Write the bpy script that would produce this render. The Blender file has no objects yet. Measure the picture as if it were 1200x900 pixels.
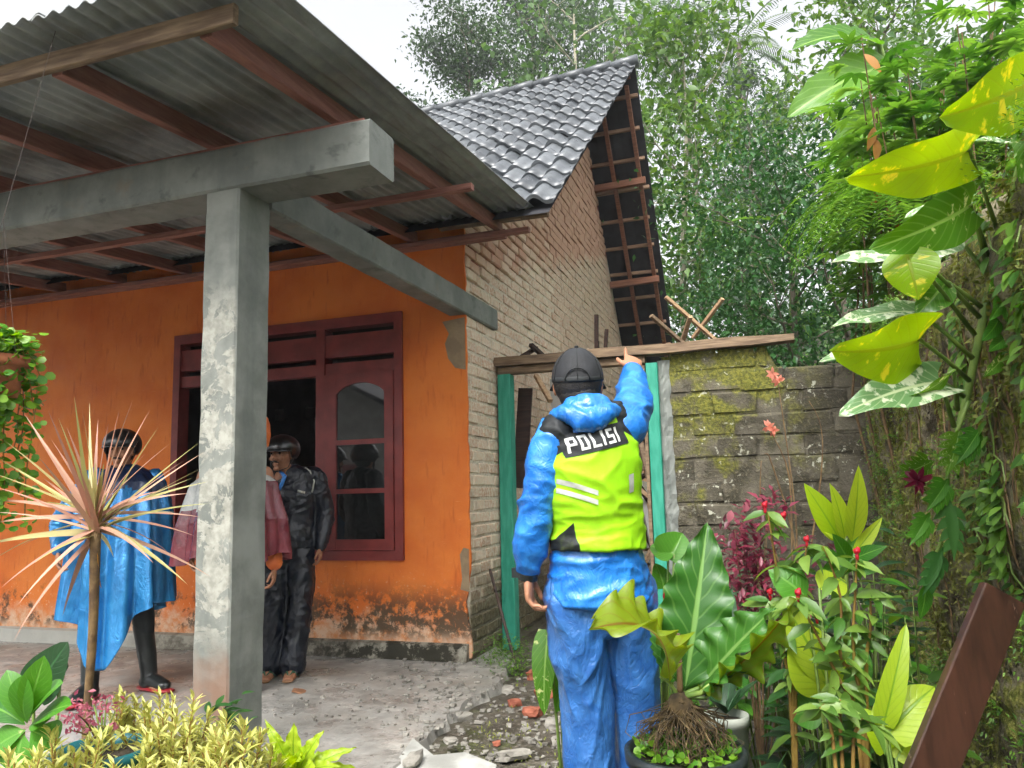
import bpy, bmesh, math, random
import numpy as np
from mathutils import Vector, Matrix, Quaternion, noise
from mathutils.bvhtree import BVHTree

sc = bpy.context.scene
COL = sc.collection
R = math.radians
random.seed(7); np.random.seed(7)

# ------------------------------------------------------------------ camera
CAM_POS = Vector((0.0, 0.0, 1.25))
YAW, PITCH, ROLL, FPX = R(18.44), R(7.9), R(-1.61), 900.0
def _basis():
    f = Vector((-math.sin(YAW)*math.cos(PITCH), math.cos(YAW)*math.cos(PITCH), math.sin(PITCH)))
    r0 = Vector((math.cos(YAW), math.sin(YAW), 0)); u0 = r0.cross(f)
    c, s = math.cos(ROLL), math.sin(ROLL)
    return c*r0+s*u0, -s*r0+c*u0, f
CR, CU, CF = _basis()
cam = bpy.data.cameras.new('camera'); cam.sensor_width = 36; cam.lens = 36*FPX/1200
cam.clip_start = 0.05; cam.clip_end = 2000
camo = bpy.data.objects.new('camera', cam); COL.objects.link(camo)
camo.matrix_world = Matrix(((CR.x, CU.x, -CF.x, CAM_POS.x), (CR.y, CU.y, -CF.y, CAM_POS.y), (CR.z, CU.z, -CF.z, CAM_POS.z), (0, 0, 0, 1)))
sc.camera = camo

# ------------------------------------------------------------------ sky, sun, exposure (rainy overcast day)
SUN_EL, SUN_AZ = R(54), R(178)          # azimuth measured clockwise from +Y
w = bpy.data.worlds.new('World'); sc.world = w; w.use_nodes = True
nt = w.node_tree
bg = nt.nodes['Background']
sky = nt.nodes.new('ShaderNodeTexSky'); sky.sky_type = 'NISHITA'; sky.sun_disc = False
sky.sun_elevation = SUN_EL; sky.sun_rotation = SUN_AZ
sky.air_density = 1.0; sky.dust_density = 6.0; sky.ozone_density = 1.0
hs = nt.nodes.new('ShaderNodeHueSaturation'); hs.inputs['Saturation'].default_value = 0.12
nt.links.new(sky.outputs[0], hs.inputs['Color']); nt.links.new(hs.outputs[0], bg.inputs['Color'])
bg.inputs['Strength'].default_value = 0.15
sun = bpy.data.lights.new('sun', 'SUN'); sun.energy = 1.15; sun.angle = R(30); sun.color = (1.0, 0.97, 0.93)
suno = bpy.data.objects.new('sun', sun); COL.objects.link(suno)
sd = Vector((math.sin(SUN_AZ)*math.cos(SUN_EL), math.cos(SUN_AZ)*math.cos(SUN_EL), math.sin(SUN_EL)))
suno.rotation_euler = sd.to_track_quat('Z', 'Y').to_euler()
sc.view_settings.view_transform = 'Standard'; sc.view_settings.look = 'None'
sc.view_settings.gamma = 1; sc.view_settings.use_curve_mapping = False
sc.view_settings.exposure = 1.48
sc.render.engine = 'CYCLES'
sc.cycles.use_denoising = True
try: sc.cycles.denoiser = 'OPENIMAGEDENOISE'
except Exception: pass
sc.cycles.max_bounces = 7; sc.cycles.diffuse_bounces = 3; sc.cycles.glossy_bounces = 2; sc.cycles.volume_bounces = 0; sc.cycles.use_adaptive_sampling = True; sc.cycles.adaptive_threshold = 0.035; sc.cycles.transparent_max_bounces = 8
sc.cycles.sample_clamp_indirect = 8

# ------------------------------------------------------------------ survey helpers: a point seen at photo pixel (x,y)
def at(x, y, depth): return CAM_POS + (CR*((x-600)/FPX) + CU*((450-y)/FPX) + CF)*depth
def atY(x, y, Y):
    d = CR*((x-600)/FPX) + CU*((450-y)/FPX) + CF
    return CAM_POS + d*((Y-CAM_POS.y)/d.y)
def atX(x, y, X):
    d = CR*((x-600)/FPX) + CU*((450-y)/FPX) + CF
    return CAM_POS + d*((X-CAM_POS.x)/d.x)
def atZ(x, y, Z=0.0):
    d = CR*((x-600)/FPX) + CU*((450-y)/FPX) + CF
    return CAM_POS + d*((Z-CAM_POS.z)/d.z)

# ------------------------------------------------------------------ scene-graph helpers
def tag(o, label=None, cat=None, group=None, kind=None):
    if label: o['label'] = label
    if cat: o['category'] = cat
    if group: o['group'] = group
    if kind: o['kind'] = kind
    return o
def empty(name, loc, label=None, cat=None, group=None):
    o = bpy.data.objects.new(name, None); COL.objects.link(o); o.location = loc
    o.empty_display_size = 0.1
    return tag(o, label, cat, group)
def world_of(o):
    m = Matrix.LocRotScale(o.location, o.rotation_euler, o.scale)
    return m if o.parent is None else world_of(o.parent) @ o.matrix_parent_inverse @ m
def link(name, me, parent=None):
    """geometry is always given in world coordinates; the parent inverse cancels the parent"""
    o = bpy.data.objects.new(name, me); COL.objects.link(o)
    if parent is not None:
        o.parent = parent; o.matrix_parent_inverse = world_of(parent).inverted()
    return o
def smooth(me, on=True):
    me.polygons.foreach_set('use_smooth', [on]*len(me.polygons)); return me

class MB:
    """collects world-space geometry; build() links it as one mesh object"""
    def __init__(s): s.v = []; s.f = []; s.m = []
    def add(s, vs, fs, mi=0):
        b = len(s.v); s.v.extend([tuple(p) for p in vs])
        for f in fs: s.f.append(tuple(i+b for i in f)); s.m.append(mi)
        return s
    def box(s, lo, hi, mi=0, jit=0.0):
        x0, y0, z0 = lo; x1, y1, z1 = hi
        vs = [(x0,y0,z0),(x1,y0,z0),(x1,y1,z0),(x0,y1,z0),(x0,y0,z1),(x1,y0,z1),(x1,y1,z1),(x0,y1,z1)]
        if jit: vs = [(a+random.uniform(-jit,jit), b+random.uniform(-jit,jit), c+random.uniform(-jit,jit)) for a,b,c in vs]
        return s.add(vs, [(0,3,2,1),(4,5,6,7),(0,1,5,4),(1,2,6,5),(2,3,7,6),(3,0,4,7)], mi)
    def bar(s, a, b, w, h, up=(0,0,1), mi=0, w2=None, h2=None, bev=0.0):
        """box beam from a to b, section w (sideways) x h (along up); optional small chamfer"""
        a = Vector(a); b = Vector(b); d = (b-a).normalized(); u = Vector(up)
        r = d.cross(u)
        if r.length < 1e-4: r = d.cross(Vector((1,0,0)))
        r.normalize(); u = r.cross(d).normalized()
        w2 = w if w2 is None else w2; h2 = h if h2 is None else h2
        vs = []
        for p, ww, hh in ((a,w,h),(b,w2,h2)):
            if bev:
                for x, y in ((-1,-1),(1,-1),(1,1),(-1,1)):
                    first = (x*y > 0)
                    q1 = p + r*(x*(ww/2-bev)) + u*(y*hh/2); q2 = p + r*(x*ww/2) + u*(y*(hh/2-bev))
                    vs += [q2, q1] if first else [q1, q2]
            else:
                vs += [p+r*(-ww/2)+u*(-hh/2), p+r*(ww/2)+u*(-hh/2), p+r*(ww/2)+u*(hh/2), p+r*(-ww/2)+u*(hh/2)]
        n = len(vs)//2
        fs = [tuple(range(n))[::-1], tuple(range(n, 2*n))] + [(i,(i+1)%n,n+(i+1)%n,n+i) for i in range(n)]
        fs = [f[::-1] for f in fs]
        return s.add(vs, fs, mi)
    def tube(s, pts, rad, seg=10, axis=None, mi=0, cap=True, pw=2.0):
        """tube through pts; rad: scalar or (a,b) per point; axis: direction of the a half-width"""
        pts = [Vector(p) for p in pts]; n = len(pts); base = len(s.v)
        prev = None; ring_v = []
        for i, p in enumerate(pts):
            t = (pts[min(i+1,n-1)]-pts[max(i-1,0)])
            t = t.normalized() if t.length > 1e-9 else Vector((0,0,1))
            if axis is not None:
                ax = Vector(axis[i] if isinstance(axis, list) else axis); r = ax - t*ax.dot(t)
                if r.length < 1e-4: r = t.orthogonal()
            elif prev is None: r = t.orthogonal()
            else:
                r = prev - t*prev.dot(t)
                if r.length < 1e-4: r = t.orthogonal()
            r.normalize(); prev = r; u = t.cross(r)
            q = rad[i] if isinstance(rad, (list, tuple)) else rad
            a, b = q if isinstance(q, (list, tuple)) else (q, q)
            for k in range(seg):
                th = 2*math.pi*k/seg; c, sn = math.cos(th), math.sin(th)
                if pw != 2.0:
                    c = math.copysign(abs(c)**(2/pw), c); sn = math.copysign(abs(sn)**(2/pw), sn)
                ring_v.append(p + r*(a*c) + u*(b*sn))
        fs = []
        for i in range(n-1):
            for k in range(seg):
                k2 = (k+1) % seg
                fs.append((i*seg+k, i*seg+k2, (i+1)*seg+k2, (i+1)*seg+k))
        if cap:
            fs.append(tuple(range(seg))[::-1]); fs.append(tuple((n-1)*seg+k for k in range(seg)))
        return s.add(ring_v, fs, mi)
    def ball(s, c, r, seg=14, rings=9, mi=0, axes=None):
        c = Vector(c); r = r if isinstance(r, (tuple, list)) else (r, r, r)
        ax = axes or (Vector((1,0,0)), Vector((0,1,0)), Vector((0,0,1)))
        vs = []; fs = []
        for i in range(rings+1):
            ph = math.pi*i/rings
            for k in range(seg):
                th = 2*math.pi*k/seg
                d = (math.sin(ph)*math.cos(th)*r[0], math.sin(ph)*math.sin(th)*r[1], math.cos(ph)*r[2])
                vs.append(c + ax[0]*d[0] + ax[1]*d[1] + ax[2]*d[2])
        for i in range(rings):
            for k in range(seg):
                k2 = (k+1) % seg
                fs.append((i*seg+k, (i+1)*seg+k, (i+1)*seg+k2, i*seg+k2))
        return s.add(vs, fs, mi)
    def mesh(s, name='mesh', mats=None, sm=False):
        me = bpy.data.meshes.new(name); me.from_pydata(s.v, [], s.f)
        if mats is not None:
            for m in (mats if isinstance(mats, (list, tuple)) else [mats]): me.materials.append(m)
            if any(s.m): me.polygons.foreach_set('material_index', s.m)
        if sm: smooth(me)
        me.update(); return me
    def build(s, name, mats, parent=None, sm=False): return link(name, s.mesh(name, mats, sm), parent)

def bake(me, mods, mats=None):
    """apply modifiers (list of (type, settings)) to a mesh and return the new mesh"""
    o = bpy.data.objects.new('tmp', me); COL.objects.link(o)
    for t, kw in mods:
        m = o.modifiers.new(t, t)
        for k, v in kw.items(): setattr(m, k, v)
    dg = bpy.context.evaluated_depsgraph_get()
    new = bpy.data.meshes.new_from_object(o.evaluated_get(dg), depsgraph=dg)
    bpy.data.objects.remove(o)
    if mats is not None:
        new.materials.clear()
        for m in (mats if isinstance(mats, (list, tuple)) else [mats]): new.materials.append(m)
    return new
def get_co(me):
    a = np.empty(len(me.vertices)*3, np.float32); me.vertices.foreach_get('co', a); return a.reshape(-1, 3)
def set_co(me, a): me.vertices.foreach_set('co', np.asarray(a, np.float32).ravel()); me.update()
def get_no(me):
    a = np.empty(len(me.vertices)*3, np.float32); me.vertices.foreach_get('normal', a); return a.reshape(-1, 3)
def displace(me, fn):
    """move every vertex along its normal by fn(co)"""
    co = get_co(me); no = get_no(me)
    d = np.array([fn(Vector(c)) for c in co], np.float32)
    set_co(me, co + no*d[:, None]); return me
def fbm(p, o=3): return noise.fractal(p, 1.0, 2.0, o)

# ------------------------------------------------------------------ materials
def srgb(r, g, b):
    f = lambda c: (c/255/12.92) if c/255 <= 0.04045 else ((c/255+0.055)/1.055)**2.4
    return (f(r), f(g), f(b), 1.0)
class NT:
    def __init__(s, name):
        s.m = bpy.data.materials.new(name); s.m.use_nodes = True; s.t = s.m.node_tree
        s.p = s.t.nodes['Principled BSDF']; s.out = s.t.nodes['Material Output']
        g = s.t.nodes.new('ShaderNodeNewGeometry'); s.pos = g.outputs['Position']; s.geo = g
    def n(s, typ, **kw):
        x = s.t.nodes.new(typ)
        for k, v in kw.items(): setattr(x, k, v)
        return x
    def set(s, sock, v):
        if hasattr(v, 'links') or isinstance(v, bpy.types.NodeSocket): s.t.links.new(v, sock)
        else: sock.default_value = v
    def noise(s, scale, detail=5, rough=0.55, vec=None, dist=0.0):
        x = s.n('ShaderNodeTexNoise'); s.set(x.inputs['Vector'], vec if vec is not None else s.pos)
        x.inputs['Scale'].default_value = scale; x.inputs['Detail'].default_value = detail
        x.inputs['Roughness'].default_value = rough; x.inputs['Distortion'].default_value = dist
        return x.outputs['Fac']
    def voro(s, scale, feat='F1', vec=None):
        x = s.n('ShaderNodeTexVoronoi', feature=feat); s.set(x.inputs['Vector'], vec if vec is not None else s.pos)
        x.inputs['Scale'].default_value = scale; return x.outputs['Distance']
    def stretch(s, sx, sy, sz, vec=None):
        x = s.n('ShaderNodeVectorMath', operation='MULTIPLY'); s.set(x.inputs[0], vec if vec is not None else s.pos)
        x.inputs[1].default_value = (sx, sy, sz); return x.outputs[0]
    def ramp(s, fac, a, b, ca=(0,0,0,1), cb=(1,1,1,1)):
        x = s.n('ShaderNodeMapRange', interpolation_type='SMOOTHSTEP'); s.set(x.inputs['Value'], fac)
        x.inputs['From Min'].default_value = a; x.inputs['From Max'].default_value = b
        if ca == (0,0,0,1) and cb == (1,1,1,1): return x.outputs[0]
        return s.mix(x.outputs[0], ca, cb)
    def mix(s, fac, a, b, blend='MIX'):
        x = s.n('ShaderNodeMix', data_type='RGBA', blend_type=blend)
        s.set(x.inputs[0], fac); s.set(x.inputs[6], a); s.set(x.inputs[7], b); return x.outputs[2]
    def math(s, op, a, b=0.0):
        x = s.n('ShaderNodeMath', operation=op); s.set(x.inputs[0], a); s.set(x.inputs[1], b); return x.outputs[0]
    def xyz(s, vec=None):
        x = s.n('ShaderNodeSeparateXYZ'); s.set(x.inputs[0], vec if vec is not None else s.pos); return x.outputs
    def attr(s, name, out='Fac'):
        x = s.n('ShaderNodeAttribute', attribute_name=name); return x.outputs[out]
    def rnd(s): return s.n('ShaderNodeObjectInfo').outputs['Random']
    def bump(s, h, strength=0.3, dist=0.01):
        x = s.n('ShaderNodeBump'); x.inputs['Strength'].default_value = strength; x.inputs['Distance'].default_value = dist
        s.set(x.inputs['Height'], h); s.t.links.new(x.outputs[0], s.p.inputs['Normal']); return x.outputs[0]
    def fin(s, col, rough=0.7, spec=0.5, metal=0.0, coat=0.0):
        s.set(s.p.inputs['Base Color'], col); s.set(s.p.inputs['Roughness'], rough)
        s.p.inputs['Specular IOR Level'].default_value = spec; s.p.inputs['Metallic'].default_value = metal
        s.p.inputs['Coat Weight'].default_value = coat; s.p.inputs['Coat Roughness'].default_value = 0.15
        return s.m
MATS = {}
def simple(name, c1, c2=None, scale=8, rough=0.6, bump=0.0, bscale=40, spec=0.5, a=0.35, b=0.65, rand=0.0, metal=0.0, coat=0.0, stretch=None, bdist=0.01):
    k = NT(name); c1 = srgb(*c1); col = c1
    vec = k.stretch(*stretch) if stretch else None
    if c2 is not None: col = k.ramp(k.noise(scale, vec=vec), a, b, c1, srgb(*c2))
    if rand:
        h = k.n('ShaderNodeHueSaturation'); k.set(h.inputs['Color'], col)
        k.set(h.inputs['Value'], k.math('ADD', k.math('MULTIPLY', k.rnd(), 2*rand), 1-rand)); col = h.outputs[0]
    if bump: k.bump(k.noise(bscale, 6, vec=vec), bump, bdist)
    MATS[name] = k.fin(col, rough, spec, metal, coat); return MATS[name]
def leafmat(name, c1, c2, trans=0.35, rough=0.4, tcol=None, spec=0.5, vari=None, vari_amt=0.5, vein=None, vscale=(5, 2)):
    """leaf: colour runs c1..c2 with the per-leaf 'rnd' attribute, light shines through the blade; vari: variegation colour"""
    k = NT(name)
    r = k.attr('rnd')
    col = k.mix(r, srgb(*c1), srgb(*c2))
    col = k.mix(k.math('MULTIPLY', k.noise(30, 3), 0.35), col, srgb(*c1))
    if vari or vein:
        uv = k.n('ShaderNodeUVMap').outputs[0]
        o = k.xyz(uv)
        if vari:
            st = k.n('ShaderNodeVectorMath', operation='MULTIPLY'); k.set(st.inputs[0], uv); st.inputs[1].default_value = (vscale[0], vscale[1], 1)
            ad = k.n('ShaderNodeVectorMath', operation='ADD'); k.set(ad.inputs[0], st.outputs[0])
            cm = k.n('ShaderNodeCombineXYZ'); k.set(cm.inputs[2], k.math('MULTIPLY', r, 37.0)); k.set(ad.inputs[1], cm.outputs[0])
            nn = k.noise(1.6, 4, 0.6, vec=ad.outputs[0])
            col = k.mix(k.ramp(nn, vari_amt, vari_amt+0.08), col, srgb(*vari))
        if vein:
            d = k.math('ABSOLUTE', k.math('SUBTRACT', o[0], 0.5))
            mid = k.ramp(d, 0.05, 0.02)
            side = k.math('ABSOLUTE', k.math('SUBTRACT', k.math('FRACT', k.math('SUBTRACT', k.math('MULTIPLY', o[1], 9.0), k.math('MULTIPLY', d, 5.0))), 0.5))
            sv = k.math('MULTIPLY', k.ramp(side, 0.14, 0.03), 0.28)
            col = k.mix(k.math('MAXIMUM', mid, sv), col, srgb(*vein))
            k.bump(k.math('SUBTRACT', 1.0, k.math('MAXIMUM', mid, sv)), 0.35, 0.004)
    m = k.fin(col, rough, spec)
    tb = k.n('ShaderNodeBsdfTranslucent')
    tc = k.n('ShaderNodeHueSaturation'); k.set(tc.inputs['Color'], col); tc.inputs['Value'].default_value = 1.5; tc.inputs['Hue'].default_value = 0.485; tc.inputs['Saturation'].default_value = 1.1
    k.set(tb.inputs['Color'], tc.outputs[0])
    mx = k.n('ShaderNodeMixShader'); mx.inputs[0].default_value = trans
    k.t.links.new(k.p.outputs[0], mx.inputs[1]); k.t.links.new(tb.outputs[0], mx.inputs[2])
    k.t.links.new(mx.outputs[0], k.out.inputs['Surface'])
    MATS[name] = m; return m
# ================================================================== MATERIALS OF THE SETTING
def m_plaster():
    k = NT('orange_plaster'); X, Y, Z = k.xyz()
    n1 = k.noise(2.2, 6); n2 = k.noise(14, 6, 0.65); n3 = k.noise(5, 8, 0.7); n4 = k.noise(34, 5, 0.6)
    base = k.ramp(n1, 0.3, 0.7, srgb(208, 104, 34), srgb(224, 126, 50))
    base = k.mix(k.ramp(k.noise(6, 5, vec=k.stretch(4, 4, 0.7)), 0.55, 0.8), base, srgb(192, 92, 32))
    # low band: paint bleached and flaked to pale plaster
    low = k.ramp(k.math('ADD', Z, k.math('MULTIPLY', k.math('SUBTRACT', n3, 0.5), 0.55)), 0.42, 0.16)
    base = k.mix(k.math('MULTIPLY', low, 0.75), base, k.ramp(n2, 0.35, 0.62, srgb(196, 136, 88), srgb(210, 190, 164)))
    flake = k.math('MULTIPLY', k.ramp(n4, 0.60, 0.66), k.ramp(Z, 0.75, 0.3))
    base = k.mix(k.math('MULTIPLY', flake, 0.6), base, srgb(226, 200, 168))
    # green-black algae patches near the foot of the wall, densest toward the corner
    near = k.ramp(X, -4.2, -2.35)
    a1 = k.ramp(k.math('ADD', k.noise(4.5, 8, 0.72), k.math('MULTIPLY', near, 0.10)), 0.50, 0.58)
    band = k.math('MULTIPLY', k.ramp(Z, 0.62, 0.34), k.ramp(Z, 0.10, 0.22))
    alg = k.math('MULTIPLY', k.math('MULTIPLY', a1, band), k.ramp(k.noise(22, 5), 0.32, 0.5))
    base = k.mix(k.math('MULTIPLY', alg, 0.9), base, srgb(56, 54, 40))
    # a few hairline scuffs
    sc_ = k.ramp(k.noise(9, 3, vec=k.stretch(2, 2, 14)), 0.70, 0.73)
    base = k.mix(k.math('MULTIPLY', sc_, 0.35), base, srgb(236, 170, 110))
    k.bump(k.math('ADD', k.math('MULTIPLY', n2, 0.5), k.math('MULTIPLY', k.math('ADD', low, alg), 0.25)), 0.25, 0.012)
    return k.fin(base, k.ramp(n2, 0.3, 0.7, (0.55,)*3+(1,), (0.75,)*3+(1,)), 0.35)
def m_plinth():
    k = NT('plinth_cement'); X, Y, Z = k.xyz(); n = k.noise(7, 8, 0.7)
    c = k.ramp(n, 0.4, 0.6, srgb(96, 90, 78), srgb(150, 146, 132))
    c = k.mix(k.math('MULTIPLY', k.ramp(X, -5.0, -5.6), 0.8), c, srgb(176, 176, 168))
    c = k.mix(k.math('MULTIPLY', k.ramp(k.noise(5, 8, 0.7), 0.47, 0.55), k.ramp(X, -4.6, -3.0)), c, srgb(44, 42, 30))
    k.bump(n, 0.5, 0.02); return k.fin(c, 0.75, 0.4)
def m_concrete():
    k = NT('column_concrete'); X, Y, Z = k.xyz()
    n = k.noise(3.2, 7, 0.65); f = k.noise(26, 6, 0.6)
    st = k.noise(7, 5, vec=k.stretch(1, 1, 0.16))
    c = k.ramp(n, 0.3, 0.7, srgb(100, 105, 101), srgb(134, 138, 132))
    c = k.mix(k.math('MULTIPLY', k.ramp(st, 0.45, 0.7), 0.45), c, srgb(84, 90, 88))
    c = k.mix(k.math('MULTIPLY', f, 0.3), c, srgb(120, 122, 114))
    c = k.mix(k.math('MULTIPLY', k.ramp(k.noise(5, 7, .7, dist=.5), .54, .66), .55), c, srgb(66, 70, 68))
    c = k.mix(k.math('MULTIPLY', k.ramp(k.noise(2.3, 6, .7), .60, .72), .5), c, srgb(128, 116, 98))
    k.bump(k.math('ADD', n, k.math('MULTIPLY', f, 0.4)), 0.3, 0.012); return k.fin(c, 0.62, 0.4)
def m_column():
    k = NT('weathered_column'); X, Y, Z = k.xyz()
    n = k.noise(3.6, 7, 0.65); f = k.noise(30, 6, 0.6); p = k.noise(7.5, 8, 0.72, dist=0.6)
    c = k.ramp(n, 0.3, 0.7, srgb(104, 108, 102), srgb(138, 141, 134))
    st = k.noise(9, 5, vec=k.stretch(1, 1, 0.12))
    c = k.mix(k.math('MULTIPLY', k.ramp(st, 0.5, 0.72), 0.4), c, srgb(86, 92, 90))
    front = k.ramp(Y, 2.835, 2.825)                       # the face toward the yard has lost its skim coat in patches
    patch = k.math('MULTIPLY', k.math('MULTIPLY', front, k.ramp(p, 0.475, 0.505)), k.math('MULTIPLY', k.ramp(Z, 2.3, 2.05), k.ramp(Z, 0.55, 0.75)))
    c = k.mix(k.math('MULTIPLY', patch, 0.62), c, k.ramp(f, 0.3, 0.7, srgb(146, 144, 132), srgb(188, 186, 174)))
    rust = k.math('MULTIPLY', k.math('MULTIPLY', front, k.ramp(k.math('ADD', Z, k.math('MULTIPLY', n, 0.5)), 0.95, 0.65)), k.ramp(k.noise(5, 5), 0.36, 0.55))
    c = k.mix(k.math('MULTIPLY', rust, 0.5), c, srgb(146, 92, 58))
    k.bump(k.math('ADD', k.math('MULTIPLY', patch, 0.4), k.math('ADD', n, k.math('MULTIPLY', f, 0.3))), 0.4, 0.012)
    return k.fin(c, 0.65, 0.4)
def m_brick():
    k = NT('smeared_brick'); X, Y, Z = k.xyz(); f = k.noise(38, 6, 0.65); n = k.noise(4, 5)
    r = k.rnd()
    pale = k.mix(r, srgb(190, 154, 128), srgb(218, 196, 170))
    pale = k.mix(k.ramp(f, 0.4, 0.65), pale, srgb(216, 206, 186))
    pale = k.mix(k.math('MULTIPLY', k.ramp(n, 0.55, 0.75), 0.5), pale, srgb(150, 140, 124))
    red = k.mix(r, srgb(190, 144, 120), srgb(216, 190, 166))
    red = k.mix(k.math('MULTIPLY', k.ramp(f, 0.45, 0.7), 0.55), red, srgb(196, 168, 146))
    # the wall below the old lean-to line was smeared with mortar, above it the bricks are bare
    line = k.math('SUBTRACT', Z, k.math('ADD', 3.05, k.math('MULTIPLY', k.math('SUBTRACT', Y, 6.0), 0.30)))
    up = k.ramp(k.math('ADD', line, k.math('MULTIPLY', k.math('SUBTRACT', n, 0.5), 0.7)), -0.05, 0.22)
    c = k.mix(up, pale, red)
    foot = k.ramp(k.math('ADD', Z, k.math('MULTIPLY', n, 0.6)), 1.15, 0.6)
    c = k.mix(k.math('MULTIPLY', foot, 0.88), c, k.ramp(f, 0.4, 0.6, srgb(44, 50, 22), srgb(92, 88, 62)))
    k.bump(f, 0.5, 0.01); return k.fin(c, 0.85, 0.25)
def m_mortar():
    k = NT('mortar'); X, Y, Z = k.xyz(); f = k.noise(38, 6, 0.65); n = k.noise(4, 5)
    line = k.math('SUBTRACT', Z, k.math('ADD', 3.05, k.math('MULTIPLY', k.math('SUBTRACT', Y, 6.0), 0.30)))
    up = k.ramp(k.math('ADD', line, k.math('MULTIPLY', k.math('SUBTRACT', n, 0.5), 0.7)), -0.05, 0.22)
    c = k.mix(up, k.ramp(f, 0.35, 0.65, srgb(190, 178, 158), srgb(220, 210, 190)), k.ramp(f, 0.35, 0.65, srgb(104, 40, 26), srgb(140, 66, 44)))
    foot = k.ramp(k.math('ADD', Z, k.math('MULTIPLY', n, 0.6)), 1.0, 0.45)
    c = k.mix(k.math('MULTIPLY', foot, 0.8), c, srgb(52, 54, 30))
    k.bump(f, 0.8, 0.02); return k.fin(c, 0.9, 0.2)
def m_block():
    k = NT('mossy_block'); X, Y, Z = k.xyz(); n = k.noise(5, 8, 0.7); f = k.noise(40, 6, 0.65); r = k.rnd()
    c = k.mix(r, srgb(68, 64, 54), srgb(108, 102, 88))
    c = k.mix(k.ramp(n, 0.42, 0.62), c, srgb(58, 54, 42))
    c = k.mix(k.math('MULTIPLY', k.ramp(f, 0.5, 0.7), 0.5), c, srgb(134, 126, 104))
    g = k.math('MULTIPLY', k.ramp(k.math('ADD', k.noise(3.2, 6, 0.65), k.math('MULTIPLY', k.math('SUBTRACT', Z, 1.65), 0.20)), 0.45, 0.58), k.ramp(X, 0.55, -0.1))
    c = k.mix(k.math('MULTIPLY', g, 0.85), c, k.ramp(f, 0.35, 0.65, srgb(74, 78, 26), srgb(128, 126, 44)))
    g2 = k.ramp(k.noise(6, 6, 0.7), 0.56, 0.68)
    c = k.mix(k.math('MULTIPLY', g2, 0.5), c, srgb(66, 72, 34))
    lich = k.math('MULTIPLY', k.ramp(k.noise(24, 4, .6, dist=.4), 0.60, 0.66), k.ramp(k.noise(3.0, 3), 0.46, 0.62))
    c = k.mix(k.math('MULTIPLY', lich, 0.8), c, srgb(196, 196, 178))
    k.bump(k.math('ADD', n, f), 0.7, 0.02); return k.fin(c, 0.85, 0.3)
def m_ground():
    k = NT('yard_dirt'); n = k.noise(3, 8, 0.7); f = k.noise(28, 6, 0.65)
    c = k.ramp(n, 0.35, 0.65, srgb(50, 44, 35), srgb(92, 86, 74))
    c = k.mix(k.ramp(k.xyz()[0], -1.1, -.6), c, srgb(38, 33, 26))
    c = k.mix(k.math('MULTIPLY', k.ramp(f, 0.52, 0.7), 0.6), c, srgb(140, 134, 122))
    c = k.mix(k.math('MULTIPLY', k.ramp(k.noise(1.9, 6, 0.7), 0.5, 0.62), 0.8), c, k.ramp(f, 0.4, 0.6, srgb(52, 60, 28), srgb(78, 84, 40)))
    k.bump(k.math('ADD', n, f), 0.8, 0.03); return k.fin(c, k.ramp(n, 0.4, 0.6, (0.45,)*3+(1,), (0.85,)*3+(1,)), 0.4)
def m_slab():
    k = NT('wet_porch_cement'); n = k.noise(2.6, 8, 0.7); f = k.noise(34, 6, 0.6)
    c = k.ramp(n, 0.32, 0.68, srgb(116, 114, 108), srgb(166, 164, 158))
    c = k.mix(k.math('MULTIPLY', k.ramp(k.noise(5.5, 8, 0.72), 0.52, 0.62), 0.7), c, srgb(178, 174, 166))
    c = k.mix(k.math('MULTIPLY', k.ramp(k.noise(1.3, 5), 0.52, 0.66), 0.6), c, srgb(92, 78, 60))
    ck = k.math('ABSOLUTE', k.math('SUBTRACT', k.noise(1.2, 6, .6, dist=.5), .5))
    c = k.mix(k.math('MULTIPLY', k.ramp(ck, .006, .001), .5), c, srgb(70, 64, 56))
    k.bump(k.math('ADD', n, k.math('MULTIPLY', f, 0.4)), 0.35, 0.02)
    return k.fin(c, k.ramp(k.noise(3, 5), 0.35, 0.65, (0.18,)*3+(1,), (0.6,)*3+(1,)), 0.5)
def m_wood(name, c1, c2, rough=0.75, wet=0.3, st=(0.7, 9, 9)):
    k = NT(name); X, Y, Z = k.xyz()
    tc = k.n('ShaderNodeTexCoord').outputs['Generated']
    g = k.noise(6, 6, 0.6, vec=k.stretch(*st)); f = k.noise(14, 4)
    c = k.ramp(g, 0.3, 0.7, srgb(*c1), srgb(*c2)); c = k.mix(k.math('MULTIPLY', f, 0.3), c, srgb(*c1))
    k.bump(g, 0.4, 0.008); return k.fin(c, rough, wet)
def m_tile():
    k = NT('wet_roof_tile'); n = k.noise(5, 6); f = k.noise(60, 5); r = k.rnd()
    c = k.mix(r, srgb(58, 62, 66), srgb(92, 96, 100)); c = k.mix(k.math('MULTIPLY', k.ramp(n, 0.45, 0.7), 0.45), c, srgb(104, 108, 110)); c = k.mix(k.math('MULTIPLY', k.ramp(k.noise(18, 6, .7), .56, .68), .5), c, srgb(40, 42, 38))
    k.bump(f, 0.15, 0.004); return k.fin(c, k.ramp(n, 0.3, 0.7, (0.26,)*3+(1,), (0.46,)*3+(1,)), 0.6)
def m_sheet():
    k = NT('fibre_cement_sheet'); n = k.noise(3, 7, 0.65); s = k.noise(4, 5, vec=k.stretch(5, 0.4, 5))
    c = k.ramp(n, 0.3, 0.7, srgb(122, 127, 128), srgb(158, 162, 160)); c = k.mix(k.math('MULTIPLY', k.ramp(s, 0.5, 0.7), 0.5), c, srgb(104, 98, 90))
    k.bump(k.noise(50, 5), 0.15, 0.004); return k.fin(c, 0.7, 0.35)
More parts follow.
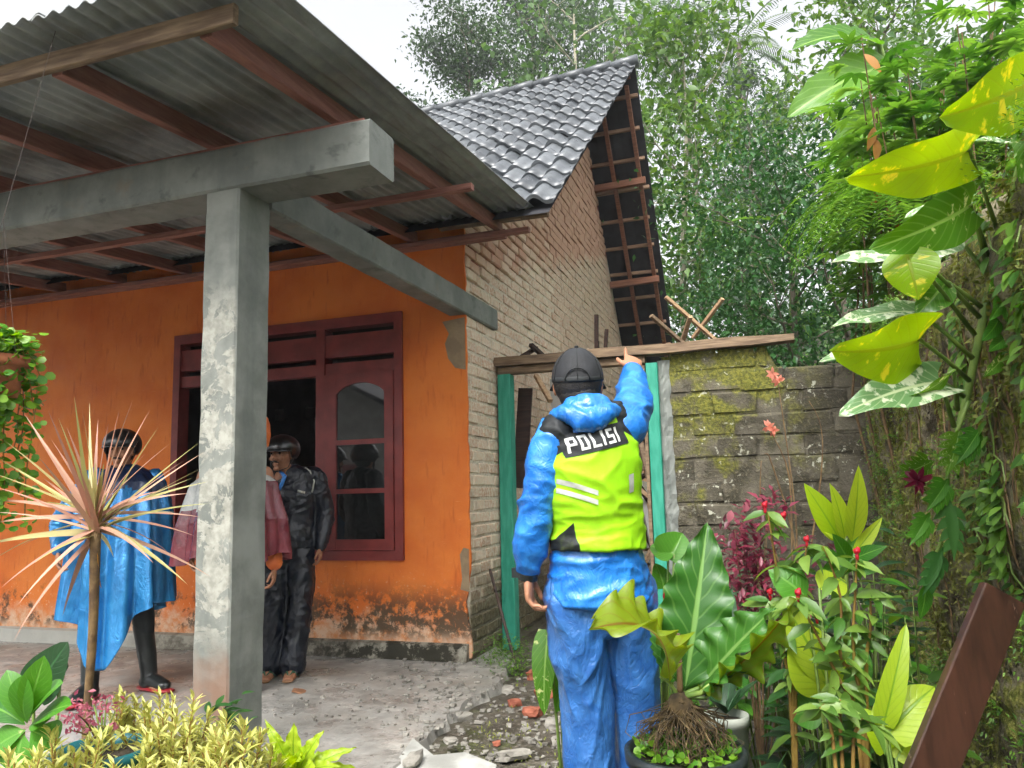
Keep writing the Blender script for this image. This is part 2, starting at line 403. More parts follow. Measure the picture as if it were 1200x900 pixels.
def m_glass():
    k = NT('window_glass'); p = k.p
    p.inputs['Base Color'].default_value = (0.012, 0.014, 0.014, 1); p.inputs['Roughness'].default_value = 0.03
    p.inputs['Specular IOR Level'].default_value = 0.8; p.inputs['IOR'].default_value = 1.9; p.inputs['Alpha'].default_value = 0.85; return k.m
PLASTER, PLINTH, CONC, COLM = m_plaster(), m_plinth(), m_concrete(), m_column()
BRICK, MORTAR, BLOCK, DIRT, SLAB = m_brick(), m_mortar(), m_block(), m_ground(), m_slab()
TILE, SHEET, GLASS = m_tile(), m_sheet(), m_glass()
WOODRED = m_wood('red_primed_timber', (128, 84, 74), (162, 114, 100))
WOODREDY = m_wood('red_primed_rafter', (130, 86, 76), (160, 112, 98), st=(9, .7, 9))
WOODOLD = m_wood('weathered_timber', (92, 74, 58), (146, 124, 98))
WOODPALE = m_wood('pale_timber', (150, 118, 88), (186, 158, 124))
WOODROOF = m_wood('roof_timber', (112, 72, 56), (150, 104, 80))
WOODBAT = m_wood('batten_timber', (138, 108, 86), (172, 142, 116))
WOODDARK = m_wood('dark_board', (40, 28, 24), (66, 46, 38))
MAROON = simple('maroon_paint', (112, 40, 38), (130, 52, 48), 6, 0.42, 0.12, 30, rand=0.04)
GREENP = simple('green_door_paint', (26, 132, 108), (52, 150, 126), 9, 0.6, 0.3, 30, stretch=(3, 3, 0.6))
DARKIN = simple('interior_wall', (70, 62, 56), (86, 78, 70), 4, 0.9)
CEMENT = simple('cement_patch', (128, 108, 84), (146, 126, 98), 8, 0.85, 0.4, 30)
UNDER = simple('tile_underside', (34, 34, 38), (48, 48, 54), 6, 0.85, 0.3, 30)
IRON = simple('rusty_iron', (40, 32, 28), (66, 46, 36), 20, 0.7, 0.3, 60)
GREYW = simple('grey_render', (150, 148, 142), (172, 170, 164), 4, 0.85, 0.2, 30)

# ================================================================== GROUND
WALLY, WALLX = 5.53, -2.22
def ground_z(x, y):
    z = -0.06
    t = max(0.0, min(1.0, (y-8.5)/5)) * max(0.0, min(1.0, (x+1.6)/1.6))
    z += t*t*(3-2*t)*max(0.0, (y-8.5))*0.30 if y < 36 else t*8.2
    far = max(0.0, min(1.0, (y-15)/6)); z += (1-max(0.0, min(1.0, (x+1.6)/1.6)))*far*min(max(0.0, y-15), 24)*0.16
    return z
xs = [-400, -150, -60, -30, -18, -12] + [-9+0.5*i for i in range(36)] + [10, 14, 20, 30, 60, 150, 400]
ys = [-400, -150, -50, -20, -10, -5] + [-2+0.5*i for i in range(40)] + [19, 21, 24, 28, 32, 36, 45, 60, 150, 400]
vs = [(x, y, ground_z(x, y)+0.012*noise.noise(Vector((x*1.7, y*1.7, 0)))) for y in ys for x in xs]
nx = len(xs)
gm = MB(); gm.add(vs, [(j*nx+i, j*nx+i+1, (j+1)*nx+i+1, (j+1)*nx+i) for j in range(len(ys)-1) for i in range(nx-1)])
tag(gm.build('ground', DIRT, sm=True), kind='structure')
# porch floor: a cement slab with a broken right edge
edge = [(-1.62, 2.1), (-1.70, 2.7), (-1.75, 3.37), (-1.80, 3.9), (-1.83, 4.55), (-1.78, 4.95), (-1.86, 5.3), (-1.95, 5.75), (-2.225, 6.1)]
ed = []
for (x0, y0), (x1, y1) in zip(edge, edge[1:]):
    for i in range(6):
        t = i/6; ed.append((x0+(x1-x0)*t+random.uniform(-.025, .025), y0+(y1-y0)*t))
ed.append(edge[-1])
sl = MB(); n = len(ed)
top = [(-7.7, y, 0.0) for x, y in ed] + [(x-0.02, y, -0.004) for x, y in ed] + [(x+0.012, y, -0.09) for x, y in ed]
sl.add(top, [(i, n+i, n+i+1, i+1) for i in range(n-1)] + [(n+i, 2*n+i, 2*n+i+1, n+i+1) for i in range(n-1)])
sl.add([(-7.7, 2.1, 0), (ed[0][0]-.02, 2.1, -0.004), (ed[0][0], 2.1, -0.09), (-7.7, 2.1, -.09)], [(0, 3, 2, 1)])
tag(sl.build('porch_floor', SLAB), kind='structure')

# ================================================================== HOUSE
house = empty('house', (-4.6, 7.5, 0), 'orange plastered house with bare brick gable, grey tiled roof and corrugated porch', 'house')
WX0, WX1, WZ0, WZ1 = -5.04, -2.765, 0.735, 2.72
fw = MB()
fw.box((-7.6, WALLY, 0), (WX0, WALLY+.15, 3.5)); fw.box((WX0, WALLY, 0), (WX1, WALLY+.15, WZ0)); fw.box((WX0, WALLY, WZ1), (WX1, WALLY+.15, 3.5))
# right-hand pier with a ragged plaster edge at the corner
zz = [0.02+i*0.045 for i in range(78)]
xe = [WALLX+0.004+0.013*noise.noise(Vector((0, 3.1, z*5)))+0.008*noise.noise(Vector((9, 3.1, z*23))) - (0.045*max(0, 1-abs(z-0.42)/0.25)) for z in zz]
m = len(zz)
fw.add([(WX1, WALLY, z) for z in zz]+[(x, WALLY, z) for x, z in zip(xe, zz)]+[(x, WALLY+.024, z) for x, z in zip(xe, zz)],
       [(i, m+i, m+i+1, i+1) for i in range(m-1)]+[(m+i, 2*m+i, 2*m+i+1, m+i+1) for i in range(m-1)])
fw.add([(WX1, WALLY, WZ0), (WX1, WALLY+.15, WZ0), (WX1, WALLY+.15, WZ1), (WX1, WALLY, WZ1)], [(0, 1, 2, 3)])
front_wall = fw.build('front_wall', PLASTER, house)
pl = MB(); pl.add(*[[(-7.6, WALLY-.07, 0.0), (-2.24, WALLY-.06, 0.0), (-2.24, WALLY-.05, .115), (-7.6, WALLY-.06, .115), (-7.6, WALLY-.003, .125), (-2.24, WALLY-.003, .125), (-2.24, WALLY-.003, 0)], [(0, 1, 2, 3), (3, 2, 5, 4), (1, 6, 5, 2)]])
pl.build('plinth', PLINTH, house)
# side (gable) wall: mortar core with every brick laid on it
def roof_front(y, x=-1.4): return 3.5 + (y-5.46)*(0.78-0.010*(-1.4-x))
RY, RZ = 10.0, 7.05
def roof_rear(y): return RZ - 1.3*(y-RY)
prof = [(WALLY+.026, -0.1), (13.3, -0.1), (13.3, roof_rear(13.3)-.12), (RY, RZ-.14), (WALLY+.026, roof_front(WALLY)-.10)]
cw = MB(); k5 = len(prof)
cw.add([(WALLX-.016, y, z) for y, z in prof]+[(WALLX-.15, y, z) for y, z in prof], [tuple(range(k5)), tuple(range(2*k5-1, k5-1, -1))]+[(i, k5+i, k5+(i+1) % k5, (i+1) % k5) for i in range(k5)])
gable = cw.build('gable_wall', MORTAR, house)
def chunk(sx, sy, sz, bev, jit, seed):
    rnd = random.Random(seed); bm = bmesh.new(); bmesh.ops.create_cube(bm, size=1)
    for v in bm.verts: v.co = Vector((v.co.x*sx, v.co.y*sy, v.co.z*sz))
    bmesh.ops.bevel(bm, geom=bm.edges[:], offset=bev, segments=1, affect='EDGES')
    for v in bm.verts: v.co += Vector([rnd.uniform(-jit, jit) for _ in range(3)])
    me = bpy.data.meshes.new('chunk'); bm.to_mesh(me); bm.free(); return me
def with_mat(me, m): me.materials.append(m); return me
BL, BH = 0.225, 0.083
bricks = [with_mat(chunk(0.06, BL, BH, 0.010, 0.004, i), BRICK) for i in range(7)]
halfs = [with_mat(chunk(0.06, BL/2-.01, BH, 0.010, 0.004, 20+i), BRICK) for i in range(3)]
spots = []; CO = 0.0975
for r in range(70):
    z = 0.03+CO*r+BH/2; y = WALLY+.028-(0.12 if r % 2 else 0.0)
    while y < 13.2:
        y0 = y; y1 = y+BL
        top = min(roof_front(max(y0, 5.5)), roof_rear(y1))-.10
        if z+BH/2 < top:
            if y0 < WALLY+.02: spots.append((WALLY+.030+(BL/2-.01)/2, z, True))
            else: spots.append(((y0+y1)/2, z, False))
        y += BL+0.013
up_line = lambda y, z: z - (3.05+(y-6.0)*0.30)
def seen(y, z): return y < 6.3 or z > 2.35+(y-6.3)*0.17
spots.sort(key=lambda s: (0 if seen(s[0], s[1]) else 1, (s[0]**2+(s[1]-1.25)**2)))
rest = MB()
for i, (y, z, half) in enumerate(spots):
    u = up_line(y, z); x = WALLX-.030+(random.uniform(-.013, -.004) if u < 0 else random.uniform(-.002, .012))+(.008 if random.random() < .06 else 0)
    if i < 300:
        o = bpy.data.objects.new('brick', random.choice(halfs if half else bricks)); COL.objects.link(o)
        o.parent = gable; o.location = (x, y, z); o.rotation_euler = (random.uniform(-.015, .015), random.uniform(-.02, .02), random.uniform(-.02, .02))
    else:
        ln = (BL/2-.01 if half else BL)/2
        rest.box((x-.03, y-ln, z-BH/2), (x+.03, y+ln, z+BH/2), jit=.004)
tag(rest.build('brickwork', BRICK, gable), kind='stuff')
for o in gable.children: o.matrix_parent_inverse = Matrix.Identity(4)
# remaining walls and the dark room behind the window
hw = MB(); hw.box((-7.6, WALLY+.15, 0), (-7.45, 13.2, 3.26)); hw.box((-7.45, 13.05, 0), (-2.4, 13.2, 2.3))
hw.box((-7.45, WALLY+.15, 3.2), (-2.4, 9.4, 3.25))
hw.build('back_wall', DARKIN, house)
pw = MB()     # partition behind the room, with two small openings onto the garden behind
Yp = 9.2
xa, za = -6.08, 1.62
pw.box((-7.45, Yp, 0), (-2.4, Yp+.1, 2.32)); pw.box((-7.45, Yp, 2.48), (-2.4, Yp+.1, 3.2)); pw.box((-7.45, Yp, 2.32), (-6.62, Yp+.1, 2.48)); pw.box((-6.47, Yp, 2.32), (-6.12, Yp+.1, 2.48)); pw.box((-5.88, Yp, 2.32), (-2.4, Yp+.1, 2.48))
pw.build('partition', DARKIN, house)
# --- window
win = MB(); FY0, FY1 = WALLY-.03, WALLY+.10
MU1, MU2 = -3.52, -4.28
T = 2.245
win.box((WX1-.07, FY0, WZ0), (WX1, FY1, WZ1)); win.box((WX0, FY0, WZ0), (WX0+.07, FY1, WZ1))
win.box((WX0+.07, FY0, WZ0), (WX1-.07, FY1, WZ0+.075)); win.box((WX0+.07, FY0, WZ1-.085), (WX1-.07, FY1, WZ1))
for mu in (MU1, MU2): win.box((mu-.04, FY0+.002, WZ0+.075), (mu+.04, FY1-.002, WZ1-.085))
window = win.build('window', MAROON, house)
for (a, b) in ((WX0+.07, MU2-.04), (MU2+.04, MU1-.04), (MU1+.04, WX1-.07)):
    for z0, z1 in ((T, T+.095), (T+.145, T+.335)):
        t = MB(); t.box((a, FY0+.02, z0), (b, FY1-.03, z1)); t.build('transom_board', MAROON, window)
# casement with three panes, the upper one arched
sx0, sx1, sz0, sz1 = MU1+.045, WX1-.075, WZ0+.08, T-.004
px0, px1 = -3.36, -2.918
sash = MB(); SY0, SY1 = FY0-.012, FY0+.03
sash.box((sx0, SY0, sz0), (px0, SY1, sz1)); sash.box((px1, SY0, sz0), (sx1, SY1, sz1))
for z0, z1 in ((sz0, .90), (1.262, 1.30), (1.655, 1.695)): sash.box((px0, SY0+.002, z0), (px1, SY1-.002, z1))
N = 14; arch = [(px0+(px1-px0)*i/N, 2.075+0.085*math.sin(math.pi*i/N)**0.7) for i in range(N+1)]
for yy, fl in ((SY0+.002, False), (SY1-.002, True)):
    vs = [(x, yy, z) for x, z in arch]+[(x, yy, sz1) for x, z in arch]
    fs = [(i, i+1, N+2+i, N+1+i) for i in range(N)]
    sash.add(vs, [f[::-1] for f in fs] if fl else fs)
sash.add([(x, SY0+.002, z) for x, z in arch]+[(x, SY1-.002, z) for x, z in arch], [(i, N+1+i, N+2+i, i+1) for i in range(N)])
sash_o = sash.build('sash', MAROON, window)
for z0, z1 in ((.90, 1.262), (1.30, 1.655), (1.695, 2.18)):
    g = MB(); g.box((px0-.005, SY0+.016, z0-.004), (px1+.005, SY0+.021, z1)); g.build('pane', GLASS, window)
# --- cement patch on the corner under the beam
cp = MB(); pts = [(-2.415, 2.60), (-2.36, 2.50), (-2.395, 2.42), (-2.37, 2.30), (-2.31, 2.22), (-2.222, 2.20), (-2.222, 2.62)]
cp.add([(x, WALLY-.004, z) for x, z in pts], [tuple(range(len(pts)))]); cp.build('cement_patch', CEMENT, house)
cp = MB(); pts = [(-2.30, .52), (-2.285, .60), (-2.30, .78), (-2.27, .83), (-2.225, .82), (-2.225, .5)]
cp.add([(x, WALLY-.004, z) for x, z in pts], [tuple(range(len(pts)))]); cp.build('cement_patch', CEMENT, house)

# --- porch: column, beams, timbers, corrugated sheets
def rough_bar(a, b, w_, h_, mat, name, bev=.008, seg=14, amp=.004, parent=house):
    a = Vector(a); b = Vector(b); mb = MB(); d = (b-a).normalized(); u = Vector((0, 0, 1)) if abs(d.z) < .9 else Vector((0, 1, 0))
    r = d.cross(u).normalized(); u = r.cross(d)
    ring = [(-1, -1), (1, -1), (1, 1), (-1, 1)]; vs = []
    for i in range(seg+1):
        p = a.lerp(b, i/seg)
        for x, y in ring:
            for q in ((x*(w_/2-bev), y*h_/2), (x*w_/2, y*(h_/2-bev))) if x*y < 0 else ((x*w_/2, y*(h_/2-bev)), (x*(w_/2-bev), y*h_/2)):
                c = p+r*q[0]+u*q[1]; vs.append(c+(r*q[0]+u*q[1]).normalized()*amp*noise.noise(c*6))
    n8 = 8
    fs = [(i*n8+k, i*n8+(k+1) % n8, (i+1)*n8+(k+1) % n8, (i+1)*n8+k) for i in range(seg) for k in range(n8)]
    fs += [tuple(range(n8))[::-1], tuple(seg*n8+k for k in range(n8))]
    mb.add(vs, fs); return mb.build(name, mat, parent)
rough_bar((-2.34, 2.945, -.1), (-2.34, 2.945, 2.672), .19, .245, COLM, 'column', .010, 40, .006)
rough_bar((-7.6, 2.935, 2.78), (-1.565, 2.935, 2.78), .235, .215, CONC, 'front_beam', .012, 60, .006)
rough_bar((-2.31, 3.054, 2.735), (-2.27, 6.22, 2.735), .16, .185, CONC, 'side_beam', .010, 30, .005)
PR0, PRS = 3.14, 0.0905
def porch_z(y): return PR0+PRS*(y-2.95)
PY0, PY1, PX1 = 1.98, 5.50, -1.575
def timber(a, b, w_, h_, mat=WOODRED, name='timber', parent=house): 
    mb = MB(); mb.bar(a, b, w_, h_, bev=.004); return mb.build(name, mat, parent)
porch = timber((-7.6, 2.93, 2.905), (-1.62, 2.93, 2.905), .13, .028, WOODRED, 'wall_plate')
for X in (-1.89, -2.62, -3.38, -4.12, -4.86, -5.6, -6.34, -7.1):
    timber((X, 2.168, porch_z(2.168)-.066), (X, 5.46, porch_z(5.46)-.066), .055, .092, WOODREDY, 'rafter')
for Y in (4.18, 5.36): timber((-7.5, Y, porch_z(Y)-.150), (-1.62, Y+.02, porch_z(Y)-.150), .05, .04, WOODRED, 'purlin')
timber((-7.6, 2.15, porch_z(2.15)-.066), (-1.74, 2.15, porch_z(2.15)-.066), .03, .080, WOODOLD, 'fascia')
timber((-7.5, 5.50, 3.245), (-1.85, 5.50, 3.245), .055, .07, WOODRED, 'wall_plate')
WV = 0.0765
def sheet(x0, x1, lift):
    per = 8; nn = max(2, int((x1-x0)/WV*per)); vs = []
    for j in range(9):
        y = PY0+(PY1-PY0)*j/8
        for i in range(nn+1):
            x = x0+(x1-x0)*i/nn; vs.append((x, y, porch_z(y)+lift+.011*(1+math.sin(2*math.pi*x/WV))+.006*noise.noise(Vector((x*1.3, y*1.1, 4)))))
    q = nn+1; top = len(vs); vs += [(a, b, c+.006) for a, b, c in vs]
    fs = [(j*q+i, (j+1)*q+i, (j+1)*q+i+1, j*q+i+1) for j in range(8) for i in range(nn)]
    fs += [(top+j*q+i, top+j*q+i+1, top+(j+1)*q+i+1, top+(j+1)*q+i) for j in range(8) for i in range(nn)]
    fs += [(i, i+1, top+i+1, top+i) for i in range(nn)]
    fs += [(j*q+nn, (j+1)*q+nn, top+(j+1)*q+nn, top+j*q+nn) for j in range(8)]
    m_ = MB(); m_.add(vs, fs); me = m_.mesh('sheet', SHEET); smooth(me); return me
x = PX1; lift = 0.0
k_ = 0
while x > -7.5:
    link('roof_sheet', sheet(x-.96, x, (k_ % 2)*.009), house); x -= .92; k_ += 1

# --- tiled roof
TW, TE = 0.204, 0.345
def tile_mesh(seed):
    rnd = random.Random(seed); q = 11; L = .385; vs = []
    for j, (y, z) in enumerate(((0, .030), (L*.5, .018), (L, .004))):
        for i in range(q):
            t = i/(q-1); vs.append((-TW/2-.006+t*(TW+.012), y, z+.050*math.sin(math.pi*t/.66)**.85 if t < .66 else z-.008*math.sin(math.pi*(t-.66)/.34)))
    nb = len(vs); vs += [(a, 0.0, c-.032) for a, b, c in vs[:q]]
    fs = [(j*q+i, j*q+i+1, (j+1)*q+i+1, (j+1)*q+i) for j in range(2) for i in range(q-1)] + [(nb+i, nb+i+1, i+1, i) for i in range(q-1)]
    fs += [(q-1, nb+q-1, 2*q-1), (0, q, nb)]
    mb = MB(); mb.add([(a, b, c+rnd.uniform(-.002, .002)) for a, b, c in vs], fs); return smooth(mb.mesh('tile', TILE))
tiles = [tile_mesh(i) for i in range(5)]
for t_ in tiles:
    for e in t_.polygons:
        if abs(e.normal.y) > .9: e.use_smooth = False
rb = MB()   # boards under the tiles
rb.add([(-7.8, 5.22, roof_front(5.22, -7.8)-.05), (-1.42, 5.22, roof_front(5.22)-.05), (-1.42, RY, RZ-.05), (-7.8, RY, RZ-.35)], [(0, 1, 2, 3)])
tile_roof = rb.build('tile_roof', UNDER, house)
ncol = int(6.3/TW); field = MB()
sl_ang = math.atan(0.78)
for r in range(17):
    y = 5.26+r*TE*math.cos(sl_ang)*1.03
    for c_ in range(ncol):
        x = -1.4-TW/2-c_*TW; z = roof_front(y, x)
        jx, jz, jr = random.uniform(-.009, .009), random.uniform(-.005, .010), random.uniform(-.035, .035)
        if c_ < 17:
            o = bpy.data.objects.new('tile', random.choice(tiles)); COL.objects.link(o); o.parent = tile_roof
            o.location = (x+jx, y, z+jz); o.rotation_euler = (math.atan(0.78-0.010*(-1.4-x))+random.uniform(-.02, .02), random.uniform(-.025, .025), jr)
        else:
            me = tiles[0]; mt = Matrix.LocRotScale(Vector((x+jx, y, z+jz)), Quaternion((1, 0, 0), sl_ang), None)
            field.add([mt @ v.co for v in me.vertices], [tuple(p.vertices) for p in me.polygons])
tag(field.build('tile_field', TILE, tile_roof, sm=True), kind='stuff')
def ridge_z(x): return RZ-0.010*(-1.4-x)*4.55
for i in range(17):
    x0 = -1.36-i*.38; mb = MB()
    mb.tube([(x0, RY, ridge_z(x0)+.035), (x0-.2, RY, ridge_z(x0-.2)+.03), (x0-.40, RY, ridge_z(x0-.4)+.02)], [(.125, .085), (.12, .08), (.105, .07)], 10, axis=(0, 1, 0))
    mb.build('ridge_cap', TILE, house, sm=True)
# rear slope seen from below beyond the gable wall: dark tiles on battens and rafters
rs = MB(); rows = 14; Y1 = 13.9
for r in range(rows):
    y0 = RY+(Y1-RY)*r/rows; y1 = RY+(Y1-RY)*(r+1.12)/rows
    q = 54; a = []; b = []
    for i in range(q+1):
        x = -7.6+(6.19)*i/q; wv = .012*math.sin(2*math.pi*x/TW)
        a.append((x, y0, roof_rear(y0)-.035+wv)); b.append((x, y1, roof_rear(y1)-.005+wv))
    nb = q+1; up = [(x, y, z+.03) for x, y, z in a+b]
    rs.add(a+b+up, [(i, i+1, nb+i+1, nb+i) for i in range(q)]+[(2*nb+i, 3*nb+i, 3*nb+i+1, 2*nb+i+1) for i in range(q)]+[(q, 3*nb-1-0, 4*nb-1, 2*nb-1)]+[(nb+i, nb+i+1, 3*nb+i+1, 3*nb+i) for i in range(q)])
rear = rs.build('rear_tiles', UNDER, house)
ra = 1.3/math.hypot(1, 1.3); rc = 1/math.hypot(1, 1.3)
off = lambda y, d: (y - d*ra, roof_rear(y) - .05 - d*rc)     # point at depth d below the rear slope
for X in (-1.55, -1.93, -2.38, -2.8, -3.3):
    (ya, za_), (yb, zb) = off(10.12, .10), off(13.6, .10); timber((X, ya, za_), (X+.03, yb, zb), .055, .075, WOODROOF, 'rafter')
for i in range(13):
    Y = 10.22+i*.268; (yy, zz_) = off(Y, .035); timber((-3.6, yy, zz_+random.uniform(-.02, .02)), (-1.47+random.uniform(-.05, .05), yy, zz_+random.uniform(-.015, .015)), .045, .05, WOODBAT, 'batten')
for Y in (10.95, 11.9): (yy, zz_) = off(Y, .18); timber((-3.3, yy, zz_-.02), (-1.46, yy, zz_+.03), .08, .10, WOODROOF, 'purlin')
timber((-2.37, 5.4, roof_front(5.4)-.11), (-1.48, 5.42, roof_front(5.4)-.11), .07, .06, WOODOLD, 'eave_timber')
mb = MB(); mb.bar((-1.72, 5.38, roof_front(5.38)-.10), (-1.72, 7.2, roof_front(7.2)-.10), .05, .08); mb.build('rafter', WOODPALE, house)
timber((-2.15, 9.75, 6.72), (-1.45, 9.75, 6.76), .06, .08, WOODROOF, 'purlin')

# ================================================================== DOORWAY BESIDE THE HOUSE, BLOCK WALL
door = empty('door_frame', (-1.5, 6.28, 0), 'old green door frame standing without a door beside the brick gable', 'door frame'); tag(door, kind='thing')
def dbar(a, b, w_, h_, mat, name, jit=.0, parent=door):
    mb = MB(); mb.bar(a, b, w_, h_, bev=.006); return mb.build(name, mat, parent)
pst = lambda x0, x1, xb, zb, zt: None
mb = MB(); mb.bar((-2.165, 6.28, -.05), (-2.15, 6.28, 2.25), .115, .12, up=(0, 1, 0), bev=.006); mb.build('post', GREENP, door)
mb = MB(); mb.bar((-.885, 6.28, -.05), (-.875, 6.28, 2.25), .095, .12, up=(0, 1, 0), bev=.006); mb.build('post', GREENP, door)
mb = MB(); mb.bar((-.955, 6.30, -.05), (-.948, 6.30, 2.24), .028, .10, up=(0, 1, 0), bev=.003); mb.build('door_stop', WOODOLD, door)
mb = MB(); mb.bar((-2.21, 6.29, 2.285), (-.93, 6.29, 2.285), .10, .062, bev=.006); mb.build('header', WOODOLD, door)
lint = MB(); segs = 16; vs = []
for i in range(segs+1):
    t = i/segs; x = -2.27+t*2.5; zc = 2.362+.012*noise.noise(Vector((x*2, 0, 5))); h = .038*(1-.35*max(0, (t-.82)/.18))+.004*noise.noise(Vector((x*9, 1, 1)))
    yy = 6.275+.01*noise.noise(Vector((x, 7, 0)))
    vs += [(x, yy-.075, zc-h), (x, yy+.075, zc-h), (x, yy+.07, zc+h), (x, yy-.07, zc+h)]
lint.add(vs, [(i*4+k, (i+1)*4+k, (i+1)*4+(k+1) % 4, i*4+(k+1) % 4) for i in range(segs) for k in range(4)]+[(0, 1, 2, 3), (segs*4+3, segs*4+2, segs*4+1, segs*4)])
tag(lint.build('lintel_plank', WOODOLD), 'long weathered plank lying across the green frame and the block wall', 'plank', kind='thing')
bwall = empty('block_wall', (0, 6.33, 0), 'low wall of dark mossy concrete blocks right of the green door frame', 'wall'); tag(bwall, kind='thing')
core = MB()
core.add([(-.80, 6.285, -.1), (.78, 6.285, -.1), (.78, 6.285, 2.02), (.12, 6.285, 2.08), (.02, 6.285, 2.29), (-.80, 6.285, 2.30),
          (-.80, 6.42, -.1), (.78, 6.42, -.1), (.78, 6.42, 2.02), (.12, 6.42, 2.08), (.02, 6.42, 2.29), (-.80, 6.42, 2.30)],
         [(0, 1, 2, 3, 4, 5), (11, 10, 9, 8, 7, 6)]+[(i, 6+i, 6+(i+1) % 6, (i+1) % 6) for i in range(6)])
core.build('mortar', BLOCK, bwall)
zt = 2.325; rr = 0
while zt > 0:
    h = random.uniform(.155, .20) if rr else .175
    x = -.745+random.uniform(-.01, .01)-(.16 if rr % 2 else 0)
    lim = .03 if rr == 0 else .74
    while x < lim:
        ln = random.uniform(.30, .40)
        x1 = min(x+ln, lim); x0 = max(x, -.745)
        if x1-x0 > .06:
            me = with_mat(chunk(x1-x0-.005, .10, h-.006, .014, .010, rr*31+int(x*100)), BLOCK)
            o = link('block', me, bwall); o.location = ((x0+x1)/2, 6.325+random.uniform(-.008, .008), zt-h/2-(.03*(x0+x1)/2 if rr == 1 else .012*(x0+x1)/2))
            o.rotation_euler = (random.uniform(-.02, .02), random.uniform(-.012, .012), random.uniform(-.02, .02))
        x = x1+.001
    zt -= h; rr += 1
mj = MB(); vs = []; ns = 60     # ragged mortar fillet between the post and the blocks
for i in range(ns+1):
    z = -.05+2.32*i/ns
    for k in range(6):
        t = k/5; vs.append((-.835+.10*t+(.022*noise.noise(Vector((z*9, 5, 0))) if k == 5 else 0), 6.262+.03*abs(t-.5)+.018*noise.noise(Vector((t*4, z*8, 2)))+.010*noise.noise(Vector((t*9, z*22, 7))), z))
mj.add(vs, [(i*6+k, i*6+k+1, (i+1)*6+k+1, (i+1)*6+k) for i in range(ns) for k in range(5)])
mj.build('mortar_fillet', CONC, bwall)
# ================================================================== PEOPLE
SKIN = simple('skin', (150, 104, 78), (166, 118, 90), 14, 0.5, 0.1, 120, spec=0.4)
HAIR = simple('black_hair', (16, 14, 13), (28, 24, 22), 60, 0.55, 0.4, 200)
BLACKCLOTH = simple('black_cap_cloth', (18, 20, 23), (30, 32, 36), 20, 0.75, 0.2, 200)
HELM = simple('black_helmet', (16, 16, 18), None, 5, 0.3, coat=0.4)
RUBBER = simple('black_rubber', (20, 24, 24), (34, 38, 38), 8, 0.35, 0.05, 40)
REDRUB = simple('red_sole', (140, 26, 34), (160, 36, 42), 8, 0.5)
EYE = simple('eye', (18, 14, 12), None, 5, 0.2)
def m_raincoat(name, c1, c2, rough=0.32, scale=9, bump=0.6, coat=0.15, sheen_lines=1.0, metal=0.0):
    k = NT(name); n = k.noise(scale, 5, 0.6, dist=0.8); w = k.noise(scale*2.2, 4, 0.55, vec=k.stretch(1.0, 1.0, 0.55), dist=1.6)
    c = k.ramp(n, 0.3, 0.7, srgb(*c1), srgb(*c2))
    ridge = k.math('ABSOLUTE', k.math('SUBTRACT', w, 0.5))
    dv = k.n('ShaderNodeVectorMath', operation='ADD'); k.set(dv.inputs[0], k.stretch(1, 1, .6)); nv = k.n('ShaderNodeTexNoise'); k.set(nv.inputs['Vector'], k.pos); nv.inputs['Scale'].default_value = scale*.8; sc_ = k.n('ShaderNodeVectorMath', operation='SCALE'); k.set(sc_.inputs[0], nv.outputs['Color']); sc_.inputs['Scale'].default_value = .16; k.set(dv.inputs[1], sc_.outputs[0])
    vo = k.voro(scale*.9, vec=dv.outputs[0]); vo2 = k.voro(scale*2.4, vec=dv.outputs[0])
    k.bump(k.math('ADD', k.math('ADD', k.math('MULTIPLY', k.ramp(ridge, 0.0, 0.10), 0.12*sheen_lines), k.math('MULTIPLY', vo2, .22)), vo), bump*.62, 0.018)
    return k.fin(c, rough, 0.5, metal, coat)
BLUEJ = m_raincoat('blue_raincoat', (20, 98, 184), (46, 130, 210), 0.32, 9, 0.8, 0.25)
BLUET = m_raincoat('blue_rain_trousers', (34, 84, 150), (60, 114, 178), 0.3, 9, 1.0, 0.25)
BLUEP = m_raincoat('shiny_blue_poncho', (30, 112, 172), (52, 140, 200), 0.24, 6, 0.8, 0.3, 1.0, 0.4)
NAVYP = m_raincoat('navy_poncho_shoulders', (14, 26, 54), (24, 44, 80), 0.3)
NAVY = m_raincoat('black_rain_suit', (10, 14, 24), (18, 26, 40), 0.36, 9, 0.5, 0.1)
MAROONP = m_raincoat('maroon_poncho', (92, 30, 42), (124, 50, 60), 0.26, 8, 0.6, 0.35)
PALEP = m_raincoat('pale_clear_cape', (156, 160, 158), (188, 190, 186), 0.25, 12, 0.8, 0.3)
ORANGEC = simple('orange_cloth', (196, 96, 42), (216, 116, 56), 10, 0.7, 0.2, 60)
LIME = simple('lime_vest', (146, 208, 10), (166, 226, 18), 5, 0.6, 0.25, 14)
VBLACK = simple('vest_black', (18, 22, 24), (30, 34, 36), 12, 0.7, 0.2, 60)
def m_vest():
    k = NT('lime_and_black_vest'); b = k.ramp(k.attr('blk'), -.0015, .0015); n = k.noise(5, 4)
    c = k.mix(b, k.ramp(n, .35, .65, srgb(134, 196, 10), srgb(154, 214, 18)), srgb(20, 24, 26)); c = k.mix(k.math('MULTIPLY', k.ramp(k.noise(7, 7, .7), .56, .72), .25), c, srgb(110, 130, 40)); k.bump(k.math('ADD', k.noise(12, 5), k.math('MULTIPLY', k.voro(420), .06)), .35, .012); return k.fin(c, .6, .4)
VESTM = m_vest()
REFL = simple('reflective_tape', (168, 170, 160), (190, 192, 184), 20, 0.35, 0.1, 100)
LETTER = simple('grey_lettering', (188, 190, 186), (206, 208, 204), 20, 0.45)
SANDAL = simple('brown_sandal', (120, 84, 54), (138, 100, 66), 14, 0.7)
STRAP = simple('green_strap', (40, 92, 70), None, 8, 0.6)

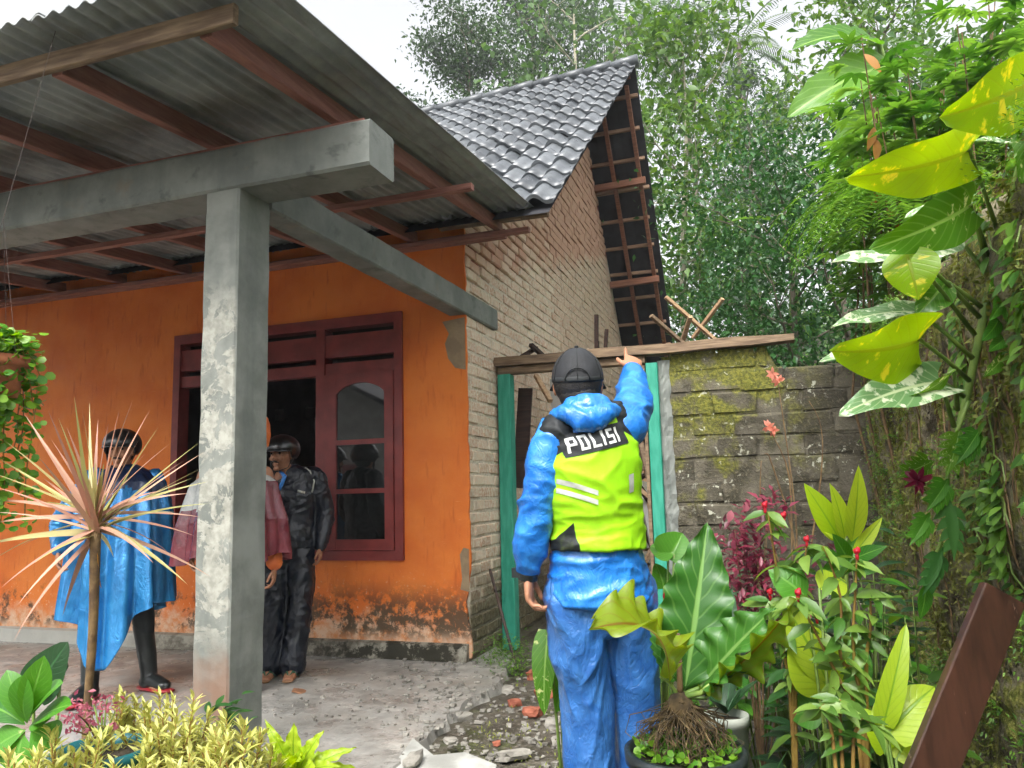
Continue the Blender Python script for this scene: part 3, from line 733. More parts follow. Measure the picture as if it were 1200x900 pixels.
def catmull(pts, rad, n=5):
    P = [Vector(p) for p in pts]; Rr = [r if isinstance(r, tuple) else (r, r) for r in rad]; op = []; orr = []
    for i in range(len(P)-1):
        p0, p1, p2, p3 = P[max(i-1, 0)], P[i], P[i+1], P[min(i+2, len(P)-1)]
        for k in range(n):
            t = k/n; t2, t3 = t*t, t*t*t
            op.append(0.5*((2*p1)+(p2-p0)*t+(2*p0-5*p1+4*p2-p3)*t2+(3*p1-p0-3*p2+p3)*t3))
            s = t*t*(3-2*t); orr.append((Rr[i][0]*(1-s)+Rr[i+1][0]*s, Rr[i][1]*(1-s)+Rr[i+1][1]*s))
    op.append(P[-1]); orr.append(Rr[-1]); return op, orr
def limb(mb, pts, rad, seg=14, axis=None, n=5, pw=2.0, ends=True):
    p, r = catmull(pts, rad, n); mb.tube(p, r, seg, axis, pw=pw)
    if not ends: return
    mb.ball(p[0], min(r[0])*.98, 10, 7); mb.ball(p[-1], min(r[-1])*.98, 10, 7)
def hand(mb, wrist, d, n, side, curl=(25, 35, 25), s=1.0, index_straight=False, thumb_in=20):
    """palm + four fingers + thumb; d: finger direction, n: palm normal (fingers curl toward it), side: thumb side"""
    wrist = Vector(wrist); d = Vector(d).normalized(); n = Vector(n); n = (n-d*n.dot(d)).normalized(); t = Vector(side); t = (t-d*t.dot(d)-n*t.dot(n)).normalized()
    k = wrist+d*.088*s
    mb.tube([wrist-d*.02*s, wrist+d*.015*s, wrist+d*.05*s, k], [(.026*s, .019*s), (.029*s, .018*s), (.040*s, .016*s), (.041*s, .013*s)], 12, axis=t)
    for j, (o, ln) in enumerate(((.032, .074), (.0105, .082), (-.0105, .076), (-.032, .060))):
        p = k+t*(o*s)-d*(.006*s if j in (0, 3) else 0); dd = d.copy(); pts = [p-d*.02*s, p]; rr = [.0095*s, .0092*s]
        for q, (fr, cu) in enumerate(zip((.45, .30, .25), curl)):
            a = R(cu*(1+.12*j)) if not (index_straight and j == 0) else R(3)
            dd = (Quaternion(n.cross(dd) if n.cross(dd).length > 1e-5 else t, -a) @ dd) if False else (dd*math.cos(a)+ (n-dd*n.dot(dd)).normalized()*math.sin(a))
            dd.normalize(); p = p+dd*(ln*fr*s); pts.append(p); rr.append((.0086-.0012*q)*s)
        mb.tube(pts, rr, 8); mb.ball(pts[-1], rr[-1], 8, 6)
    b = wrist+d*.022*s+t*.022*s; q1 = b+(t*.75+d*.65+n*math.sin(R(thumb_in))).normalized()*.038*s; q2 = q1+(d*.9+t*.25+n*.35).normalized()*.03*s; q3 = q2+(d*.95+n*.35).normalized()*.022*s
    mb.tube([b-t*.01*s, b, q1, q2, q3], [.014*s, .0135*s, .011*s, .0095*s, .008*s], 8); mb.ball(q3, .008*s, 8, 6)
def head(mb, c, f, up=(0, 0, 1), s=1.0):
    c = Vector(c); f = Vector(f).normalized(); u = Vector(up).normalized(); r = f.cross(u).normalized(); f = u.cross(r).normalized()
    seg, rings = 24, 18; vs = []; fs = []
    for i in range(rings+1):
        ph = math.pi*i/rings
        for k in range(seg):
            th = 2*math.pi*k/seg; x, y, z = math.sin(ph)*math.cos(th), math.sin(ph)*math.sin(th), math.cos(ph)
            a, b, cc = .076, .097, (.108 if z > 0 else .122)
            if z < 0:
                t = -z; a *= 1-.26*t; b *= (1-.12*t) if y > 0 else (1-.42*t)
            if y > .5 and z > -.7: b *= .965
            vs.append(c+r*(x*a*s)+f*(y*b*s)+u*(z*cc*s))
    for i in range(rings):
        for k in range(seg):
            k2 = (k+1) % seg; fs.append((i*seg+k, (i+1)*seg+k, (i+1)*seg+k2, i*seg+k2))
    mb.add(vs, fs); L = lambda x, y, z: c+r*(x*s)+f*(y*s)+u*(z*s)
    mb.tube([L(0, .088, .022), L(0, .100, -.008), L(0, .112, -.034), L(0, .098, -.046)], [.007*s, .009*s, .014*s, .012*s], 8)
    for q in (-1, 1):
        mb.ball(L(.013*q, .098, -.040), .009*s, 8, 6)
        mb.ball(L(.078*q, -.008, -.012), (.009*s, .02*s, .032*s), 10, 8, axes=(r, f, u))
        mb.tube([L(.012*q, .093, .026), L(.034*q, .088, .030), L(.056*q, .070, .022)], [.007*s, .008*s, .006*s], 8)
        mb.ball(L(.040*q, .074, -.034), (.020*s, .014*s, .018*s), 10, 8, axes=(r, f, u))
    mb.tube([L(-.024, .086, -.072), L(0, .094, -.069), L(.024, .086, -.072)], [.005*s, .0075*s, .005*s], 8)
    mb.tube([L(-.020, .084, -.082), L(0, .091, -.083), L(.020, .084, -.082)], [.005*s, .008*s, .005*s], 8)
    mb.ball(L(0, .076, -.108), (.024*s, .016*s, .016*s), 10, 8, axes=(r, f, u))
    return L
def face_bits(L, s, parent, moustache=False):
    for q in (-1, 1):
        e = MB(); e.ball(L(.033*q, .0835, .004), .0095*s, 10, 8); e.build('eye', EYE, parent, sm=True)
        b = MB(); b.tube([L(.014*q, .100, .034), L(.036*q, .095, .040), L(.056*q, .076, .032)], [.003*s, .0042*s, .002*s], 6); b.build('eyebrow', HAIR, parent, sm=True)
    if moustache:
        b = MB(); b.tube([L(-.030, .085, -.064), L(-.012, .099, -.057), L(0, .101, -.058), L(.012, .099, -.057), L(.030, .085, -.064)], [.003*s, .0065*s, .005*s, .0065*s, .003*s], 8); b.build('moustache', HAIR, parent, sm=True)
def skin_body(mb, name, voxel=.006): 
    me = bake(mb.mesh('raw'), [('REMESH', dict(mode='VOXEL', voxel_size=voxel)), ('SMOOTH', dict(factor=.5, iterations=2))], SKIN)
    return smooth(me)
def garment(mb, mat, voxel=.010, it=3, amp=0.0, freq=9.0, st=(1, 1, 1), seed=0.0):
    me = bake(mb.mesh('raw'), [('REMESH', dict(mode='VOXEL', voxel_size=voxel)), ('SMOOTH', dict(factor=.5, iterations=it))], mat)
    if amp:
        so = Vector((seed, seed*1.7, seed*.3))
        def fn(c):
            q = Vector((c.x*st[0], c.y*st[1], c.z*st[2]))*freq+so
            q += Vector((noise.noise(q*.6), noise.noise(q*.6+Vector((5, 1, 2))), noise.noise(q*.6+Vector((1, 9, 4)))))*0.9
            r1 = (1-min(1, abs(noise.noise(q))*2.0))**2; r2 = (1-min(1, abs(noise.noise(q*2.2+Vector((3, 3, 3))))*2.0))**2
            return amp*(.75*r1+.5*r2-.35)
        displace(me, fn)
    return smooth(me)
def human_core(mb, J, f, r, hands, scale=1.0, fingers=True):
    """continuous figure from joints; J holds world points, f forward, r the person's right"""
    up = Vector((0, 0, 1))
    limb(mb, [J['pelvis']-up*.06, J['pelvis']+up*.04, J['waist'], J['chest'], J['neck']-up*.05, J['neck']], [(.155, .11), (.165, .115), (.135, .10), (.165, .115), (.11, .075), (.058, .058)], 20, axis=r)
    limb(mb, [J['neck']-up*.03, J['head']-up*.07], [.056, .054], 14)
    for s in 'LR':
        limb(mb, [J['sh'+s], J['el'+s], J['wr'+s]], [(.055, .055), (.041, .041), (.026, .022)], 12)
        limb(mb, [J['hip'+s], J['kn'+s], J['an'+s]], [.088, .056, .038], 14)
        fd = J.get('ft'+s, f); fd = Vector(fd).normalized(); a = J['an'+s]
        mb.tube([a-fd*.05-up*.045, a+fd*.02-up*.035, a+fd*.11-up*.055, a+fd*.18-up*.06], [(.032, .032), (.038, .04), (.044, .026), (.034, .016)], 12, axis=up.cross(fd))
    for s, (d, n, t, curl, idx) in hands.items(): hand(mb, J['wr'+s], d, n, t, curl, 1.0, idx)

# ------------------------------------------------------------------ the policeman pointing at the roof
vd = Vector((-.233, .972, 0)); vr = Vector((.972, .233, 0)); UP = Vector((0, 0, 1))
pf = (vd*math.cos(R(8))-vr*math.sin(R(8))).normalized(); pr = Vector((pf.y, -pf.x, 0))
def police():
    A = at; J = dict(pelvis=A(702, 688, 2.62), waist=A(700, 632, 2.62), chest=A(694, 555, 2.62), neck=A(684, 484, 2.63), head=A(677, 449, 2.66),
        shL=A(648, 516, 2.59), shR=A(732, 500, 2.68), elL=A(627, 600, 2.57), elR=A(742, 472, 2.90), wrL=A(619, 672, 2.60), wrR=A(742, 434, 3.13),
        hipL=A(672, 702, 2.60), hipR=A(736, 698, 2.66))
    J['knL'] = A(686, 815, 2.60); J['knR'] = A(743, 812, 2.68); J['anL'] = Vector((J['knL'].x+.01, J['knL'].y+.03, .075)); J['anR'] = Vector((J['knR'].x-.005, J['knR'].y+.03, .075))
    mb = MB(); hd = (vd+UP*.12).normalized()
    parm = (J['wrR']-J['elR']).normalized()
    human_core(mb, J, pf, pr, {'L': (Vector((.02, .03, -1)), pr*.9-pf*.25, pf, (30, 38, 28), False), 'R': ((parm+UP*.15).normalized(), -pr*.3-UP*.8, -pr, (62, 80, 50), True)})
    L = head(mb, J['head'], hd)
    body = link('person', skin_body(mb, 'person', .0048))
    tag(body, 'police officer in blue rain suit and lime vest, back turned, pointing at the roof', 'person')
    face_bits(L, 1.0, body)
    # hair at the nape and sides
    h = MB(); h.ball(L(0, -.020, .006), (.0855, .090, .095), 20, 14, axes=(hd.cross(UP).normalized(), hd, UP)); h.ball(L(0, -.045, -.045), (.068, .056, .060), 16, 12)
    h.build('hair', HAIR, body, sm=True)
    # baseball cap: six-panel dome, strap arch, visor
    r_ = hd.cross(UP).normalized(); u_ = r_.cross(hd).normalized(); c = MB(); seg, rings = 30, 10; vs = []; fs = []
    for i in range(rings+1):
        ph = math.pi/2*i/rings*1.03
        for k in range(seg):
            th = 2*math.pi*k/seg; pan = 1-.012*abs(math.sin(3*th))
            z = math.cos(ph); zz = .105*z if z > 0 else .08*z
            vs.append(L(.087*math.sin(ph)*math.cos(th)*pan, -.008+.103*math.sin(ph)*math.sin(th)*pan, .012+zz*1.03-.018*max(0, -math.sin(th))*(i/rings)))
    for i in range(rings):
        for k in range(seg):
            k2 = (k+1) % seg; fs.append((i*seg+k, (i+1)*seg+k, (i+1)*seg+k2, i*seg+k2))
    c.add(vs, fs); cm = bake(c.mesh('cap'), [('SOLIDIFY', dict(thickness=.003, offset=1))], BLACKCLOTH); smooth(cm); cap = link('cap', cm, body)
    for a in range(0, 360, 60):
        sm_ = MB(); qq = []
        for i_ in range(9): ph = math.pi/2*i_/8; qq.append(L(.0915*math.sin(ph)*math.cos(R(a+30)), -.008+.1075*math.sin(ph)*math.sin(R(a+30)), .0145+.1085*math.cos(ph)-.018*max(0, -math.sin(R(a+30)))*i_/8))
        sm_.tube(qq, .0016, 5); sm_.build('seam', VBLACK, cap, sm=True)
    op = MB(); qq = [L(.042*math.cos(R(a)), -.008-.1065*math.cos(math.asin(min(1, .42*abs(math.cos(R(a)))))), -.004+.040*math.sin(R(a))) for a in range(0, 181, 15)]; op.tube(qq, .0028, 6); op.build('opening_rim', VBLACK, cap, sm=True)
    b = MB(); b.ball(L(0, -.008, .126), (.008, .008, .005), 10, 6); b.build('button', BLACKCLOTH, cap, sm=True)
    b = MB(); q = [L(.0872*math.cos(R(a)), -.008+.104*math.sin(R(a)), .014+.016*math.sin(R(a))) for a in range(180, 361, 12)]; b.tube(q, [(.010, .003)]*len(q), 6, axis=UP); b.build('strap', VBLACK, cap, sm=True)
    vi = MB(); vv = []
    for j in range(5):
        for k in range(13):
            th = R(25+130*k/12); e = .104+.075*j/4*math.sin(th)**.6
            vv.append(L(.090/.104*.104*math.cos(th)*(1+.05*j), e*math.sin(th)-.005, .012-.012*j/4-.018*abs(math.cos(th))*j/4))
    vi.add(vv, [(j*13+k, j*13+k+1, (j+1)*13+k+1, (j+1)*13+k) for j in range(4) for k in range(12)])
    link('visor', smooth(bake(vi.mesh('v'), [('SOLIDIFY', dict(thickness=.004))], BLACKCLOTH)), cap)
    # rain trousers
    t = MB(); up = UP
    limb(t, [J['pelvis']+up*.10, J['pelvis']+up*.02, J['pelvis']-up*.06], [(.140, .10), (.155, .112), (.160, .118)], 22, axis=pr)
    for s, kx in (('L', -1), ('R', 1)):
        an = J['an'+s]
        limb(t, [J['hip'+s]+up*.02-pr*.0, J['hip'+s]*.5+J['kn'+s]*.5, J['kn'+s], J['kn'+s]*.45+an*.55, an-up*.02], [(.098, .112), (.094, .104), (.085, .092), (.082, .09), (.086, .098)], 20, axis=pr)
    link('trousers', garment(t, BLUET, .008, 2, .017, 4.0, (1.6, 1.6, .55), 3.3), body)
    # rain jacket: skirt below the vest, two sleeves, hood lying on the neck
    j = MB(); tl = (J['shR']-J['shL']).normalized()
    limb(j, [J['pelvis']-up*.055, J['pelvis']+up*.02, J['waist']+up*.03, J['chest'], (J['shL']+J['shR'])*.5+up*.01, J['neck']+up*.02], [(.186, .150), (.182, .146), (.150, .118), (.150, .115), (.135, .085), (.065, .065)], 24, axis=tl, ends=False)
    for s in 'LR':
        sh, el, wr = J['sh'+s], J['el'+s], J['wr'+s]
        if s == 'L': limb(j, [sh+(J['neck']-sh)*.25, sh, sh*.5+el*.5, el, el*.5+wr*.5, wr-up*-.012], [.060, .065, .062, .058, .054, .042], 16)
        else: limb(j, [sh+(J['neck']-sh)*.25, sh, sh*.5+el*.5, el, el*.5+wr*.5, wr-(wr-el).normalized()*.01], [.066, .073, .073, .066, .058, .044], 16)
    link('jacket', garment(j, BLUEJ, .008, 2, .016, 4.2, (.9, .9, 1.7), 1.1), body)
    h = MB(); nk = J['neck']
    cc = nk - pf*.055 - up*.004
    limb(h, [cc-pr*.105+pf*.03+up*.0, cc-pr*.06-pf*.03-up*.005, cc-pf*.045-up*.035, cc+pr*.06-pf*.03-up*.005, cc+pr*.105+pf*.03+up*.005], [.020, .032, .040, .032, .020], 14)
    limb(h, [cc-pf*.01+up*.02-pr*.05, cc-pf*.02+up*.018, cc-pf*.01+up*.02+pr*.05], [.032, .038, .032], 14)
    link('hood', garment(h, BLUEJ, .007, 3, .012, 9, (1, 1, .7), 7.7), body)
    # vest
    v = MB(); 
    limb(v, [J['waist']-up*.035, J['waist']+up*.05, J['chest'], J['chest']*.45+(J['shL']+J['shR'])*.275, (J['shL']+J['shR'])*.5+up*.015, J['neck']+up*.0], [(.170, .142), (.166, .138), (.172, .140), (.168, .130), (.150, .100), (.080, .065)], 26, axis=tl, ends=False)
    for s in 'LR':
        sh = J['sh'+s]; kk = .10 if s == 'L' else .32; limb(v, [sh*.55+J['neck']*.45, sh+(J['neck']-sh)*kk+up*.006], [.064, .076], 16)
    me = garment(v, [VESTM], .007, 3, .010, 4.2, (1, 1, 1.9), 2.2)
    mid = (J['shL']+J['shR'])*.5; ob = link('vest', me, body)
    wa = J['waist']
    bl = []
    for p in me.vertices:
        q = p.co - mid; x = q.dot(tl); z = q.z - x*tl.z*.6; w_ = (p.co-wa).dot(tl)
        yoke = min(abs(x)-.072, z-(-.030-.55*(abs(x)-.10)+(.012 if x > 0 else 0)))
        side = min(-.112-w_, wa.z+.065+(w_+.112)*1.1-p.co.z)
        bl.append(max(yoke, side))
    me.attributes.new('blk', 'FLOAT', 'POINT').data.foreach_set('value', np.array(bl, np.float32))
    # back print, tape: laid onto the vest's surface
    bv = BVHTree.FromPolygons([v_.co for v_ in me.vertices], [tuple(p.vertices) for p in me.polygons])
    ctr = at(703, 514, 2.50); ex = (at(735, 506.5, 2.55)-at(673, 522, 2.47)).normalized(); ez = (UP-ex*UP.dot(ex)).normalized(); nrm = ex.cross(ez)   # nrm points away from camera
    if nrm.dot(vd) < 0: nrm = -nrm
    def lay(rects, off, name, mat, parent, origin=ctr, sx=1, step=.006, X=ex, Z=ez, shear=0.0):
        mb = MB()
        for (x0, z0, x1, z1) in rects:
            nx_, nz = max(1, int((x1-x0)/step)), max(1, int((z1-z0)/step)); vs = []
            for jz in range(nz+1):
                for ix in range(nx_+1):
                    a, b = x0+(x1-x0)*ix/nx_, z0+(z1-z0)*jz/nz
                    p = origin + X*(a+shear*b) + Z*b - nrm*.3
                    hit = bv.ray_cast(p, nrm)
                    q = (hit[0] if hit[0] is not None else p+nrm*.3)-nrm*off
                    vs.append(q)
            mb.add(vs, [(jz*(nx_+1)+ix, jz*(nx_+1)+ix+1, (jz+1)*(nx_+1)+ix+1, (jz+1)*(nx_+1)+ix) for jz in range(nz) for ix in range(nx_)])
        return link(name, smooth(mb.mesh(name, mat)), parent)
    patch = lay([(-.112, -.037, .112, .037)], .0035, 'back_patch', VBLACK, ob)
    W, H, S = .0280, .050, .0084; G = .0340
    def letter(ch, x):
        z0, z1 = -H/2, H/2; c_ = (z0+z1)/2; l, r_, = x, x+W
        return {'P': [(l, z0, l+S, z1), (l+S, z1-S, r_, z1), (l+S, c_-S/2, r_, c_+S/2), (r_-S, c_+S/2, r_, z1-S)],
                'O': [(l, z0, l+S, z1), (r_-S, z0, r_, z1), (l+S, z1-S, r_-S, z1), (l+S, z0, r_-S, z0+S)],
                'L': [(l, z0, l+S, z1), (l+S, z0, r_, z0+S)],
                'I': [(l, z0, l+S*1.1, z1)],
                'S': [(l, z1-S, r_, z1), (l, c_, l+S, z1-S), (l, c_-S/2, r_, c_+S/2) if False else (l+S, c_-S/2, r_, c_+S/2), (l, c_-S/2, l+S, c_), (r_-S, z0+S, r_, c_-S/2), (l, z0, r_, z0+S)]}[ch]
    x = -.099
    for ch in 'POLISI':
        lay(letter(ch, x), .0058, 'letter', LETTER, ob, step=.0035, shear=.08)
        x += (G if ch != 'I' else .0170)+.0030
    for dz in (0, -.030):
        lay([(-.062, -.008, .062, .008)], .003, 'reflective_strip', REFL, ob, origin=at(676, 571, 2.5)+UP*dz, X=(at(697, 577, 2.5)-at(655, 563, 2.5)).normalized(), Z=UP)
    lay([(-.012, -.03, .012, .03)], .003, 'reflective_strip', REFL, ob, origin=at(746, 566, 2.5), X=ex, Z=UP)
    # wrist watch and boots
    wch = MB(); wd = (J['wrL']-J['elL']).normalized(); wch.tube([J['wrL']-wd*.014+wd*.01, J['wrL']+wd*.018], [.034, .034], 16); wch.box(J['wrL']-vr*.040-Vector((.012, .016, .012)), J['wrL']-vr*.030+Vector((.008, .016, .02))); wch.build('watch', RUBBER, body, sm=False)
    for s in 'LR':
        a = J['an'+s]; b = MB(); b.tube([a+up*.06, a, a-up*.03], [.055, .056, .056], 14); b.tube([a-pf*.07-up*.045, a+pf*.0-up*.035, a+pf*.12-up*.05, a+pf*.19-up*.06], [(.045, .034), (.05, .045), (.052, .034), (.038, .018)], 14, axis=pr); b.build('boot', RUBBER, body, sm=True)
    return body
police()

# ------------------------------------------------------------------ helmet used by the two men on the porch
def helmet(L, parent, s=1.0, brim=True):
    seg, rings = 28, 10; vs = []; fs = []; c = MB()
    for i in range(rings+1):
        for k in range(seg):
            th = 2*math.pi*k/seg; front = math.sin(th); ph = (math.pi/2)*(i/rings)*(1.12 if front > .3 else 1.42)
            z = math.cos(ph); vs.append(L(.108*s*math.sin(ph)*math.cos(th), -.008+.128*s*math.sin(ph)*math.sin(th), .038+(.098*s*z)))
    for i in range(rings):
        for k in range(seg):
            k2 = (k+1) % seg; fs.append((i*seg+k, (i+1)*seg+k, (i+1)*seg+k2, i*seg+k2))
    c.add(vs, fs); h = link('helmet', smooth(bake(c.mesh('h'), [('SOLIDIFY', dict(thickness=.014, offset=1))], HELM)), parent)
    if brim:
        b = MB(); vv = []
        for j in range(3):
            for k in range(11):
                th = R(30+120*k/10); e = 1+.30*j/2; vv.append(L(.108*math.cos(th)*(1+.1*j/2), -.008+.130*math.sin(th)*e, .036-.012*j))
        b.add(vv, [(j*11+k, j*11+k+1, (j+1)*11+k+1, (j+1)*11+k) for j in range(2) for k in range(10)])
        link('peak', smooth(bake(b.mesh('p'), [('SOLIDIFY', dict(thickness=.005))], HELM)), h)
    st = MB(); st.tube([L(-.095, .0, -.02), L(-.07, .03, -.10), L(0, .055, -.128), L(.07, .03, -.10), L(.095, .0, -.02)], [(.003, .009)]*5, 6); st.build('chin_strap', VBLACK, h, sm=True)
    return h
def porch_frame(bx, by, fdir):
    f = Vector(fdir).normalized(); r = Vector((f.y, -f.x, 0)); o = Vector((bx, by, 0))
    return f, r, (lambda a, b, z: o+r*a+f*b+UP*z)

# ------------------------------------------------------------------ man in the black rain suit leaning by the window
def man_black():
    f, r, Q = porch_frame(-3.38, 4.86, (.42, -.90, 0))
    J = dict(pelvis=Q(0, -.10, .90), waist=Q(0, -.11, 1.03), chest=Q(.0, -.12, 1.25), neck=Q(.02, -.10, 1.44), head=Q(.05, -.055, 1.565),
             shR=Q(.185, -.12, 1.39), shL=Q(-.185, -.12, 1.385), elR=Q(.24, -.12, 1.12), elL=Q(-.255, -.15, 1.11), wrR=Q(.20, .02, .92), wrL=Q(-.235, -.05, .885),
             hipR=Q(.09, -.08, .88), hipL=Q(-.09, -.08, .88), knR=Q(.09, .02, .47), knL=Q(-.10, .0, .47), anR=Q(.10, .03, .075), anL=Q(-.06, .06, .075))
    mb = MB(); hf = (f+r*.42+UP*-.04).normalized()
    human_core(mb, J, f, r, {'L': (Vector((0, 0, -1))+f*.15, r, f, (22, 30, 22), False), 'R': (Vector((0, 0, -1))+f*.2, -r, f, (22, 30, 22), False)})
    L = head(mb, J['head'], hf); body = link('person', skin_body(mb, 'p', .006))
    tag(body, 'man in black rain suit, helmet and sandals standing beside the maroon window', 'person')
    face_bits(L, 1, body, True); helmet(L, body)
    h = MB(); h.ball(L(0, -.03, .0), (.08, .075, .09), 16, 12); h.build('hair', HAIR, body, sm=True)
    t = MB(); limb(t, [J['pelvis']+UP*.12, J['pelvis'], J['pelvis']-UP*.07], [(.16, .12), (.178, .13), (.17, .125)], 20, axis=r)
    for s in 'LR': limb(t, [J['hip'+s], J['hip'+s]*.5+J['kn'+s]*.5, J['kn'+s], J['kn'+s]*.4+J['an'+s]*.6, J['an'+s]+UP*.0], [.100, .100, .088, .086, .092], 16)
    link('trousers', garment(t, NAVY, .010, 2, .012, 9, (1, 1, .9), 5.5), body)
    j = MB(); limb(j, [J['pelvis']-UP*.02, J['pelvis']+UP*.06, J['waist']+UP*.04, J['chest'], (J['shL']+J['shR'])*.5+UP*.0, J['neck']+UP*.03], [(.20, .15), (.195, .148), (.18, .14), (.195, .142), (.16, .10), (.075, .075)], 22, axis=r, ends=False)
    for s in 'LR':
        sh, el, wr = J['sh'+s], J['el'+s], J['wr'+s]; limb(j, [sh+(J['neck']-sh)*.25, sh, sh*.5+el*.5, el, el*.5+wr*.5, wr], [.07, .076, .075, .070, .062, .046], 14)
    jo = link('jacket', garment(j, NAVY, .010, 2, .011, 10, (1, 1, 1), 8.1), body)
    bv = BVHTree.FromPolygons([v.co for v in jo.data.vertices], [tuple(p.vertices) for p in jo.data.polygons])
    def trim(pts, rad, name):
        q = []
        for p in pts:
            h = bv.find_nearest(p); q.append(h[0]+h[1]*.003)
        mb = MB(); mb.tube(q, rad, 6); mb.build(name, REFL, jo, sm=True)
    sh = J['shL']
    trim([sh+UP*.075+r*.07+f*.03, sh+UP*.05+r*.03+f*.07, sh+f*.09-UP*.03, sh+f*.1-UP*.10], .006, 'piping')
    trim([sh+r*.11+f*.13-UP*.09, sh+r*.05+f*.13-UP*.09], (.010), 'chest_strip')
    cb = MB(); nk = J['neck']; cb.tube([nk+f*.06+r*.04, nk+f*.10-UP*.04, nk+f*.11+r*.02-UP*.10, nk+f*.10+r*.04-UP*.15], [.012, .016, .014, .006], 8); cb.build('blue_cord', BLUEJ, body, sm=True)
    for s in 'LR':
        a = J['an'+s]; b = MB(); b.tube([a-f*.08-UP*.066, a+f*.05-UP*.064, a+f*.20-UP*.066], [(.036, .010), (.045, .010), (.036, .009)], 12, axis=r); sd_ = b.build('sandal', SANDAL, body, sm=True)
        b = MB(); b.tube([a+f*.07-UP*.055+r*.05, a+f*.10-UP*.02+r*.02, a+f*.15-UP*.045, a+f*.10-UP*.02-r*.02, a+f*.07-UP*.055-r*.05], .007, 6); b.build('strap', STRAP, sd_, sm=True)
man_black()

# ------------------------------------------------------------------ cloak surface hanging from the shoulders with folds
def poncho(cx, cy, f, r, levels, folds, seed, mats, amp=.06, seg=110, rows=60, hem=None):
    """levels: (z, half width, half depth, shift along r, shift along f)"""
    vs = []; fs = []
    for i in range(rows+1):
        t = i/rows; k = t*(len(levels)-1); a = min(int(k), len(levels)-2); u = k-a; u = u*u*(3-2*u)
        z, hw, hd, sr, sf = [levels[a][q]*(1-u)+levels[a+1][q]*u for q in range(5)]
        for s in range(seg):
            th = 2*math.pi*s/seg
            fo = math.sin(folds*th+seed+1.3*noise.noise(Vector((th*1.2, t*1.4, seed))))+.6*math.sin(folds*1.7*th+2*seed+2*noise.noise(Vector((math.cos(th)*2, math.sin(th)*2, seed+t*2))))
            g = 1+amp*max(0, t-.12)*fo*1.2+.02*noise.noise(Vector((math.cos(th)*3, math.sin(th)*3, z*6+seed)))
            zz = z+(hem(th)*max(0, (t-.35)/.65)**1.5 if hem else 0)
            vs.append(Vector((cx, cy, 0))+r*(math.cos(th)*hw*g+sr)+f*(math.sin(th)*hd*g+sf)+UP*zz)
    for i in range(rows):
        for s in range(seg):
            s2 = (s+1) % seg; fs.append((i*seg+s, i*seg+s2, (i+1)*seg+s2, (i+1)*seg+s))
    mb = MB(); mb.add(vs, fs); me = bake(mb.mesh('poncho'), [('SOLIDIFY', dict(thickness=.004, offset=0))], mats)
    return smooth(me)

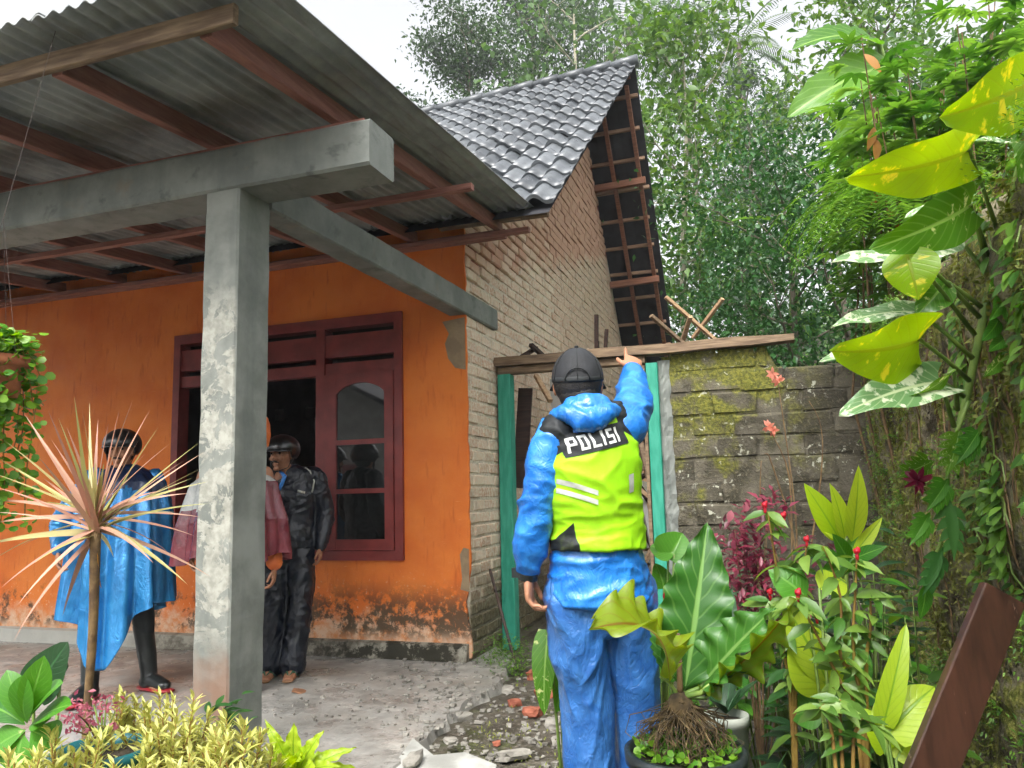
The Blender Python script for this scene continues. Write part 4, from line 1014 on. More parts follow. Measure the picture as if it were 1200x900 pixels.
def man_blue():
    f, r, Q = porch_frame(-4.23, 4.20, (.55, -.83, 0))
    J = dict(pelvis=Q(0, 0, .93), waist=Q(0, 0, 1.06), chest=Q(0, 0, 1.28), neck=Q(0, .01, 1.47), head=Q(.02, .04, 1.60),
             shR=Q(.19, 0, 1.42), shL=Q(-.19, 0, 1.42), elR=Q(.34, .10, 1.15), elL=Q(-.26, 0, 1.15), wrR=Q(.30, .30, .95), wrL=Q(-.24, .08, .92),
             hipR=Q(.10, 0, .90), hipL=Q(-.10, 0, .90), knR=Q(.13, .12, .50), knL=Q(-.15, .02, .49), anR=Q(.12, .18, .085), anL=Q(-.20, .03, .085), ftL=(f*.75-r*.75), ftR=f*.9+r*.25)
    mb = MB(); hf = (f+r*.15).normalized()
    human_core(mb, J, f, r, {'L': (Vector((0, 0, -1)), r, f, (25, 35, 25), False), 'R': (Vector((0, 0, -1))+f*.3, -r, f, (28, 38, 28), False)})
    L = head(mb, J['head'], hf); body = link('person', skin_body(mb, 'p', .006))
    tag(body, 'man in shiny blue poncho, dark helmet and black rubber boots behind the pink-leaved plant', 'person')
    face_bits(L, 1, body, True); helmet(L, body)
    h = MB(); h.ball(L(0, -.03, .0), (.08, .075, .09), 16, 12); h.build('hair', HAIR, body, sm=True)
    hem = lambda th: -.30*max(0, math.cos(th-R(80)))**6 + .10*max(0, math.cos(th-R(165)))**2 - .02*math.sin(5*th)+.06*max(0, math.cos(th-R(20)))**4
    me = poncho(-4.23, 4.20, f, r, [(1.50, .075, .075, 0, 0), (1.455, .16, .10, 0, 0), (1.38, .25, .15, 0, .01), (1.18, .285, .20, 0, .03), (.90, .295, .22, 0, .05), (.50, .315, .25, 0, .06)], 11, 1.7, [BLUEP, NAVYP], .15, hem=hem)
    mi = []
    for p in me.polygons:
        q = p.center-Vector((-4.23, 4.20, 0)); a = q.dot(r)
        mi.append(1 if p.center.z > 1.30+.5*max(0, .1-abs(a+.05)) and a < .12 else 0)
    me.polygons.foreach_set('material_index', mi); pc = link('poncho', me, body)
    t = MB()
    for s in 'LR': limb(t, [J['hip'+s], J['kn'+s], J['kn'+s]*.5+J['an'+s]*.5], [.085, .072, .05], 12)
    link('trousers', garment(t, VBLACK, .012, 2), body)
    sl = MB(); limb(sl, [J['shR'], J['elR'], J['wrR']-UP*-.02], [.07, .068, .05], 12); link('sleeve', garment(sl, BLUEP, .010, 2, .01, 10, (1, 1, 1), 2), body)
    sl = MB(); limb(sl, [J['shL'], J['elL'], J['wrL']-UP*-.02], [.06, .058, .05], 12); link('sleeve', garment(sl, BLUEP, .010, 2, .01, 10, (1, 1, 1), 4), body)
    for s in 'LR':
        a = J['an'+s]; fd = Vector(J['ft'+s]).normalized(); rr = UP.cross(fd); b = MB()
        limb(b, [J['kn'+s]-UP*.06, J['kn'+s]*.5+a*.5, a+UP*.03, a-UP*.03], [.066, .062, .054, .054], 16)
        limb(b, [a-fd*.035-UP*.03, a+fd*.06-UP*.022, a+fd*.15-UP*.035, a+fd*.19-UP*.04], [(.048, .045), (.05, .05), (.05, .034), (.038, .026)], 16, axis=rr)
        bo = link('boot', garment(b, RUBBER, .008, 2), body)
        so = MB(); so.tube([a-fd*.085-UP*.072, a-fd*.03-UP*.072, a+fd*.06-UP*.072, a+fd*.16-UP*.072, a+fd*.235-UP*.066], [(.03, .012), (.05, .013), (.045, .013), (.056, .013), (.03, .012)], 14, axis=rr); so.build('sole', REDRUB, bo, sm=True)
man_blue()

def man_maroon():
    f, r, Q = porch_frame(-3.42, 4.33, (.45, -.88, 0))
    J = dict(pelvis=Q(0, 0, .93), waist=Q(0, 0, 1.06), chest=Q(0, 0, 1.28), neck=Q(-.03, .01, 1.46), head=Q(-.10, .03, 1.585),
             shR=Q(.19, 0, 1.41), shL=Q(-.19, 0, 1.41), elR=Q(.25, .02, 1.15), elL=Q(-.25, 0, 1.10), wrR=Q(.24, .10, .92), wrL=Q(-.27, .07, .79),
             hipR=Q(.10, 0, .90), hipL=Q(-.10, 0, .90), knR=Q(.10, .03, .49), knL=Q(-.10, .03, .49), anR=Q(.11, .02, .085), anL=Q(-.11, .02, .085))
    mb = MB(); human_core(mb, J, f, r, {'L': (Vector((0, 0, -1))+f*.2, r, f, (25, 35, 25), False), 'R': (Vector((0, 0, -1)), -r, f, (25, 35, 25), False)})
    L = head(mb, J['head'], f); body = link('person', skin_body(mb, 'p', .007))
    tag(body, 'person in maroon rain poncho mostly hidden behind the concrete porch column', 'person')
    face_bits(L, 1, body)
    h = MB(); h.ball(L(0, -.02, .02), (.083, .095, .10), 16, 12); h.build('hair', HAIR, body, sm=True)
    hd = MB(); hd.tube([L(-.03, -.03, .03), L(-.06, -.03, .11), L(-.085, -.03, .17), L(-.095, -.03, .215)], [(.085, .09), (.07, .07), (.035, .035), (.006, .006)], 12); link('pointed_hood', garment(hd, ORANGEC, .008, 2, .006, 14), body)
    me = poncho(-3.42, 4.33, f, r, [(1.49, .075, .075, 0, 0), (1.44, .17, .11, 0, 0), (1.35, .27, .17, 0, .01), (1.10, .33, .21, 0, .03), (.86, .35, .22, 0, .04)], 10, 4.2, [MAROONP, PALEP], .085, hem=lambda th: -.03*math.sin(4*th))
    me.polygons.foreach_set('material_index', [1 if (p.center.z > 1.17+.05*noise.noise(p.center*7) and (p.center-Vector((-3.42, 4.33, 0))).dot(r) > -.05) or p.center.z > 1.36 else 0 for p in me.polygons])
    link('poncho', me, body)
    s_ = MB(); limb(s_, [J['elL']*.6+J['wrL']*.4, J['elL']*.3+J['wrL']*.7, J['wrL']+UP*.03], [.056, .054, .05], 12); link('sleeve', garment(s_, ORANGEC, .010, 2, .008, 10), body)
    t = MB(); limb(t, [J['pelvis']+UP*.05, J['pelvis']-UP*.06], [(.17, .12), (.165, .12)], 16, axis=r)
    for s in 'LR': limb(t, [J['hip'+s], J['kn'+s], J['an'+s]], [.09, .075, .07], 14)
    link('trousers', garment(t, VBLACK, .012, 2), body)
    for s in 'LR':
        a = J['an'+s]; b = MB(); b.tube([a-f*.07-UP*.05, a-UP*.04, a+f*.12-UP*.055, a+f*.18-UP*.062], [(.04, .03), (.045, .04), (.048, .028), (.036, .018)], 12, axis=r); b.build('shoe', RUBBER, body, sm=True)
man_maroon()
# ================================================================== PLANT HELPERS
SHAPES = {
    'ovate': lambda t: math.sin(math.pi*t**.72)**.85 if 0 < t < 1 else 0.0,
    'heart': lambda t: (1.0*math.sin(math.pi*min(1, (t*.86+.10)**.62))**.8) if t < 1 else 0.0,
    'lance': lambda t: math.sin(math.pi*t**.85)**1.1 if 0 < t < 1 else 0.0,
    'strap': lambda t: min(1, t*6+.35)*(1-t**4)**.8,
    'spike': lambda t: min(1, .5+t*6)*(1-t**1.6),
    'obov': lambda t: math.sin(math.pi*t**1.35)**.8*.98+.02 if 0 < t < 1 else 0.0,
}
def leaf_geo(base, tip, normal, width, shape='ovate', fold=.18, arch=.06, wave=0.0, wfreq=5, ruffle=0.0, nu=6, nv=12, twist=0.0, notch=0.0):
    """vertices, faces and uv of one leaf blade running from base to tip, upper face toward normal"""
    base = Vector(base); tip = Vector(tip); y = tip-base; L = y.length; y.normalize(); n = Vector(normal); n = n-y*n.dot(y)
    if n.length < 1e-4: n = y.orthogonal()
    n.normalize(); x = y.cross(n)
    vs = []; uv = []; fn = SHAPES[shape]; ph = random.uniform(0, 6)
    for j in range(nv+1):
        t = j/nv; w_ = fn(t)*width/2; a = twist*t
        for i in range(nu+1):
            s = -1+2*i/nu
            z = abs(s)*w_*fold + arch*L*4*t*(1-t) + wave*L*math.sin(wfreq*2*math.pi*t+ph+(1.5 if s > 0 else 0))*s*s
            z += ruffle*L*math.sin(wfreq*2.3*2*math.pi*t+ph*2)*abs(s)**3
            xx = s*w_*(1+(.06*math.sin(wfreq*2.3*2*math.pi*t+ph) if ruffle else 0)); yy = t*L - notch*L*abs(s)**2*max(0, .25-t)*2
            vs.append(base+x*(xx*math.cos(a))+y*yy+n*(z+xx*math.sin(a))); uv.append((i/nu, t))
    fs = [(j*(nu+1)+i, j*(nu+1)+i+1, (j+1)*(nu+1)+i+1, (j+1)*(nu+1)+i) for j in range(nv) for i in range(nu)]
    return vs, fs, uv
class LB:
    """collects leaf blades with uv and a per-leaf random value"""
    def __init__(s): s.v = []; s.f = []; s.uv = []; s.r = []
    def add(s, geo, rnd=None):
        v, f, uv = geo; b = len(s.v); s.v += [tuple(p) for p in v]; s.f += [tuple(i+b for i in q) for q in f]; s.uv += uv
        s.r += [random.random() if rnd is None else rnd]*len(v); return s
    def build(s, name, mat, parent=None, sm=True):
        me = bpy.data.meshes.new(name); me.from_pydata(s.v, [], s.f); finish_leaf(me, np.array(s.uv), np.array(s.r), mat, sm); return link(name, me, parent)
def finish_leaf(me, uv, rnd, mat, sm=True):
    n = len(me.loops); li = np.empty(n, np.int32); me.loops.foreach_get('vertex_index', li)
    if uv is not None:
        lay = me.uv_layers.new(name='UVMap'); lay.data.foreach_set('uv', np.asarray(uv, np.float32)[li].ravel())
    at_ = me.attributes.new('rnd', 'FLOAT', 'POINT'); at_.data.foreach_set('value', np.asarray(rnd, np.float32))
    me.materials.append(mat)
    if sm: smooth(me)
    me.update()
def T_leaf(w=.45, fold=.10, droop=.06):
    v = np.array([(0, 0, 0), (w/2, .42, fold), (0, 1, -droop), (0, .45, 0), (-w/2, .42, fold)], np.float32)
    return v, np.array([(0, 1, 2, 3), (0, 3, 2, 4)], np.int32), np.array([(.5, 0), (1, .42), (.5, 1), (.5, .45), (0, .42)], np.float32)
def T_blade(w=.4, fold=.10, droop=.18):
    t = np.array([0, .22, .48, .76, 1.0]); ww = np.array([.12, .78, 1.0, .62, .02])*w/2; z = -droop*t*t; v = []; uv = []
    for a, b, c in zip(t, ww, z): v += [(-b, a, c+fold*b*2), (0, a, c), (b, a, c+fold*b*2)]; uv += [(0, a), (.5, a), (1, a)]
    f = []
    for j in range(4): f += [(j*3, j*3+1, j*3+4, j*3+3), (j*3+1, j*3+2, j*3+5, j*3+4)]
    return np.array(v, np.float32), np.array(f, np.int32), np.array(uv, np.float32)
def T_round():
    a = [(0, 0, 0)]+[(.5*math.sin(t), .5-.5*math.cos(t), .05*math.sin(2*t)) for t in np.linspace(.5, 2*math.pi-.5, 7)]
    return np.array(a, np.float32), np.array([(0, 1, 2, 3), (0, 3, 4, 5), (0, 5, 6, 7)], np.int32), np.array([(x+.5, y) for x, y, z in a], np.float32)
def scatter(name, tmpl, pos, dirs, nrm, size, mat, parent=None, rnd=None, kind=None):
    """one mesh of many small leaves; pos, dirs, nrm: (N,3); size (N,)"""
    v, f, uv = tmpl; pos = np.asarray(pos, np.float32); N = len(pos)
    y = np.asarray(dirs, np.float32); y = y/np.maximum(1e-6, np.linalg.norm(y, axis=1, keepdims=True))
    n = np.asarray(nrm, np.float32); n = n-y*np.sum(n*y, 1, keepdims=True); n = n/np.maximum(1e-6, np.linalg.norm(n, axis=1, keepdims=True)); x = np.cross(y, n)
    s = np.asarray(size, np.float32)[:, None, None]
    V = pos[:, None, :] + s*(v[None, :, 0:1]*x[:, None, :]+v[None, :, 1:2]*y[:, None, :]+v[None, :, 2:3]*n[:, None, :])
    nv = len(v); F = (f[None]+(np.arange(N)*nv)[:, None, None]).reshape(-1, f.shape[1])
    me = bpy.data.meshes.new(name); me.vertices.add(N*nv); me.vertices.foreach_set('co', V.astype(np.float32).ravel())
    k = f.shape[1]; me.loops.add(F.size); me.loops.foreach_set('vertex_index', F.astype(np.int32).ravel())
    me.polygons.add(len(F)); me.polygons.foreach_set('loop_start', np.arange(0, F.size, k, dtype=np.int32)); me.polygons.foreach_set('loop_total', np.full(len(F), k, np.int32))
    me.update(calc_edges=True)
    r = np.random.rand(N) if rnd is None else np.asarray(rnd)
    finish_leaf(me, np.tile(uv, (N, 1)), np.repeat(r, nv), mat, True)
    return tag(link(name, me, parent), kind=kind)
def rdir(n, up=0.0):
    a = np.random.normal(size=(n, 3)); a[:, 2] += up; return a/np.linalg.norm(a, axis=1, keepdims=True)

# leaf materials -----------------------------------------------------------
LF = dict(
    tree_fine=leafmat('leaf_feathery', (34, 58, 32), (78, 104, 62), .35, .5),
    tree_light=leafmat('leaf_light_green', (52, 90, 34), (108, 142, 58), .4, .5),
    tree_dark=leafmat('leaf_dark_green', (28, 66, 30), (60, 112, 46), .3, .4),
    tree_mid=leafmat('leaf_mid_green', (48, 82, 40), (98, 132, 66), .35, .5),
    palm=leafmat('leaf_palm', (46, 72, 46), (84, 110, 70), .25, .45),
    weed=leafmat('leaf_weed', (50, 92, 28), (120, 160, 56), .4, .45),
    banana=leafmat('leaf_banana', (74, 124, 38), (112, 160, 52), .45, .35, vein=(150, 186, 96)),
    cassava=leafmat('leaf_cassava', (54, 100, 34), (118, 160, 66), .4, .42),
    pothos=leafmat('leaf_pothos_yellow', (114, 156, 16), (144, 176, 26), .5, .3, vari=(212, 206, 70), vari_amt=.58, vein=(128, 150, 30), vscale=(1.4, 5)),
    pothos_green=leafmat('leaf_pothos_green', (58, 112, 30), (98, 142, 40), .4, .25, vari=(196, 204, 132), vari_amt=.60, vein=(130, 168, 80), vscale=(1.4, 5)),
    pothos_pale=leafmat('leaf_pothos_pale', (96, 136, 84), (128, 158, 104), .3, .2, vari=(206, 216, 184), vari_amt=.50, vein=(190, 206, 160), vscale=(1.4, 6)),
    glossy=leafmat('leaf_glossy_green', (44, 104, 24), (86, 146, 40), .35, .38, vein=(104, 156, 62)),
    dark=leafmat('leaf_deep_green', (24, 52, 28), (40, 76, 38), .2, .3, vein=(48, 88, 50)),
    anth=leafmat('leaf_anthurium', (44, 92, 28), (70, 122, 42), .3, .36, vein=(112, 152, 76)),
    anth_y=leafmat('leaf_anthurium_yellow', (92, 122, 20), (128, 148, 32), .45, .28, vein=(120, 96, 24)),
    yellow=leafmat('leaf_variegated_yellow', (176, 176, 82), (208, 204, 130), .25, .5, vari=(104, 138, 58), vari_amt=.54, vscale=(4, 2)),
    croton=leafmat('leaf_croton_red', (74, 26, 38), (150, 56, 78), .3, .4),
    lime=leafmat('leaf_lime', (146, 178, 22), (180, 200, 62), .45, .38, vein=(120, 160, 30)),
    pink=leafmat('leaf_dracaena_pink', (166, 118, 98), (188, 152, 128), .1, .5),
    olive=leafmat('leaf_dracaena_olive', (146, 146, 84), (178, 164, 112), .2, .45),
    ivy=leafmat('leaf_ivy', (58, 116, 30), (128, 168, 46), .4, .4),
    moss=leafmat('moss_leaf', (84, 98, 32), (150, 152, 76), .3, .7),
    celosia=leafmat('leaf_celosia', (62, 104, 36), (128, 156, 66), .35, .42),
    grassy=leafmat('leaf_grassy', (40, 84, 36), (66, 110, 50), .3, .4),
    red=leafmat('petal_red', (170, 18, 34), (206, 34, 56), .3, .5),
    pinkflower=leafmat('petal_pink', (150, 66, 88), (184, 116, 124), .4, .5),
    maroonflower=leafmat('petal_maroon', (84, 14, 36), (120, 26, 52), .3, .5),
    peach=leafmat('petal_peach', (204, 128, 106), (224, 160, 136), .4, .5),
    dry=leafmat('leaf_dry', (150, 104, 48), (186, 132, 58), .4, .6),
)
STEMG = simple('green_stem', (88, 116, 48), (120, 142, 64), 12, 0.5)
STEMB = simple('brown_stem', (84, 64, 42), (120, 96, 62), 20, 0.8, 0.4, 60)
STEMO = simple('ochre_stem', (142, 116, 48), (120, 90, 40), 14, 0.7, 0.3, 60)
BARK = simple('tree_bark', (84, 76, 64), (128, 120, 104), 6, 0.9, 0.5, 20, stretch=(1, 1, .3))
BARKP = simple('pale_bark', (138, 132, 114), (172, 166, 146), 5, 0.85, 0.3, 20)
ROOTS = simple('root_fibre', (52, 42, 26), (100, 82, 52), 30, 0.9)
SOIL = simple('potting_soil', (40, 34, 26), (60, 52, 38), 20, 0.95, 0.8, 60)
TERRA = simple('terracotta', (168, 96, 66), (190, 116, 84), 8, 0.8, 0.2, 60)
POTBLACK = simple('black_plastic_pot', (26, 32, 34), (42, 50, 52), 10, 0.4, 0.1, 60)
POTTEAL = simple('teal_plastic_pot', (10, 84, 92), (18, 100, 106), 10, 0.4)
POTWHITE = simple('dirty_white_pot', (150, 158, 146), (176, 180, 168), 10, 0.6, 0.2, 40)
VIEWN = (-CF*.8+UP*.6).normalized()

def pot(cx, cy, z0, z1, r0, r1, mat, parent, name='pot', soil=True, ribs=0):
    seg = 32; prof = [(r0*.6, z0), (r0, z0), (r0+(r1-r0)*.5, (z0+z1)/2), (r1*.985, z1-.035), (r1*1.05, z1-.034), (r1*1.06, z1), (r1*.97, z1+.002), (r1*.95, z1-.03)]
    mb = MB(); vs = []
    for r, z in prof:
        for k in range(seg):
            q = 1+(.018*(k % 2) if ribs and z < z1-.035 else 0); a = 2*math.pi*k/seg; vs.append((cx+r*q*math.cos(a), cy+r*q*math.sin(a), z))
    fs = [(j*seg+k, j*seg+(k+1) % seg, (j+1)*seg+(k+1) % seg, (j+1)*seg+k) for j in range(len(prof)-1) for k in range(seg)]
    fs.append(tuple(range(seg))[::-1]); mb.add(vs, fs); p = mb.build(name, mat, parent, sm=True)
    if soil:
        s = MB(); vs = [(cx, cy, z1-.012)]+[(cx+r1*.955*math.cos(2*math.pi*k/24), cy+r1*.955*math.sin(2*math.pi*k/24), z1-.026) for k in range(24)]
        s.add(vs, [(0, 1+k, 1+(k+1) % 24) for k in range(24)]); s.build('soil', SOIL, parent)
    return p
def one_leaf(parent, base, tip, normal, width, mat, shape='ovate', name='leaf', petiole=None, pr=.006, pm=None, **kw):
    lb = LB(); lb.add(leaf_geo(base, tip, normal, width, shape, **kw)); o = lb.build(name, LF[mat] if isinstance(mat, str) else mat, parent)
    if petiole is not None:
        mb = MB(); a = Vector(petiole); b = Vector(base); m_ = (a+b)*.5+UP*.02*(b-a).length; mb.tube([a, m_, b, b+(Vector(tip)-b)*.12], [pr*1.25, pr, pr*.9, pr*.5], 7); mb.build('petiole', pm or STEMG, parent, sm=True)
    return o
def stem(parent, pts, rad, mat=STEMG, name='stem', seg=8):
    mb = MB(); p, r = catmull(pts, rad, 4); mb.tube(p, r, seg); return mb.build(name, mat, parent, sm=True)

# ================================================================== FRONT LEFT GARDEN
# --- pink dracaena on a thin cane
D = 2.42; dr = empty('dracaena', at(101, 860, D).xy.to_3d()+Vector((0, 0, -.05)), 'spiky dracaena with long pink leaves on a thin cane in front of the porch', 'plant')
top = at(112, 622, D); foot = at(102, 835, D)
stem(dr, [(foot.x-.01, foot.y, -.05), foot*.5+Vector((foot.x-.01, foot.y, -.05))*.5+Vector((.006, 0, 0)), foot, foot*.55+top*.45+Vector((.008, 0, 0)), top], [.013, .0125, .012, .0135, .016], STEMB, 'cane')
ends = [(87, 464), (105, 471), (156, 468), (176, 480), (56, 480), (28, 484), (115, 491), (128, 493), (152, 503), (68, 489), (200, 519), (233, 519), (240, 529), (171, 531), (-6, 535), (5, 516), (-12, 553), (-20, 587), (-16, 615), (240, 547), (246, 564), (246, 590), (236, 606), (15, 753), (20, 710), (73, 723), (133, 653), (220, 685), (247, 676), (-22, 640), (-24, 668), (228, 628), (150, 560), (90, 540), (50, 560), (190, 575), (30, 590), (205, 600), (0, 690), (60, 515), (140, 480), (96, 480), (40, 505), (186, 500), (215, 540), (-10, 570), (-14, 600), (222, 578), (226, 560), (165, 512), (78, 500), (45, 535), (200, 650), (40, 660), (25, 640), (180, 660)]
for i, (x, y) in enumerate(ends):
    ph = (x-112)/150; d = D + random.uniform(-.22, .24); ln = math.hypot(x-112, y-612)
    if ln < 110: d = D-.30+random.random()*.1 if i % 2 else D+.28
    b = top+UP*random.uniform(-.02, .05)+Vector((random.uniform(-.012, .012), random.uniform(-.012, .012), 0)); t = at(x, y, d)
    one_leaf(dr, b, t, UP*.7-CF*.5+Vector((random.uniform(-.3, .3),)*3), .018 if y < 640 else .024, 'pink' if random.random() < .72 else 'olive', 'spike', arch=.05 if y > 560 else .015, fold=.35, nu=2, nv=9)
for x, y in ((100, 545), (112, 540), (122, 542), (105, 560), (118, 556), (126, 575), (97, 575)):
    one_leaf(dr, top+UP*.01, at(x, y, D-.05), -CF+UP*.2, .028, 'olive', 'spike', nu=2, nv=8, fold=.3, arch=.01)
one_leaf(dr, top-UP*.06, at(119, 690, D+.02), -CF, .022, 'dry', 'spike', nu=2, nv=8)
# --- hanging pot with ivy
hp = at(-8, 437, 2.62); hb = empty('hanging_planter', (hp.x, hp.y, hp.z-.08), 'terracotta pot of trailing green ivy hanging under the porch eave', 'hanging plant')
pot(hp.x, hp.y, hp.z-.085, hp.z+.055, .075, .10, TERRA, hb)
for a in (0, 120, 240):
    q = Vector((hp.x+.1*math.cos(R(a)), hp.y+.1*math.sin(R(a)), hp.z+.05)); mb = MB(); mb.tube([q, (hp.x, hp.y, hp.z+.55), (hp.x, 2.05, 3.05)], .0008, 5); mb.build('wire', IRON, hb)
P_, Dd, Nn, Sz = [], [], [], []
vines = []
for i in range(34):
    a = random.uniform(0, 2*math.pi) if i > 12 else random.uniform(-1.2, 1.0); rr = random.uniform(.04, .13); ln = random.choice([.1, .25, .4, .6, .75]); q = Vector((hp.x, hp.y, hp.z+.06)); out = Vector((math.cos(a), math.sin(a), 0)); pts = []
    for k in range(9):
        t = k/8; pts.append(q+out*(rr*min(1, t*2.4)+.03*noise.noise(Vector((i, t*3, 0))))+UP*(.06*math.sin(min(1, t*2.2)*math.pi)-ln*max(0, t-.22))+Vector((.02*noise.noise(Vector((i*3, t*4, 1))), 0, 0)))
    vines.append(pts)
    for k in range(int(12+ln*75)):
        t = random.random(); j = min(7, int(t*8)); p = pts[j].lerp(pts[j+1], t*8-j); P_.append(p+Vector([random.gauss(0, .016) for _ in range(3)])); Dd.append(out*.7+Vector([random.gauss(0, .6) for _ in range(3)])+UP*-.3); Nn.append(out*.6+UP*.7-CF*.5+Vector([random.gauss(0, .3) for _ in range(3)])); Sz.append(random.uniform(.020, .038))
for i in range(150): P_.append(hp+Vector((random.gauss(.03, .055), random.gauss(.03, .05), random.uniform(.06, .15)))); Dd.append(Vector((random.gauss(0, 1), random.gauss(0, 1), .2))); Nn.append(UP-CF*.4+Vector((random.gauss(0, .3), 0, 0))); Sz.append(random.uniform(.022, .042))
scatter('foliage', T_round(), P_, Dd, Nn, Sz, LF['ivy'], hb)
mb = MB()
for pts in vines: mb.tube(pts, .0022, 4)
mb.build('vines', STEMO, hb)
# --- yellow variegated shrubs in pots
def yellow_shrub(cx, cy, top_z, spread, nst, label, leafs=24, size=.060, pr_=.13, pmat=POTBLACK, mat='yellow'):
    g = empty('variegated_shrub', (cx, cy, -.05), label, 'shrub', 'yellow variegated shrubs in the front bed'); pz = .22
    pot(cx, cy, -.05, pz, pr_*.75, pr_, pmat, g)
    P_, Dd, Nn, Sz, Rn = [], [], [], [], []; st = MB()
    for i in range(nst):
        a = random.uniform(0, 2*math.pi); rr = spread*math.sqrt(random.random()); h = top_z*(1-.30*(rr/spread)**2)*random.uniform(.80, 1.02)
        p0 = Vector((cx+rr*.25*math.cos(a), cy+rr*.25*math.sin(a), pz-.03)); p2 = Vector((cx+rr*math.cos(a), cy+rr*math.sin(a), max(h, pz+.05))); p1 = (p0+p2)*.5+Vector((random.gauss(0, .02), random.gauss(0, .02), .03))
        st.tube([p0, p1, p2], [.005, .004, .002], 5); ax = (p2-p1).normalized(); rnd = random.random()
        for k in range(leafs):
            t = (k/leafs)**.7; p = p1.lerp(p2, t); az = k*2.4; side = Vector((math.cos(az), math.sin(az), 0)); dd = side*(1.25-.8*t)+ax*(.25+.8*t)+Vector([random.gauss(0, .2) for _ in range(3)])
            P_.append(p); Dd.append(dd); Nn.append(UP+side*-.3+Vector([random.gauss(0, .2) for _ in range(3)])); Sz.append(size*random.uniform(.7, 1.25)*(1-.35*t)); Rn.append(min(1, max(0, rnd*.6+random.random()*.4)))
    st.build('stems', STEMO, g); scatter('foliage', T_blade(.26, .22, .25), P_, Dd, Nn, Sz, LF[mat], g, Rn); return g
for (x, y, d, sp, ns, lab) in ((195, 806, 2.30, .21, 90, 'fullest yellow variegated shrub in front of the concrete column'),
                               (275, 838, 2.15, .15, 56, 'yellow variegated shrub beside the lime green fern'),
                               (78, 842, 1.98, .15, 52, 'yellow variegated shrub beside the broad-leaved green plant'),
                               (150, 866, 1.88, .13, 44, 'low yellow variegated shrub in front of the teal pot'),
                               (148, 796, 2.55, .06, 14, 'small yellow variegated shrub rising beside the dracaena cane'),
                               (22, 862, 1.75, .13, 44, 'yellow variegated shrub growing below the hanging ivy'),
                               (235, 868, 1.9, .15, 56, 'yellow variegated shrub lowest in the row before the fern')):
    p = at(x, y, d); yellow_shrub(p.x, p.y, p.z, sp, ns, lab)
# --- teal pot with pink-stemmed flowers
p = at(120, 885, 2.2); g = empty('flower_pot', (p.x, p.y, -.05), 'teal plastic pot with small pink flowers at the foot of the dracaena', 'potted plant')
pot(p.x, p.y, -.05, p.z+.02, .10, .13, POTTEAL, g)
P_, Dd, Nn, Sz = [], [], [], []
for i in range(46):
    q = at(random.uniform(78, 136), random.uniform(818, 856), 2.2+random.uniform(-.08, .08)); P_ += [q+Vector([random.gauss(0, .008) for _ in range(3)]) for _ in range(5)]; Dd += [Vector([random.gauss(0, 1) for _ in range(3)]) for _ in range(5)]; Nn += [Vector([random.gauss(0, 1) for _ in range(3)])+UP for _ in range(5)]; Sz += [random.uniform(.012, .024) for _ in range(5)]
    if i % 4 == 0: stem(g, [(p.x, p.y, p.z), (Vector((p.x, p.y, p.z))+q)*.5+UP*.02, q], [.003, .0025, .0015], MATS['brown_stem'] if i % 8 else STEMG)
scatter('flowers', T_leaf(.5), P_, Dd, Nn, Sz, LF['pinkflower'], g, kind='stuff')
# --- broad green plant and a deep green taro leaf at the far left
p = at(25, 865, 2.0); g = empty('broadleaf_plant', (p.x, p.y, -.05), 'glossy broad-leaved green plant at the lower left edge', 'plant')
stem(g, [(p.x, p.y, -.05), (p.x, p.y, .35), p+UP*.02], [.014, .012, .008])
for bx, by, tx, ty, wd in ((30, 850, -18, 824, 34), (28, 848, 8, 785, 30), (30, 845, 52, 768, 34), (34, 846, 74, 800, 40), (38, 850, 84, 826, 36), (36, 856, 66, 872, 44), (30, 856, -10, 880, 40), (32, 848, 30, 790, 38), (28, 860, 20, 905, 44), (34, 852, 60, 842, 34)):
    d = 2.0+random.uniform(-.1, .08); one_leaf(g, at(bx, by, 2.0), at(tx, ty, d), UP*.8-CF*.55+Vector((random.gauss(0, .2), 0, 0)), wd*d/900, 'glossy', 'obov', fold=.12, arch=.08)
p = at(60, 870, 2.5); g = empty('taro_plant', (p.x, p.y, -.05), 'deep green taro leaf rising behind the broad-leaved plant', 'plant')
one_leaf(g, at(38, 815, 2.5), at(80, 752, 2.52), -CF+UP*.3, .15, 'dark', 'heart', arch=.03, petiole=(p.x, p.y, -.02), nu=8, nv=14, fold=.08)
one_leaf(g, at(70, 800, 2.5), at(40, 745+30, 2.6), -CF+UP*.5, .14, 'dark', 'heart', arch=.05, petiole=(p.x, p.y, -.02), nu=8, nv=12)
# --- lime strap fern beside the porch floor
p = at(345, 905, 2.35); g = empty('lime_fern', (p.x, p.y, -.05), 'lime green strap-leaved fern beside the porch floor edge', 'fern')
pot(p.x, p.y, -.05, p.z-.04, .09, .12, POTBLACK, g)
for (tx, ty, wd, dd) in ((345, 846, 20, 0), (380, 855, 16, .02), (418, 876, 14, .03), (400, 898, 14, -.05), (365, 872, 20, -.06), (322, 862, 18, -.02), (310, 842, 12, .05), (300, 880, 16, -.05), (425, 902, 12, .05), (352, 890, 22, -.12), (330, 885, 20, -.12), (392, 880, 14, .1), (372, 905, 20, -.15)):
    d = 2.35+dd; one_leaf(g, at(345+(tx-345)*.12, 905, 2.35), at(tx, ty, d), UP*.7-CF*.6, wd*d/900*1.2, 'lime', 'lance', fold=.2, arch=.07, ruffle=.03, wfreq=2, nu=6, nv=36)
